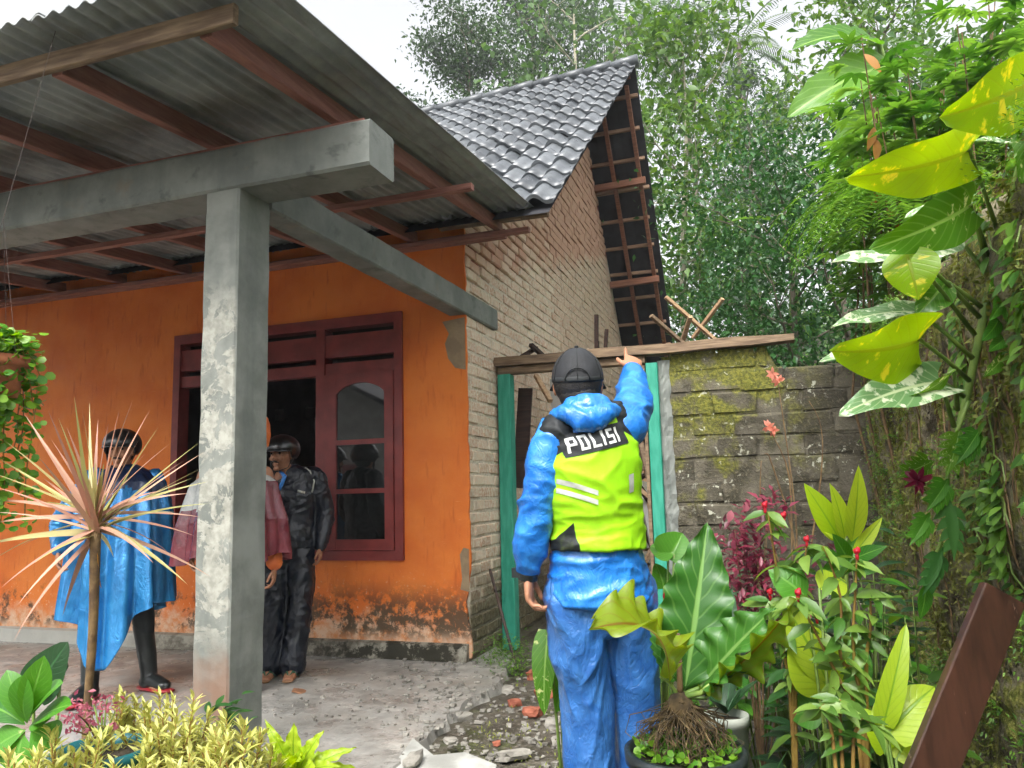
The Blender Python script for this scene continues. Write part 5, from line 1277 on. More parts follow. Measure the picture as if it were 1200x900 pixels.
# --- small green herb by the foot of the column
p = at(262, 850, 2.7); g = empty('herb', (p.x, p.y, -.05), 'small dark green herb with lobed leaves at the foot of the column', 'plant')
for i in range(26):
    a = random.uniform(0, 6.28); q = at(262+random.gauss(0, 16), 838+random.gauss(0, 10), 2.7); one_leaf(g, q, q+Vector((math.cos(a), math.sin(a), random.uniform(-.2, .5)))*.07, UP-CF*.3, .024, 'grassy', 'lance', nu=2, nv=5)
stem(g, [(p.x, p.y, -.05), p, at(266, 832, 2.7)], [.006, .005, .003])

# ================================================================== RIGHT SIDE GARDEN
# --- anthurium in a black pot on a block
PD = 2.22; pc = at(803, 878, PD); g = empty('anthurium', (pc.x, pc.y, -.06), 'large ruffled anthurium in a black pot beside the police officer', 'potted plant')
st_ = with_mat(chunk(.40, .40, max(.1, pc.z-.26+.05), .012, .004, 5), CONC); so = link('concrete_stand', st_); so.location = (pc.x, pc.y, (pc.z-.26-.06)/2); tag(so, 'squat concrete block under the black anthurium pot', 'block')
pot(pc.x, pc.y, pc.z-.258, pc.z, .13, .165, POTBLACK, g)
rb_ = at(797, 818, PD); mb = MB()
for i in range(170):
    a = random.uniform(0, 6.28); q0 = rb_+Vector((random.gauss(0, .018), random.gauss(0, .018), random.uniform(-.04, .0))); e = Vector((pc.x+.13*math.cos(a)*random.random()**.5, pc.y+.13*math.sin(a)*random.random()**.5, pc.z-.005)); m_ = q0*.5+e*.5+Vector((.05*math.cos(a)+random.gauss(0, .02), .05*math.sin(a)+random.gauss(0, .02), random.uniform(-.03, .04))); m2 = m_*.5+e*.5+Vector((random.gauss(0, .02), random.gauss(0, .02), random.uniform(-.01, .02))); mb.tube([q0, m_, m2, e], [.0018, .0017, .0015, .001], 4)
mb.ball(rb_-UP*.03, (.04, .04, .05), 10, 8); tag(mb.build('roots', ROOTS, g), kind='stuff')
N = 420; a = np.random.rand(N)*6.28; rr = .15*np.sqrt(np.random.rand(N)); scatter('moss', T_round(), np.c_[pc.x+rr*np.cos(a), pc.y+rr*np.sin(a), np.full(N, pc.z-.01)+np.random.rand(N)*.03], rdir(N, .3), np.tile((0, -.3, 1), (N, 1))+np.random.normal(size=(N, 3))*.3, .012+.014*np.random.rand(N), LF['ivy'], g, kind='stuff')
cr = rb_
one_leaf(g, at(803, 806, PD), at(829, 612, PD+.12), -CF*.9+UP*.35+CR*-.1, 86*PD/900, 'anth', 'ovate', fold=.22, arch=.04, wave=.016, wfreq=3, ruffle=.022, nu=12, nv=80)
one_leaf(g, at(784, 800, PD), at(690, 738, PD-.22), UP*.9-CF*.3+CR*.3, 88*PD/900, 'anth_y', 'obov', fold=.50, arch=.22, wave=.04, wfreq=2.6, ruffle=.06, nu=12, nv=80, petiole=cr)
one_leaf(g, at(820, 806, PD), at(908, 712, PD-.12), UP*.6-CF*.5-CR*.4, 62*PD/900, 'anth', 'ovate', fold=.5, arch=.02, wave=.03, wfreq=2.6, ruffle=.05, nu=12, nv=80, petiole=cr, pr=.009)
one_leaf(g, at(822, 812, PD-.03), at(935, 700, PD-.18), UP*.6-CF*.5+CR*.5, 46*PD/900, 'anth_y', 'lance', fold=.4, arch=.05, wave=.03, wfreq=2.8, ruffle=.05, nu=12, nv=80, petiole=cr, pr=.009)
one_leaf(g, at(806, 800, PD+.05), at(858, 690, PD+.25), -CF+UP*.4, 60*PD/900, 'dark', 'ovate', fold=.3, arch=.05, ruffle=.02, nu=8, nv=24)
one_leaf(g, at(800, 800, PD+.05), at(780, 700, PD+.22), -CF+UP*.5, 64*PD/900, 'anth', 'ovate', fold=.2, arch=.06, ruffle=.02, wave=.01, nu=8, nv=24)
one_leaf(g, at(825, 818, PD), at(905, 775, PD-.1), UP-CF*.4, 40*PD/900, 'dark', 'lance', fold=.3, arch=.12, wave=.02, ruffle=.03, wfreq=2.5, nu=8, nv=60, petiole=cr)
one_leaf(g, at(798, 815, PD+.02), at(846, 640+60, PD+.3), -CF*.8+UP*.6+CR*.5, 52*PD/900, 'anth', 'ovate', fold=.2, arch=.1, wave=.015, ruffle=.03, wfreq=2.5, nu=8, nv=60)
stem(g, [at(797, 812, PD), at(796, 775, PD-.01), at(795, 742, PD)], [.009, .008, .005], STEMB, 'flower_stalk')
# --- flowering anthurium with round leaves behind
p = at(775, 850, 2.62+.25); g = empty('flamingo_flower', (p.x, p.y, -.05), 'round-leaved plant with one red flower behind the large anthurium', 'plant'); D2 = 2.85
for bx, by, tx, ty, wd in ((783, 655, 800, 625, 50), (790, 650, 762, 640, 44), (778, 690, 768, 660, 30), (790, 740, 762, 715, 40), (775, 800, 770, 760, 40), (800, 720, 812, 690, 44)):
    one_leaf(g, at(bx, by, D2), at(tx, ty, D2+.05), UP*.6-CF*.6+CR*random.uniform(-.4, .4), wd*D2/900, 'glossy', 'heart', arch=.06, nu=6, nv=10, petiole=(p.x, p.y, .25), pr=.004)
one_leaf(g, at(780, 704, 2.7), at(793, 690, 2.68), -CF+UP, .042, 'red', 'heart', arch=.1, name='flower', petiole=(p.x, p.y, .3), pr=.003)
mb = MB(); mb.tube([at(783, 702, 2.68), at(787, 694, 2.66)], [.004, .003], 6); mb.build('spadix', STEMO, g)
# --- glossy leaf beside the officer's leg
p = at(660, 870, 2.9); g = empty('arum_plant', (p.x, p.y, -.06), 'arum with drooping yellow-splashed leaves behind the police officer\'s left leg', 'plant')
one_leaf(g, at(643, 738, 2.9), at(638, 838, 2.82), -CF*.8-CR*.5, .11, 'pothos_green', 'heart', arch=.05, petiole=(p.x, p.y, -.02), nu=6)
one_leaf(g, at(656, 790, 2.95), at(652, 835, 2.85), -CF*.8+CR*.4, .10, 'glossy', 'heart', arch=.05, petiole=(p.x, p.y, -.02), nu=6)
# --- little pale pot
p = at(853, 868, 2.75); g = empty('small_pot', (p.x, p.y, -.05), 'small ribbed off-white pot behind the black anthurium pot', 'potted plant'); pz = at(853, 838, 2.75).z
pot(p.x, p.y, -.05, pz, .055, .075, POTWHITE, g, ribs=1)
for i in range(9): one_leaf(g, (p.x, p.y, pz), (p.x+random.gauss(0, .09), p.y+random.gauss(0, .09), pz+random.uniform(.05, .16)), UP, .04, 'dark', 'ovate', nu=4, nv=6)
# --- red celosias: ochre stems, lance leaves, red heads
def celosia(px, py, d, label, branches, heads):
    p = at(px, py, d); g = empty('celosia', (p.x, p.y, -.05), label, 'flowering plant', 'red celosia plants'); r0 = Vector((p.x, p.y, -.05)); P_, Dd, Nn, Sz = [], [], [], []
    for pts in branches:
        q = [r0 if i == 0 and pt is None else at(pt[0], pt[1], d+(pt[2] if len(pt) > 2 else 0)) for i, pt in enumerate(pts)]
        n = len(q); stem(g, q, [.0075-.005*i/max(1, n-1) for i in range(n)], STEMO)
        c_, _ = catmull(q, [.01]*n, 6)
        for k, s in enumerate(c_):
            if k < len(c_)*.30: continue
            if k % 2 and k < len(c_)-3: continue
            for m_ in range(3): a = k*2.4+m_*2.1+random.uniform(-.5, .5); P_.append(s); Dd.append(Vector((math.cos(a), math.sin(a)*.8, random.uniform(-.6, .3)))); Nn.append(UP*.8-CF*.5+Vector((random.gauss(0, .5), random.gauss(0, .3), 0))); Sz.append(random.uniform(.045, .12)*d/2.5)
    scatter('foliage', T_blade(.36, .18, .30), P_, Dd, Nn, Sz, LF['celosia'], g)
    for x, y in heads:
        c = at(x, y, d); mb = MB(); mb.ball(c, (.010, .010, .009), 12, 9); mb.ball(c+UP*.006+CR*.004, (.006, .006, .007), 10, 7); mb.ball(c-UP*.014, (.0055, .0055, .013), 8, 6); me = mb.mesh('flower', LF['red'], True); at2 = me.attributes.new('rnd', 'FLOAT', 'POINT'); at2.data.foreach_set('value', np.random.rand(len(me.vertices)).astype(np.float32)); displace(me, lambda v: .004*noise.noise(v*260)); link('flower', me, g)
celosia(1008, 915, 2.25, 'tall celosia with ochre stems and one red head above the brown board', [[None, (1010, 850), (1000, 760), (1002, 700), (1004, 655)], [None, (1005, 850), (985, 800), (960, 750), (935, 700)], [None, (1015, 800), (1020, 740), (1020, 690)], [None, (1010, 820), (985, 770), (985, 700), (965, 640)]], [(1004, 646), (935, 694)])
celosia(925, 905, 2.5, 'celosia with several red heads beside the purple bush', [[None, (930, 800), (915, 700), (900, 600)], [None, (932, 780), (940, 690), (945, 640)], [None, (925, 800), (905, 740), (903, 705)], [None, (930, 780), (955, 740)]], [(896, 592), (902, 694), (957, 722), (918, 604), (945, 632)])
celosia(985, 930, 2.0, 'low leafy celosia at the bottom edge beside the brown board', [[None, (975, 860), (960, 830)], [None, (985, 860), (985, 820)], [None, (1000, 870), (1025, 850)]], [])
# --- purple croton bush
p = at(885, 800, 3.1); g = empty('purple_bush', (p.x, p.y, -.05), 'purple-pink leaved bush in front of the mossy block wall', 'bush'); P_, Dd, Nn, Sz = [], [], [], []; st_ = MB()
for i in range(60):
    q = at(random.gauss(885, 26), random.gauss(648, 38), 3.1+random.uniform(-.2, .2)); (st_.tube([(p.x, p.y, .0), ((p.x+q.x)/2, (p.y+q.y)/2, q.z*.6), q], [.004, .003, .0015], 4) if i % 4 == 0 else None)
    for k in range(12): P_.append(q+Vector([random.gauss(0, .03) for _ in range(3)])-UP*.10*random.random()); Dd.append(Vector([random.gauss(0, 1), random.gauss(0, 1), random.gauss(.2, .6)])); Nn.append(UP-CF*.4); Sz.append(random.uniform(.03, .065))
st_.build('stems', STEMB, g); scatter('foliage', T_leaf(.4, .08, .1), P_, Dd, Nn, Sz, LF['croton'], g)
for x, y in ((853, 607), (858, 640), (872, 596), (876, 660), (868, 622), (905, 612)):
    q = at(x, y, 2.98); one_leaf(g, q-UP*.02, q+UP*.03+CR*.015, -CF, .03, 'pinkflower', 'obov', nu=3, nv=5, name='pink_leaf')
# --- lime ginger with upright yellow leaves
p = at(990, 760, 3.0); g = empty('ginger', (p.x, p.y, -.05), 'plant with upright lime-yellow leaves against the mossy wall', 'plant'); D3 = 3.0
for bx, by, tx, ty, wd in ((998, 635, 1006, 545, 26), (990, 632, 972, 566, 24), (985, 635, 942, 566, 30), (985, 632, 955, 605, 20), (1000, 650, 1034, 606, 16), (1000, 655, 1040, 640, 18), (985, 655, 950, 650, 18), (995, 660, 975, 625, 22), (1000, 665, 1030, 668, 20), (985, 665, 962, 672, 20), (990, 660, 1010, 625, 22)):
    one_leaf(g, at(bx, by, D3), at(tx, ty, D3+random.uniform(-.08, .05)), -CF*.8+UP*.5+CR*random.uniform(-.3, .3), wd*D3/900, 'lime' if ty < 615 else 'glossy', 'ovate', fold=.2, arch=.04, nu=4, nv=10)
stem(g, [(p.x, p.y, -.05), at(992, 700, D3), at(992, 630, D3)], [.012, .01, .006])
# --- big pale pleated leaf and arum leaves low down on the right
p = at(975, 860, 2.45); g = empty('pleated_plant', (p.x, p.y, -.05), 'plant with broad pale pleated leaves low among the celosias', 'plant')
for bx, by, tx, ty, wd, mt in ((975, 815, 925, 735, 70, 'lime'), (985, 810, 1000, 735, 60, 'glossy'), (970, 800, 915, 700, 44, 'lime'), (945, 700, 900, 668, 44, 'glossy'), (960, 690, 990, 680, 40, 'lime'), (965, 830, 925, 840, 44, 'glossy')):
    one_leaf(g, at(bx, by, 2.45), at(tx, ty, 2.5), -CF*.7+UP*.6+CR*random.uniform(-.3, .3), wd*2.45/900, mt, 'ovate', fold=.1, arch=.08, wave=.008, wfreq=6, petiole=(p.x, p.y, .0), pr=.005)
p = at(1055, 885, 2.15); g = empty('lime_arum', (p.x, p.y, -.05), 'arum with torn lime leaves beside the leaning brown board', 'plant')
for bx, by, tx, ty, wd in ((1040, 860, 1095, 805, 60), (1035, 850, 1062, 730, 30), (1040, 880, 1010, 830, 40), (1050, 890, 1075, 850, 40)):
    one_leaf(g, at(bx, by, 2.15), at(tx, ty, 2.2), -CF*.6+UP*.8, wd*2.15/900, 'lime', 'heart', arch=.08, wave=.015, petiole=(p.x, p.y, .0), pr=.005)
# --- dark grassy clump in the shade
p = at(885, 885, 2.55); g = empty('grassy_clump', (p.x, p.y, -.05), 'dark grassy clump in the shade beside the pale pot', 'plant')
for i in range(46):
    a = random.uniform(0, 6.28); l = random.uniform(.2, .42); one_leaf(g, (p.x+random.gauss(0, .03), p.y+random.gauss(0, .03), .0), (p.x+math.cos(a)*l*.7, p.y+math.sin(a)*l*.7, l), UP+Vector((math.cos(a), math.sin(a), 0))*-.4, .014, 'grassy', 'spike', arch=.16, nu=2, nv=8)
# --- bare twigs with peach flowers in front of the block wall
p = at(940, 760, 3.6); g = empty('peach_flower_twig', (p.x, p.y, -.05), 'thin bare twigs with peach flowers in front of the block wall', 'plant')
for pts in (((935, 700), (932, 600), (912, 450)), ((930, 680), (925, 560), (903, 505)), ((945, 700), (962, 560), (962, 500), (948, 470)), ((920, 690), (893, 600), (892, 540)), ((935, 660), (905, 545), (896, 532))):
    stem(g, [(p.x, p.y, -.05)]+[at(x, y, 3.6) for x, y in pts], [.007]+[.005, .004, .002][:len(pts)]+([.002] if len(pts) > 3 else []), STEMB, 'twig', 6)
for x, y in ((905, 438), (912, 446), (900, 500), (906, 504)):
    for k in range(9):
        q = at(x, y, 3.6); e = Vector([random.gauss(0, 1) for _ in range(3)]).normalized(); one_leaf(g, q, q+e*.035, -CF, .016, 'peach', 'lance', nu=2, nv=4, name='petal')

# --- shade plants filling the foot of the mossy wall
def leafy(px, py, d, n, spread, size, mat, label, shape='ovate', wd=.42, hgt=.45):
    p = at(px, py, d); g = empty('shade_plant', (p.x, p.y, -.05), label, 'plant', 'shade plants at the foot of the mossy wall')
    for i in range(n):
        a = i*2.4+random.uniform(-.3, .3); rr = spread*math.sqrt((i+.5)/n); z = hgt*(1-.5*(rr/spread)**2)*random.uniform(.6, 1.05); b = Vector((p.x+rr*.6*math.cos(a), p.y+rr*.6*math.sin(a), z)); L = size*random.uniform(.75, 1.25)
        one_leaf(g, b, b+Vector((math.cos(a), math.sin(a), random.uniform(-.55, .25))).normalized()*L, UP*.9-CF*.2, L*wd, mat, shape, nu=4, nv=8, arch=.08, petiole=(p.x, p.y, -.03) if i % 2 == 0 else None, pr=.0028)
leafy(960, 890, 2.7, 34, .22, .12, 'dark', 'dark shade plant between the small pot and the celosias', hgt=.50)
leafy(1040, 880, 2.75, 34, .22, .12, 'grassy', 'mid green shade plant behind the lime arum', 'heart', .7, .55)
leafy(905, 900, 2.35, 26, .16, .10, 'dark', 'low dark shade plant in front of the grassy clump', 'ovate', .5, .36)
leafy(1075, 800, 2.75, 24, .14, .10, 'weed', 'light shade plant growing out at the wall foot behind the brown board', 'ovate', .45, .85)
leafy(1010, 740, 3.1, 40, .22, .13, 'glossy', 'glossy shade plant below the lime ginger leaves', 'lance', .35, 1.0)
leafy(880, 760, 3.4, 30, .24, .12, 'grassy', 'green shade plant under the purple bush', 'lance', .35, .70)
leafy(915, 800, 3.5, 70, .30, .14, 'dark', 'tall dark shade plant behind the celosias against the block wall', 'ovate', .42, .98)
leafy(1030, 790, 3.3, 60, .26, .12, 'dark', 'tall dark shade plant in the corner of the block and mossy walls', 'ovate', .42, 1.05)
leafy(960, 830, 2.95, 50, .24, .12, 'grassy', 'bushy green shade plant behind the pleated leaves', 'lance', .34, .82)
leafy(850, 800, 3.2, 44, .22, .12, 'glossy', 'leafy shade plant behind the large anthurium leaf', 'ovate', .42, .72)
# ================================================================== MOSSY GARDEN WALL ON THE RIGHT
def m_mosswall():
    k = NT('moss_covered_wall'); X, Y, Z = k.xyz(); n = k.noise(3.5, 8, 0.72); f = k.noise(32, 7, 0.7); s = k.noise(5, 6, vec=k.stretch(1.2, 1.2, .6))
    c = k.ramp(n, .38, .62, srgb(84, 76, 60), srgb(164, 154, 126)); c = k.mix(k.ramp(k.noise(18, 6, .7), .55, .66), c, srgb(44, 38, 30)); c = k.mix(k.math('MULTIPLY', k.ramp(k.noise(24, 6, .7, dist=.3), .58, .68), .8), c, srgb(178, 172, 146))
    c = k.mix(k.ramp(k.noise(6.5, 9, .75), .47, .56), c, k.ramp(f, .35, .65, srgb(94, 104, 36), srgb(170, 166, 90)))
    c = k.mix(k.math('MULTIPLY', k.ramp(s, .58, .68), .6), c, srgb(40, 36, 30))
    c = k.mix(k.math('MULTIPLY', k.ramp(k.voro(16), .16, .10), .5), c, srgb(170, 168, 140))
    k.bump(k.math('ADD', n, k.math('ADD', f, k.noise(70, 5))), 1.0, .035); return k.fin(c, .9, .25)
MOSSW = m_mosswall()
MWX = 0.70
def mossy_x(y, z): return MWX + .05*noise.noise(Vector((y*1.6, z*1.6, 3))) + .03*noise.noise(Vector((y*5, z*5, 8))) + .018*noise.noise(Vector((y*14, z*14, 1))) + .009*noise.noise(Vector((y*34, z*34, 5))) - .05*max(0, .5-z)
mw = empty('mossy_wall', (1.0, 4.0, -.06), 'thick moss-covered garden wall on the right with climbing plants', 'wall'); tag(mw, kind='thing')
ny, nz = 300, 130; Y0, Y1_ = .9, 6.45; vs = []
def mtop(y): return 2.14 + .08*noise.noise(Vector((y*1.3, 2, 2)))+.03*(y < 4)
for j in range(nz+1):
    for i in range(ny+1):
        y = Y0+(Y1_-Y0)*i/ny; z = -.1+(mtop(y)+.1)*j/nz; e = max(0, (j/nz-.93)/.07); vs.append((mossy_x(y, z)+.06*e*e, y, z))
q = ny+1
fs = [(j*q+i, (j+1)*q+i, (j+1)*q+i+1, j*q+i+1) for j in range(nz) for i in range(ny)]
b = len(vs)
for k in range(1, 6):
    for i in range(q): y = Y0+(Y1_-Y0)*i/ny; vs.append((MWX+.06+k*.09, y, mtop(y)+.02*noise.noise(Vector((k, y*4, 0)))-.012*k))
for k in range(5):
    for i in range(ny):
        a0 = (nz*q+i) if k == 0 else b+(k-1)*q+i; a1 = b+k*q+i; fs.append((a0, a1, a1+1, a0+1))
for zz in (-.1,): vs += [(MWX+.5, Y0, -.1), (MWX+.5, Y1_, -.1)]
mbw = MB(); mbw.add(vs, fs); n_ = len(vs)
mbw.add([(MWX-.05, Y0, -.1), (MWX+.5, Y0, -.1), (MWX+.5, Y0, 2.1), (MWX-.0, Y0, 2.1)], [(0, 1, 2, 3)]); mbw.add([(MWX+.51, Y0, -.1), (MWX+.51, Y1_, -.1), (MWX+.51, Y1_, 2.1), (MWX+.51, Y0, 2.1)], [(0, 1, 2, 3)])
mbw.build('masonry', MOSSW, mw, sm=True)
N = 42000
yy = .95+5.4*np.random.rand(N)**1.3; zz = np.random.rand(N)*2.2
keep = np.array([noise.noise(Vector((y*2.2, z*2.2, 11)))+.5*noise.noise(Vector((y*6, z*6, 1))) > -.12 for y, z in zip(yy, zz)]); yy, zz = yy[keep], zz[keep]; n = len(yy)
pos = np.array([(mossy_x(y, min(z, mtop(y)))-.004, y, min(z, mtop(y)+.01)) for y, z in zip(yy, zz)])
scatter('moss', T_leaf(.5, .1, .2), pos, np.c_[-np.random.rand(n)-.2, np.random.normal(size=n)*.8, np.random.normal(size=n)*.7-.35], np.c_[-np.ones(n), np.random.normal(size=n)*.4, np.full(n, .9)], .010+.026*np.random.rand(n)**2, LF['moss'], mw, kind='stuff')
# trailing roots on the wall
mb = MB()
for i in range(46):
    y = 1.6+3.2*random.random(); z = random.uniform(.9, 2.1); pts = [(mossy_x(y+.05*noise.noise(Vector((i, k*.5, 0))), z-k*.09)-.008, y+.12*noise.noise(Vector((i, k*.4, 0))), z-k*.09) for k in range(random.randint(4, 9))]; mb.tube(pts, [.0045*(1-.6*k/len(pts)) for k in range(len(pts))], 5)
mb.build('roots', STEMB, mw)
vn = empty('creeping_fig', (.66, 2.6, .0), 'creeper with a chain of small green leaves down the right edge of the mossy wall', 'climbing plant'); P_, Dd, Nn, Sz = [], [], [], []; sv = MB()
for i in range(15):
    y = random.uniform(2.15, 3.3); z = random.uniform(1.1, 2.15); pts = []
    for k in range(10): y += random.gauss(0, .02); z -= random.uniform(.02, .07); pts.append(Vector((mossy_x(y, max(z, 0))-.012, y, z)))
    sv.tube(pts, .003, 4)
    for p in pts:
        for k in range(3): P_.append(p+Vector((-.01, random.gauss(0, .015), random.gauss(0, .015)))); Dd.append(Vector((-.6, random.gauss(0, .7), -.5+random.gauss(0, .4)))); Nn.append(Vector((-.7, -.5, .6))); Sz.append(random.uniform(.025, .07))
scatter('foliage', T_blade(.5, .12, .2), P_, Dd, Nn, Sz, LF['weed'], vn); sv.build('vines', STEMG, vn)
# ferny tufts along the top and face
P_, Dd, Nn, Sz = [], [], [], []
for i in range(150):
    y = random.uniform(1.4, 6.2); z = mtop(y) if random.random() < .45 else random.uniform(.3, 2.0); c = Vector((mossy_x(y, z)-.01, y, z))
    for k in range(7):
        d_ = Vector((-1, random.gauss(0, .8), random.gauss(.1, .8))).normalized()
        for m_ in range(7): P_.append(c+d_*(.02*m_)-UP*.002*m_*m_); Dd.append(d_+Vector((0, .9, .4))*(1 if m_ % 2 else -1)); Nn.append(UP-CF*.5); Sz.append(.03-.002*m_)
scatter('tufts', T_leaf(.35), P_, Dd, Nn, Sz, LF['weed'], mw, kind='stuff')

# --- giant pothos climbing the wall
pz_ = at(1175, 480, 2.45); ph = empty('climbing_pothos', (.66, 3.0, -.05), 'climbing pothos with huge yellow-green leaves on the mossy wall', 'climbing plant')
PDp = 2.30
stem(ph, [at(1122, 505, 2.52), at(1135, 455, 2.5), at(1150, 385, 2.45), at(1168, 300, 2.42), at(1200, 180, 2.3), at(1225, 100, 2.2)], [.010, .012, .013, .013, .012, .010], STEMG, 'vine')
pl = [ # base, tip, width px, material, shape, normal, petiole, depth base, depth tip
    ((1136, 176), (990, 208), 78, 'pothos', 'heart', -CF*.72-UP*.55, (1174, 285), 2.25, 2.12),
    ((1215, 92), (1100, 138), 96, 'pothos', 'heart', -CF*.72-UP*.55, (1225, 200), 2.05, 2.0),
    ((1196, 172), (1126, 168), 34, 'pothos_pale', 'heart', UP*.8-CF*.5, (1195, 225), 2.2, 2.25),
    ((1138, 240), (1020, 292), 66, 'pothos_green', 'heart', -CF*.6-UP*.2+CR*.1, (1156, 310), 2.3, 2.2),
    ((1136, 236), (1060, 256), 46, 'pothos_pale', 'heart', UP*.8-CF*.6, (1158, 300), 2.35, 2.45),
    ((1082, 306), (974, 308), 34, 'pothos_pale', 'heart', UP*.7-CF*.7, (1148, 372), 2.35, 2.3),
    ((1060, 290), (1076, 352), 62, 'pothos', 'ovate', -CF*.9-CR*.3, (1142, 392), 2.25, 2.22),
    ((1078, 366), (974, 384), 34, 'pothos_pale', 'heart', UP*.75-CF*.65, (1140, 420), 2.4, 2.35),
    ((1078, 398), (974, 412), 88, 'pothos', 'heart', -CF*.8-UP*.45, (1136, 446), 2.3, 2.15),
    ((1066, 424), (960, 424), 46, 'pothos_pale', 'heart', UP*.8-CF*.6, (1130, 465), 2.4, 2.3),
    ((1102, 448), (984, 486), 56, 'pothos_pale', 'heart', UP*.6-CF*.8, (1118, 500), 2.35, 2.2),
    ((1118, 434), (1050, 470), 22, 'pothos_green', 'ovate', -CF*.5-UP*.6, (1122, 480), 2.3, 2.25),
    ((1110, 330), (1072, 372), 40, 'pothos_green', 'ovate', -CF*.7+UP*.3, (1150, 360), 2.4, 2.35),
    ((1120, 275), (1080, 305), 44, 'pothos_pale', 'ovate', -CF*.7+UP*.5, (1155, 320), 2.45, 2.4),
    ((1205, 135), (1198, 215), 40, 'pothos_green', 'heart', -CF-CR*.2, (1215, 190), 2.1, 2.08),
    ((1180, 308), (1158, 345), 22, 'pothos_green', 'ovate', -CF, (1172, 300), 2.35, 2.32), ((1176, 345), (1160, 375), 20, 'glossy', 'ovate', -CF, None, 2.35, 2.3),
    ((1172, 350), (1182, 380), 18, 'glossy', 'ovate', -CF, None, 2.35, 2.3), ((1170, 375), (1150, 400), 20, 'glossy', 'ovate', -CF, None, 2.35, 2.3),
    ((1180, 395), (1158, 412), 18, 'glossy', 'ovate', -CF+UP*.4, None, 2.35, 2.3), ((1178, 415), (1152, 442), 18, 'pothos_green', 'ovate', -CF, None, 2.35, 2.3),
]
for b_, t_, wd, mt, shp, nr, pe, d1, d2 in pl:
    B = at(b_[0], b_[1], d1); T_ = at(t_[0], t_[1], d2)
    one_leaf(ph, B, T_, nr, wd*d1/900, mt, shp, petiole=at(pe[0], pe[1], 2.42) if pe else None, pr=.0065, fold=.16, arch=.07, wave=.024, wfreq=1.7, nu=10, nv=24, notch=.25 if shp == 'heart' else 0)
# --- lobed philodendron hanging lower on the wall, with a dark red flower
g = empty('lobed_climber', (.64, 3.1, .3), 'lobed climber with one dark red flower hanging on the mossy wall', 'climbing plant'); D4 = 2.5
stem(g, [at(1135, 470, 2.5), at(1112, 540, 2.5), at(1108, 620, 2.52), at(1075, 690, 2.55)], [.008, .007, .006, .004])
def lobed(b, t, wd, mt):
    B = at(*b, D4); T_ = at(*t, D4-.05); lb = LB(); ax = (T_-B); L = ax.length; sd = ax.normalized().cross(-CF).normalized()
    r = random.random(); lb.add(leaf_geo(B, T_, -CF+UP*.3, wd*.35*D4/900, 'lance', nu=4, nv=10, arch=.05), r)
    for k in range(1, 5):
        for s in (-1, 1): q = B+ax*(.16*k); lb.add(leaf_geo(q, q+sd*s*wd*.5*D4/900*(1.1-.12*k)+ax*.22, -CF+UP*.3, .028, 'lance', nu=2, nv=6, arch=.08), r)
    lb.build('leaf', LF[mt], g)
for b, t, wd, mt in (((1125, 500), (1108, 560), 46, 'pothos_green'), ((1150, 500), (1120, 545), 40, 'glossy'), ((1112, 560), (1085, 600), 40, 'glossy'), ((1110, 580), (1118, 660), 40, 'grassy'), ((1105, 640), (1080, 700), 34, 'grassy'), ((1095, 540), (1050, 560), 40, 'pothos_green'), ((1090, 600), (1065, 640), 34, 'glossy')): lobed(b, t, wd, mt)
one_leaf(g, at(1085, 685, D4), at(1078, 726, D4), -CF, .05, 'glossy', 'ovate', nu=4)
for k in range(34):
    q = at(1075, 563, 2.4); e = Vector([random.gauss(0, 1) for _ in range(3)]).normalized(); one_leaf(g, q, q+e*.05, -CF, .014, 'maroonflower', 'lance', nu=2, nv=4, name='petal')
# --- reddish-brown board leaning at the lower right
def m_board():
    k = NT('varnished_board'); gN = k.noise(5, 6, .6, vec=k.stretch(6, 6, 1.0)); sC = k.noise(26, 3, .5, vec=k.stretch(5, 5, .5))
    c = k.ramp(gN, .3, .7, srgb(40, 26, 20), srgb(66, 42, 32)); c = k.mix(k.math('MULTIPLY', k.ramp(sC, .70, .74), .5), c, srgb(168, 138, 120)); k.bump(gN, .15, .004); return k.fin(c, .32, .5, coat=.2)
BOARD = m_board()
bd = MB(); d1, d2 = 1.62, 1.50
tl, tr = at(1156, 682, d1), at(1203, 708, d1); dn = (at(1062, 910, d2)-tl); L = dn.length; dn.normalize(); bl = tl+dn*1.05; br = tr+dn*1.05; nn = (tr-tl).cross(dn).normalized(); nn = nn if nn.dot(CF) > 0 else -nn
bd.add([tl, tr, br, bl, tl+nn*.022, tr+nn*.022, br+nn*.022, bl+nn*.022], [(0, 3, 2, 1), (4, 5, 6, 7), (0, 1, 5, 4), (1, 2, 6, 5), (2, 3, 7, 6), (3, 0, 4, 7)])
me = bake(bd.mesh('b', BOARD), [('BEVEL', dict(width=.003, segments=2))], BOARD); tag(link('brown_board', me), 'reddish-brown board leaning against the mossy wall at the lower right', 'board')

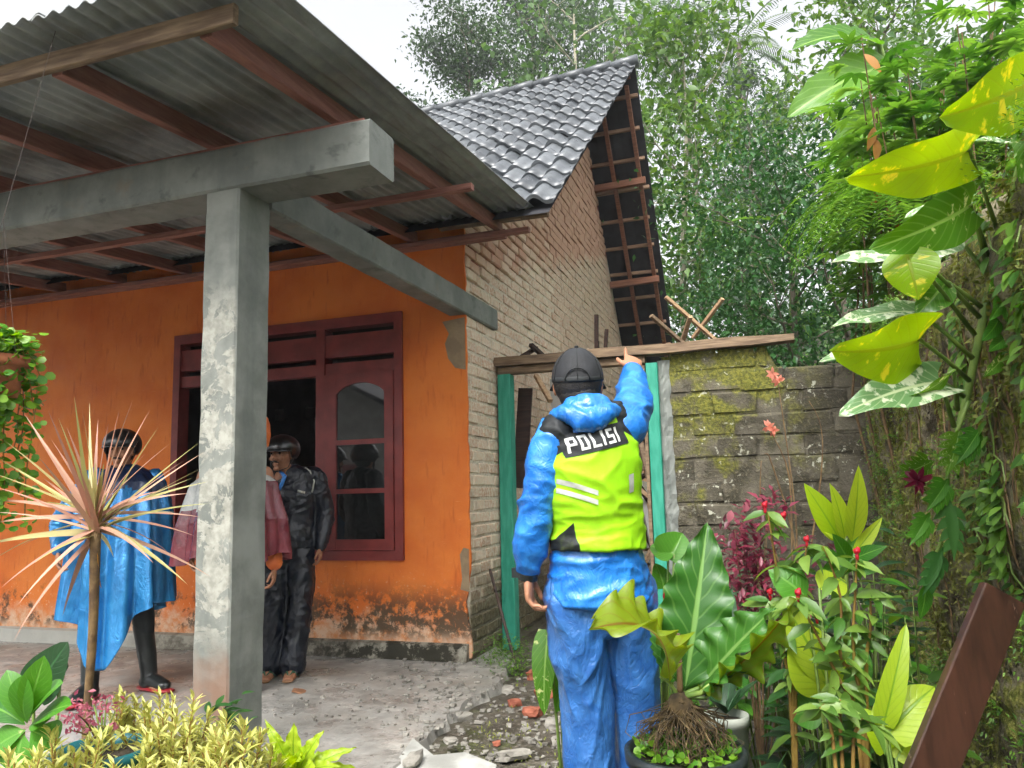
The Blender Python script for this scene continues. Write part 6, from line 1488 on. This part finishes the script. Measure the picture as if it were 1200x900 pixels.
# ================================================================== RUBBLE, DEBRIS
BRK = simple('broken_brick', (128, 66, 48), (162, 96, 72), 14, .85, .5, 40, rand=.15)
STN = simple('broken_concrete', (112, 108, 100), (158, 154, 144), 9, .85, .6, 40, rand=.15)
WHT = simple('white_plasterboard', (138, 138, 132), (172, 172, 166), 6, .7, .2, 40)
def lump(name, p, s, mat, label, cat, group=None, flat=.6):
    bm = bmesh.new(); bmesh.ops.create_icosphere(bm, subdivisions=2, radius=1); o3 = Vector((random.random()*50,)*3)
    for v in bm.verts:
        d = v.co.copy(); v.co = Vector((max(-.75, min(.75, d.x)), max(-.7, min(.7, d.y)), max(-.6, min(.6, d.z))))*(1+.35*noise.noise(d*1.3+o3)); v.co = Vector((v.co.x*s*1.2, v.co.y*s, v.co.z*s*flat))
    me = bpy.data.meshes.new(name); bm.to_mesh(me); bm.free(); me.materials.append(mat); o = link(name, me); o.location = (p.x, p.y, p.z+s*flat*.45); o.rotation_euler = (random.uniform(-.25, .25), random.uniform(-.25, .25), random.uniform(0, 6)); return tag(o, label, cat, group)
gz = -.055
for x, y, s, mt, lab in ((632, 795, .085, BRK, 'reddish broken brick topmost of the rubble beside the arum leaf'), (640, 815, .075, BRK, 'broken brick touching the arum leaf'), (625, 838, .07, BRK, 'broken brick at the front of the rubble heap'), (603, 826, .045, BRK, 'small round brick fragment in the passage'), (582, 873, .028, BRK, 'tiny bright brick chip on the mossy ground')):
    lump('broken_brick', atZ(x, y, gz), s, mt, lab, 'brick', 'broken bricks in the passage')
for x, y, s, lab in ((543, 842, .055, 'pale flat stone on the slab edge'), (528, 870, .045, 'thin grey stone chip near the white sheet'), (602, 889, .085, 'largest grey stone at the bottom of the passage'), (580, 806, .05, 'pale chip of concrete below the brick corner'), (596, 810, .055, 'grey concrete lump beside the weeds'), (562, 848, .035, 'small dark stone beside the pale flat stone'), (648, 850, .06, 'grey stone beside the officer\'s left leg'), (655, 872, .05, 'concrete crumb lying by the officer\'s boot'), (485, 893, .06, 'grey stone lying on the white sheet')):
    lump('stone', atZ(x, y, gz if x > 535 else .0), s, STN, lab, 'stone', 'stones in the passage', .45)
lump('leaf_litter', atZ(350, 811, .0), .045, simple('dead_leaf', (120, 84, 58), (150, 104, 74), 12, .85), 'crumpled brown dead leaf on the porch floor', 'leaf', None, .25)
cr_ = MB()
for i in range(620):
    t = random.random(); c = atZ(random.uniform(470, 690), random.uniform(780, 900), gz) if t < .75 else atZ(random.uniform(320, 560), random.uniform(785, 850), .002)
    s = random.uniform(.004, .016)*(1 if t < .75 else .6); z = gz if c.x > -1.78 else .0
    cr_.box((c.x-s, c.y-s*.8, z-.002), (c.x+s, c.y+s*.8, z+s*random.uniform(.5, 1.1)), jit=s*.35)
tag(cr_.build('rubble', STN), 'scattered grey rubble crumbs over the passage ground', 'rubble', kind='stuff')
ws = MB(); pts = [(457, 902), (484, 876), (508, 890), (545, 889), (582, 899), (580, 910), (457, 915)]; q = [atZ(x, y, -.02) for x, y in pts]; nq = len(q); hts = [.0, .045, .02, .03, .012, 0, 0]
ws.add([p+UP*h for p, h in zip(q, hts)]+[p+UP*(h-.012) for p, h in zip(q, hts)], [tuple(range(nq))[::-1], tuple(range(nq, 2*nq))]+[(i, (i+1) % nq, nq+(i+1) % nq, nq+i) for i in range(nq)])
tag(ws.build('broken_sheet', WHT), 'white broken sheet lying on the ground at the slab edge', 'sheet')
# iron bar leaning on the brick corner
a, b_ = atX(574, 667, WALLX+.03), atZ(606, 786, gz); mb = MB(); pts = [a.lerp(b_, k/24) for k in range(25)]; mb.tube(pts, [.011+.0025*(k % 2) for k in range(25)], 8); tag(mb.build('iron_bar', IRON), 'dark ribbed iron bar leaning against the foot of the brick corner', 'bar')
# weeds at the foot of the wall
P_, Dd, Nn, Sz = [], [], [], []
for i in range(90):
    c = atZ(random.gauss(592, 16), random.gauss(782, 8), gz); h = random.uniform(.06, .24)
    for k in range(12): t = random.random(); P_.append(c+Vector((random.gauss(0, .02), random.gauss(0, .02), h*t))); Dd.append(Vector((random.gauss(0, 1), random.gauss(0, 1), .5))); Nn.append(UP); Sz.append(random.uniform(.015, .04))
tag(scatter('weeds', T_leaf(.4), P_, Dd, Nn, Sz, LF['weed'], kind='stuff'), 'low green weeds at the foot of the brick corner', 'weeds')
P_, Dd, Nn, Sz = [], [], [], []
for i in range(160):
    c = atZ(random.uniform(560, 760), random.uniform(850, 960), gz) if i < 120 else Vector((random.uniform(-2.0, .6), random.uniform(4.5, 6.1), gz))
    for k in range(6): P_.append(c+Vector((random.gauss(0, .03), random.gauss(0, .03), random.uniform(0, .03)))); Dd.append(Vector((random.gauss(0, 1), random.gauss(0, 1), .9))); Nn.append(UP); Sz.append(random.uniform(.012, .03))
tag(scatter('ground_moss', T_leaf(.4), P_, Dd, Nn, Sz, LF['moss'], kind='stuff'), 'short moss and seedlings on the yard ground', 'moss')

# --- the collapsed room behind the doorway
def thing_bar(name, a, b, w_, h_, mat, label, cat, group=None, up=(0, 0, 1)):
    mb = MB(); mb.bar(a, b, w_, h_, up=up, bev=min(w_, h_)*.08); return tag(mb.build(name, mat), label, cat, group)
thing_bar('dark_board', atY(609, 572, 6.47), atY(616, 455, 6.50), .13, .025, WOODDARK, 'dark brown board hanging inside the green door frame', 'board', up=(0, 1, 0))
thing_bar('stake', atY(699, 430, 6.9), atY(699, 369, 6.9), .035, .035, WOODDARK, 'taller dark stake standing up behind the lintel plank', 'stake', 'stakes behind the lintel', up=(0, 1, 0))
thing_bar('stake', atY(708, 430, 6.95), atY(711, 386, 6.95), .032, .032, WOODDARK, 'shorter dark stake standing up behind the lintel plank', 'stake', 'stakes behind the lintel', up=(0, 1, 0))
thing_bar('stake', atY(706, 520, 7.0), atY(700, 400, 7.0), .03, .03, WOODDARK, 'thin dark stake inside the doorway beside the officer\'s cap', 'stake', 'stakes behind the lintel', up=(0, 1, 0))
for (x0, y0, x1, y1, Y, mt, lab) in ((780, 348, 838, 398, 8.2, WOODPALE, 'long pale rafter piece sticking up beyond the block wall'), (763, 370, 800, 402, 7.6, WOODOLD, 'grey rafter piece leaning beside the tiled eave'), (809, 371, 799, 402, 8.0, WOODPALE, 'short upright pale stick beyond the block wall'), (847, 350, 812, 396, 8.6, WOODPALE, 'curved pale branch beyond the block wall'),
        (622, 404, 645, 425, 6.8, IRON, 'bent dark rod resting behind the lintel at the gable'), (612, 418, 628, 408, 6.7, WOODDARK, 'dark splinter of wood at the gable behind the lintel'), (645, 470, 628, 440, 6.8, WOODPALE, 'broken pale lath beside the officer\'s cap'), (760, 560, 742, 480, 6.9, WOODOLD, 'leaning lath seen between the officer and the right door post'), (765, 640, 745, 545, 7.1, GREYW, 'pale strip of wood low inside the doorway')):
    a_, b2 = atY(x0, y0, Y), atY(x1, y1, Y+.3); thing_bar('timber_piece', a_, b2, .045, .035, mt, lab, 'timber', 'broken timbers behind the wall')
hp_ = MB()      # uncountable heap of broken masonry and laths inside the passage
for i in range(70):
    c = Vector((random.uniform(-2.0, .4), random.uniform(6.9, 9.5), 0)); c.z = -.02+random.random()*(.35+.35*(c.y-6.9)); s_ = random.uniform(.06, .20); q0 = len(hp_.v)
    hp_.box((c.x-s_, c.y-s_*.6, c.z-s_*.5), (c.x+s_, c.y+s_*.6, c.z+s_*.5), random.choice([0, 1, 1]), jit=s_*.3)
for i in range(26):
    c = Vector((random.uniform(-1.9, -.7), random.uniform(6.8, 8.6), random.uniform(.3, 1.5))); d_ = Vector((random.gauss(0, .6), random.gauss(.2, .5), random.gauss(.2, .6))).normalized(); hp_.bar(c-d_*.6, c+d_*.6, .05, .03, mi=random.choice([2, 3, 4]))
tag(hp_.build('rubble_heap', [BRK, STN, WOODOLD, WOODPALE, WOODDARK]), 'heap of broken masonry and splintered laths behind the green door frame', 'rubble', kind='stuff')
wv = MB(); pts = [(-2.0, .0), (-1.25, .0), (-1.2, 1.2), (-1.32, 1.75), (-1.55, 2.05), (-1.75, 2.2), (-2.05, 2.35)]; nq = len(pts)
wv.add([(x, 7.35, z) for x, z in pts]+[(x, 7.47, z) for x, z in pts], [tuple(range(nq)), tuple(range(2*nq-1, nq-1, -1))]+[(i, nq+i, nq+(i+1) % nq, (i+1) % nq) for i in range(nq)])
tag(tag(wv.build('broken_wall', GREYW), 'pale grey plastered wall stump standing inside the doorway', 'wall'), kind='thing')
# ================================================================== TREES AND GROWTH BEYOND THE HOUSE
def tree(name, label, base, H, r0, mat, leaf, nlimb=9, t0=.35, spread=.38, lean=(0, 0), nleaf=5200, lsize=.16, tw=.42, bark=BARK, sig=.045, group='trees beyond the house', fine=False, sub=4, up=.45):
    base = Vector(base); g = empty(name, base, label, 'tree', group); tr = MB(); tips = []
    pts = []; n = 9; so = random.random()*99
    for i in range(n):
        t = i/(n-1); pts.append(base+Vector((lean[0]*t*t*H+.03*H*noise.noise(Vector((so, t*2, 0)))*t, lean[1]*t*t*H+.03*H*noise.noise(Vector((so, t*2, 9)))*t, H*.93*t-.3*(i == 0))))
    tr.tube(pts, [r0*(1.25 if i == 0 else 1-.82*(i/(n-1))) for i in range(n)], 9)
    for k in range(nlimb):
        t = t0+(1-t0)*(k+.5)/nlimb*1.02; t = min(t, .995); j = min(n-2, int(t*(n-1))); p = pts[j].lerp(pts[j+1], t*(n-1)-j); az = k*2.4+random.uniform(-.4, .4)
        ln = H*spread*(.55+.75*math.sin(math.pi*min(1, (t-t0)/(1-t0)*.85+.12)))*random.uniform(.75, 1.2)
        d = Vector((math.cos(az), math.sin(az), up+random.uniform(-.2, .35)+(.6 if t > .9 else 0))).normalized(); q = [p]
        for s in range(1, 6): d = (d+Vector((random.gauss(0, .12), random.gauss(0, .12), random.gauss(.03, .1)))).normalized(); q.append(q[-1]+d*ln/5)
        rr = r0*(.42-.22*t); tr.tube(q, [rr*(1-.85*s/5) for s in range(6)], 6)
        for b in range(sub):
            s = 1+int(4.2*(b+random.random()*.6)/sub); s = min(s, 5); az2 = random.uniform(0, 6.28); d2 = (d*.7+Vector((math.cos(az2), math.sin(az2), random.uniform(-.1, .7)))).normalized(); l2 = ln*random.uniform(.28, .55); w = [q[s]]
            for m_ in range(3): d2 = (d2+Vector((random.gauss(0, .18), random.gauss(0, .18), random.gauss(-.02, .12)))).normalized(); w.append(w[-1]+d2*l2/3)
            tr.tube(w, [rr*.32, rr*.24, rr*.16, rr*.06], 5); tips += [w[1], w[2], w[3], w[3]]
        tips += [q[4], q[5]]
    tr.build('trunk', bark, g, sm=True)
    T_ = np.array([tuple(x) for x in tips]); N = nleaf; ci = np.random.randint(0, len(T_), N); off = np.random.normal(size=(N, 3))*np.array([1, 1, .7])*H*sig
    if fine:     # feathery: leaflets strung along short drooping twigs
        m = N//9; ci = np.random.randint(0, len(T_), m); c = T_[ci]+np.random.normal(size=(m, 3))*np.array([1, 1, .7])*H*sig; d = rdir(m, .15); P = []; Dv = []
        for k in range(9): P.append(c+d*lsize*.42*k-np.array([0, 0, .02*lsize])*k*k); sd = np.cross(d, np.array([0, 0, 1.0])); Dv.append(sd*(1 if k % 2 else -1)+d*.5+np.random.normal(size=(m, 3))*.2)
        pos = np.concatenate(P); dv = np.concatenate(Dv); rn = np.tile(np.random.rand(m), 9); nr = np.tile((0, 0, 1.0), (len(pos), 1))+np.random.normal(size=(len(pos), 3))*.35; sz = lsize*(.6+.6*np.random.rand(len(pos)))
    else:
        pos = T_[ci]+off; dv = rdir(N, -.25); nr = np.tile((0, 0, 1.0), (N, 1))+np.random.normal(size=(N, 3))*.5; sz = lsize*(.6+.8*np.random.rand(N)); cl = np.random.rand(len(T_)); rn = np.clip(cl[ci]*.7+np.random.rand(N)*.4-.05, 0, 1)
    scatter('crown', T_leaf(tw, .08, .12), pos, dv, nr, sz, LF[leaf], g, rn); return g
def gp(x, y, d):      # foot of a tree seen in direction of pixel x at depth d
    p = at(x, 560, d); return Vector((p.x, p.y, ground_z(p.x, p.y)))
def Hto(x, ytop, d): return at(x, ytop, d).z - gp(x, 0, d).z
for args in (
    ('tall_tree', 'tall fine-leaved tree rising behind the porch roof edge', 552, 24, 8, dict(r0=.24, leaf='tree_fine', nlimb=13, t0=.45, spread=.21, nleaf=19000, lsize=.155, tw=.46, sig=.024, sub=6)),
    ('tall_tree', 'fine-leaved tree behind the middle of the tiled ridge', 640, 27, -60, dict(r0=.26, leaf='tree_fine', nlimb=14, t0=.45, spread=.21, nleaf=21000, lsize=.165, tw=.46, sig=.024, sub=6)),
    ('round_leaved_tree', 'open round-leaved tree showing bare limbs above the ridge end', 695, 22, -80, dict(r0=.16, leaf='tree_mid', nlimb=10, t0=.5, spread=.17, nleaf=1700, lsize=.22, tw=.75, bark=BARKP)),
    ('slender_tree', 'slender pale-trunked tree with light leaves right of the roof', 812, 14.5, -40, dict(r0=.11, leaf='tree_light', nlimb=15, t0=.40, spread=.13, nleaf=4600, lsize=.18, tw=.5, bark=BARKP, sig=.032, lean=(.03, 0))),
    ('light_tree', 'light green bushy tree low beside the fallen eave', 842, 15.5, 270, dict(r0=.07, leaf='tree_light', nlimb=12, t0=.15, spread=.30, nleaf=5200, lsize=.13, tw=.5, sig=.06)),
    ('airy_tree', 'airy grey-green tree with sky showing through its crown', 905, 25, 40, dict(r0=.16, leaf='tree_fine', nlimb=12, t0=.3, spread=.15, nleaf=5200, lsize=.17, tw=.42, sig=.026)),
    ('airy_tree', 'thin airy tree between the slender tree and the banana', 948, 29, 70, dict(r0=.16, leaf='tree_mid', nlimb=12, t0=.3, spread=.14, nleaf=1800, lsize=.24, tw=.45)),
    ('hazy_tree', 'hazy tall tree directly behind the slender tree', 835, 31, -60, dict(r0=.2, leaf='tree_fine', nlimb=12, t0=.3, spread=.14, nleaf=9000, lsize=.18, tw=.42, sig=.028)),
    ('evergreen_tree', 'dense dark evergreen tree above the right end of the block wall', 945, 9.6, 185, dict(r0=.08, leaf='tree_dark', nlimb=16, t0=.12, spread=.28, nleaf=9500, lsize=.085, tw=.5, sig=.06, sub=5)),
    ('evergreen_tree', 'dark leafy tree tucked behind the climbing pothos', 1010, 8.6, 150, dict(r0=.07, leaf='tree_dark', nlimb=14, t0=.12, spread=.28, nleaf=7500, lsize=.085, tw=.5, sig=.06, sub=5)),
    ('evergreen_tree', 'dark leafy tree lowest beside the curved pale branch', 885, 12.5, 285, dict(r0=.06, leaf='tree_dark', nlimb=12, t0=.1, spread=.34, nleaf=5000, lsize=.10, tw=.5, sig=.07, sub=4)),
    ('spreading_tree', 'spreading tree filling the upper right behind the cassava', 1090, 13, -60, dict(r0=.14, leaf='tree_light', nlimb=14, t0=.2, spread=.24, nleaf=9500, lsize=.15, tw=.45, sig=.055)),
    ('spreading_tree', 'mid green tree at the far right edge behind the mossy wall', 1185, 11, 40, dict(r0=.12, leaf='tree_mid', nlimb=14, t0=.2, spread=.28, nleaf=5000, lsize=.16, tw=.45, sig=.055)),
):
    nm, lab, px, d, ytop, kw = args; b = gp(px, 0, d); tree(nm, lab, b, Hto(px, ytop, d), mat=None, **kw)
# --- coconut palms
def palm(px, d, ycrown, label, nf=16, ln=3.2):
    b = gp(px, 0, d); H = Hto(px, ycrown, d); g = empty('coconut_palm', b, label, 'palm tree', 'trees beyond the house'); c = b+UP*H+Vector((.4, 0, 0))
    mb = MB(); mb.tube([b-UP*.3, b+UP*H*.5+Vector((.1, 0, 0)), c], [.17, .13, .11], 9); mb.build('trunk', BARK, g, sm=True)
    for k in range(nf):
        az = k*2.4; el = R(65-95*(k/nf)); d0 = Vector((math.cos(az)*math.cos(el), math.sin(az)*math.cos(el), math.sin(el))); P = [c]; dd = d0.copy()
        for s in range(14): dd = (dd-UP*.085).normalized(); P.append(P[-1]+dd*ln/14)
        lb = LB(); r = random.random()
        for s in range(2, 15):
            sd = (P[s]-P[s-1]).normalized().cross(UP).normalized(); fw_ = (P[s]-P[s-1]).normalized(); l = .75*math.sin(math.pi*(s/16)**.7)
            for q in (-1, 1):
                for h in (0, .5): o = P[s-1].lerp(P[s], h); lb.add(leaf_geo(o, o+(sd*q*.8+fw_*.55-UP*.45)*l, UP, .06, 'lance', nu=2, nv=2, fold=0), r)
        mb = MB(); mb.tube(P, [.03-.0018*s for s in range(15)], 5); f_ = lb.build('frond', LF['palm'], g); mb.build('rachis', STEMG, f_)
palm(752, 30, -12, 'coconut palm with drooping fronds above the ridge end'); palm(892, 34, 10, 'coconut palm with its crown at the top of the sky gap', 15, 3.4)
# --- banana plants
def banana(px, py, d, label, leaves):
    b = gp(px, 0, d); g = empty('banana_plant', b, label, 'banana plant', 'banana plants'); c = at(px, py, d); mb = MB(); mb.tube([b-UP*.2, (b+c)*.5, c], [.12, .10, .06], 12); mb.build('trunk', STEMG, g, sm=True)
    for bx, by, tx, ty, wd, nr in leaves:
        one_leaf(g, at(bx, by, d-.1), at(tx, ty, d-.4), nr, wd*d/900, 'banana', 'strap', fold=.30, arch=.10, wave=.008, wfreq=9, ruffle=.008, nu=6, nv=26, petiole=c, pr=.03)
banana(1045, 110, 7.2, 'banana plant with long leaves reaching left across the sky gap', [(1030, 52, 928, 58, 40, UP*.6-CF*.7), (1048, 78, 922, 138, 54, -CF*.8+UP*.4), (1040, 130, 972, 192, 44, -CF*.8+UP*.5)])
banana(930, 340, 10.5, 'small banana plant half hidden behind the block wall', [(940, 380, 985, 372, 26, -CF*.6+UP), (935, 370, 950, 405, 30, -CF), (925, 268, 850, 262, 18, UP-CF*.4)])
# --- cassava shrubs growing over the wall
def cassava(px, d, label, box_, nstem=7, nlv=60):
    b = gp(px, 0, d); b.z = max(b.z, 0); g = empty('cassava_shrub', b, label, 'shrub', 'cassava shrubs above the mossy wall'); x0, y0, x1, y1 = box_; ends = [at(random.uniform(x0, x1), random.uniform(y0, y1), d+random.uniform(-.5, .5)) for _ in range(nstem)]; mb = MB(); nodes = []
    for e in ends: m_ = (b+e)*.5+Vector((random.gauss(0, .1), random.gauss(0, .1), .1)); mb.tube([b-UP*.1, m_, e], [.013, .009, .003], 6); nodes += [m_.lerp(e, random.uniform(.35, 1)) for _ in range(nlv//nstem)]
    mb.build('stems', STEMB, g); lb = LB()
    for n_ in nodes:
        az = random.uniform(0, 6.28); o = Vector((math.cos(az), math.sin(az), random.uniform(-.1, .5))).normalized(); c = n_+o*random.uniform(.1, .24); r = random.random(); sd = o.cross(UP).normalized(); L = random.uniform(.10, .17)
        for k in range(7):
            a = R(-95+190*k/6); dd = (o*math.cos(a)+sd*math.sin(a)-UP*.35).normalized(); lb.add(leaf_geo(c, c+dd*L*(1-.25*abs(k-3)/3), UP, .034, 'lance', nu=2, nv=4, fold=.1, arch=.08), r)
    lb.build('foliage', LF['cassava'], g)
    one = [n_ for n_ in nodes[:6]]
    for n_ in one: one_leaf(g, n_, n_-UP*.14+Vector((random.gauss(0, .05), 0, 0)), -CF, .05, 'dry', 'lance', nu=2, nv=6, name='dry_leaf')
for px, d, bx, lab in ((1090, 4.6, (1000, 30, 1110, 160), 'cassava shrub spreading fingered leaves beside the banana leaves'), (1170, 4.0, (1090, -20, 1220, 110), 'cassava shrub overhanging the top right corner'), (1060, 5.4, (1000, 150, 1100, 250), 'cassava shrub drooping above the mossy wall behind the big yellow leaf'), (1150, 5.2, (1080, 90, 1180, 190), 'cassava shrub between the two largest yellow leaves')):
    cassava(px, d, lab, bx, 12, 230)
# --- fine drooping fern fronds above the wall
g = empty('drooping_fern', (.85, 4.6, 2.1), 'fine drooping fern hanging over the top of the mossy wall', 'fern'); P_, Dd, Nn, Sz = [], [], [], []
for i in range(70):
    q = at(random.uniform(1000, 1110), random.uniform(195, 250), 4.2+random.uniform(-.4, .4)); d_ = Vector((random.gauss(-.5, .5), random.gauss(-.3, .5), .1)).normalized()
    for k in range(16): d_ = (d_-UP*.09).normalized(); q = q+d_*.035; P_ += [q, q]; sd = d_.cross(UP).normalized(); Dd += [sd+d_*.6, -sd+d_*.6]; Nn += [UP, UP]; Sz += [.055, .055]
scatter('fronds', T_leaf(.2), P_, Dd, Nn, Sz, LF['cassava'], g); stem(g, [(.85, 4.6, 2.0), at(1060, 260, 4.4), at(1050, 215, 4.3)], [.012, .01, .006], STEMB)
# --- undergrowth on the slope: one mass of weeds
N = 26000; xs_ = np.random.uniform(-1.3, 9, N); ys_ = 8.6+16*np.random.rand(N)**1.3; h = np.random.rand(N); pos = np.array([(x, y, ground_z(x, y)+hh*(.35+.55*max(0, noise.noise(Vector((x*.8, y*.8, 5)))+.25))) for x, y, hh in zip(xs_, ys_, h)])
tag(scatter('undergrowth', T_leaf(.42, .1, .15), pos, rdir(N, .5), np.tile((0, -.4, 1.0), (N, 1))+np.random.normal(size=(N, 3))*.5, .06+.10*np.random.rand(N), LF['weed'], kind='stuff'), 'dense green undergrowth on the slope behind the block wall', 'undergrowth')
N = 16000; xs_ = np.random.uniform(-26, 26, N); ys_ = np.random.uniform(26, 46, N); pos = np.array([(x, y, ground_z(x, y)+hh*(.9+1.6*max(0, noise.noise(Vector((x*.16, y*.16, 2)))+.2))) for x, y, hh in zip(xs_, ys_, np.random.rand(N))])
tag(scatter('far_thicket', T_leaf(.5, .1, .15), pos, rdir(N, .2), np.tile((0, -.4, 1.0), (N, 1))+np.random.normal(size=(N, 3))*.5, .22+.25*np.random.rand(N), LF['tree_mid'], kind='stuff'), 'far green thicket closing the view under the trees', 'thicket')

# ================================================================== behind the photographer: house mirrored in the window, added light-blocking trees
nh = empty('neighbour_house', (-13, -11, -.05), 'neighbouring house with dark gabled roof mirrored in the window panes', 'house')
mb = MB(); mb.box((-17.5, -15, -.1), (-8.6, -8.2, 2.9)); mb.add([(-17.5, -8.2, 2.9), (-8.6, -8.2, 2.9), (-13.05, -8.2, 5.2), (-17.5, -15, 2.9), (-8.6, -15, 2.9), (-13.05, -15, 5.2)], [(0, 2, 1), (3, 4, 5)]); mb.build('wall', GREYW, nh)
mb = MB()
for sx in (-1, 1): mb.bar((-13.05+sx*2.6, -15.5, 4.0), (-13.05+sx*2.6, -7.6, 4.0), 6.1, .12, up=Vector((sx*.46, 0, .89)))
mb.build('roof', UNDER, nh)
mb = MB(); mb.box((-11.5, -8.17, .1), (-10.6, -8.12, 2.1)); mb.build('door', MAROON, nh)
for px, py, H, lf, lab in ((4, -14, 12, 'tree_dark', 'added dark tree blocking low sky light well behind the photographer'), (14, -16, 9, 'tree_dark', 'added tree blocking low sky light beyond the mossy wall')):
    tree('sky_blocker_tree', lab, (px, py, -.06), H, .2, None, lf, nlimb=12, t0=.25, spread=.36, nleaf=3000, lsize=.36, tw=.5, sig=.07, group='added trees blocking low sky light')  # unseen trees, added to cut low sky light and darken the porch

# ================================================================== rain-laden air
hz = NT('rain_haze'); hz.t.nodes.remove(hz.p); pv = hz.n('ShaderNodeVolumePrincipled'); pv.inputs['Color'].default_value = (.93, .96, 1, 1); pv.inputs['Density'].default_value = 0.0016; pv.inputs['Anisotropy'].default_value = 0.2
hz.t.links.new(pv.outputs[0], hz.out.inputs['Volume'])
mb = MB(); mb.box((-60, -12, -1.5), (60, 62, 32)); tag(mb.build('haze', hz.m), 'pale rain haze hanging between the trees', 'haze', kind='stuff')
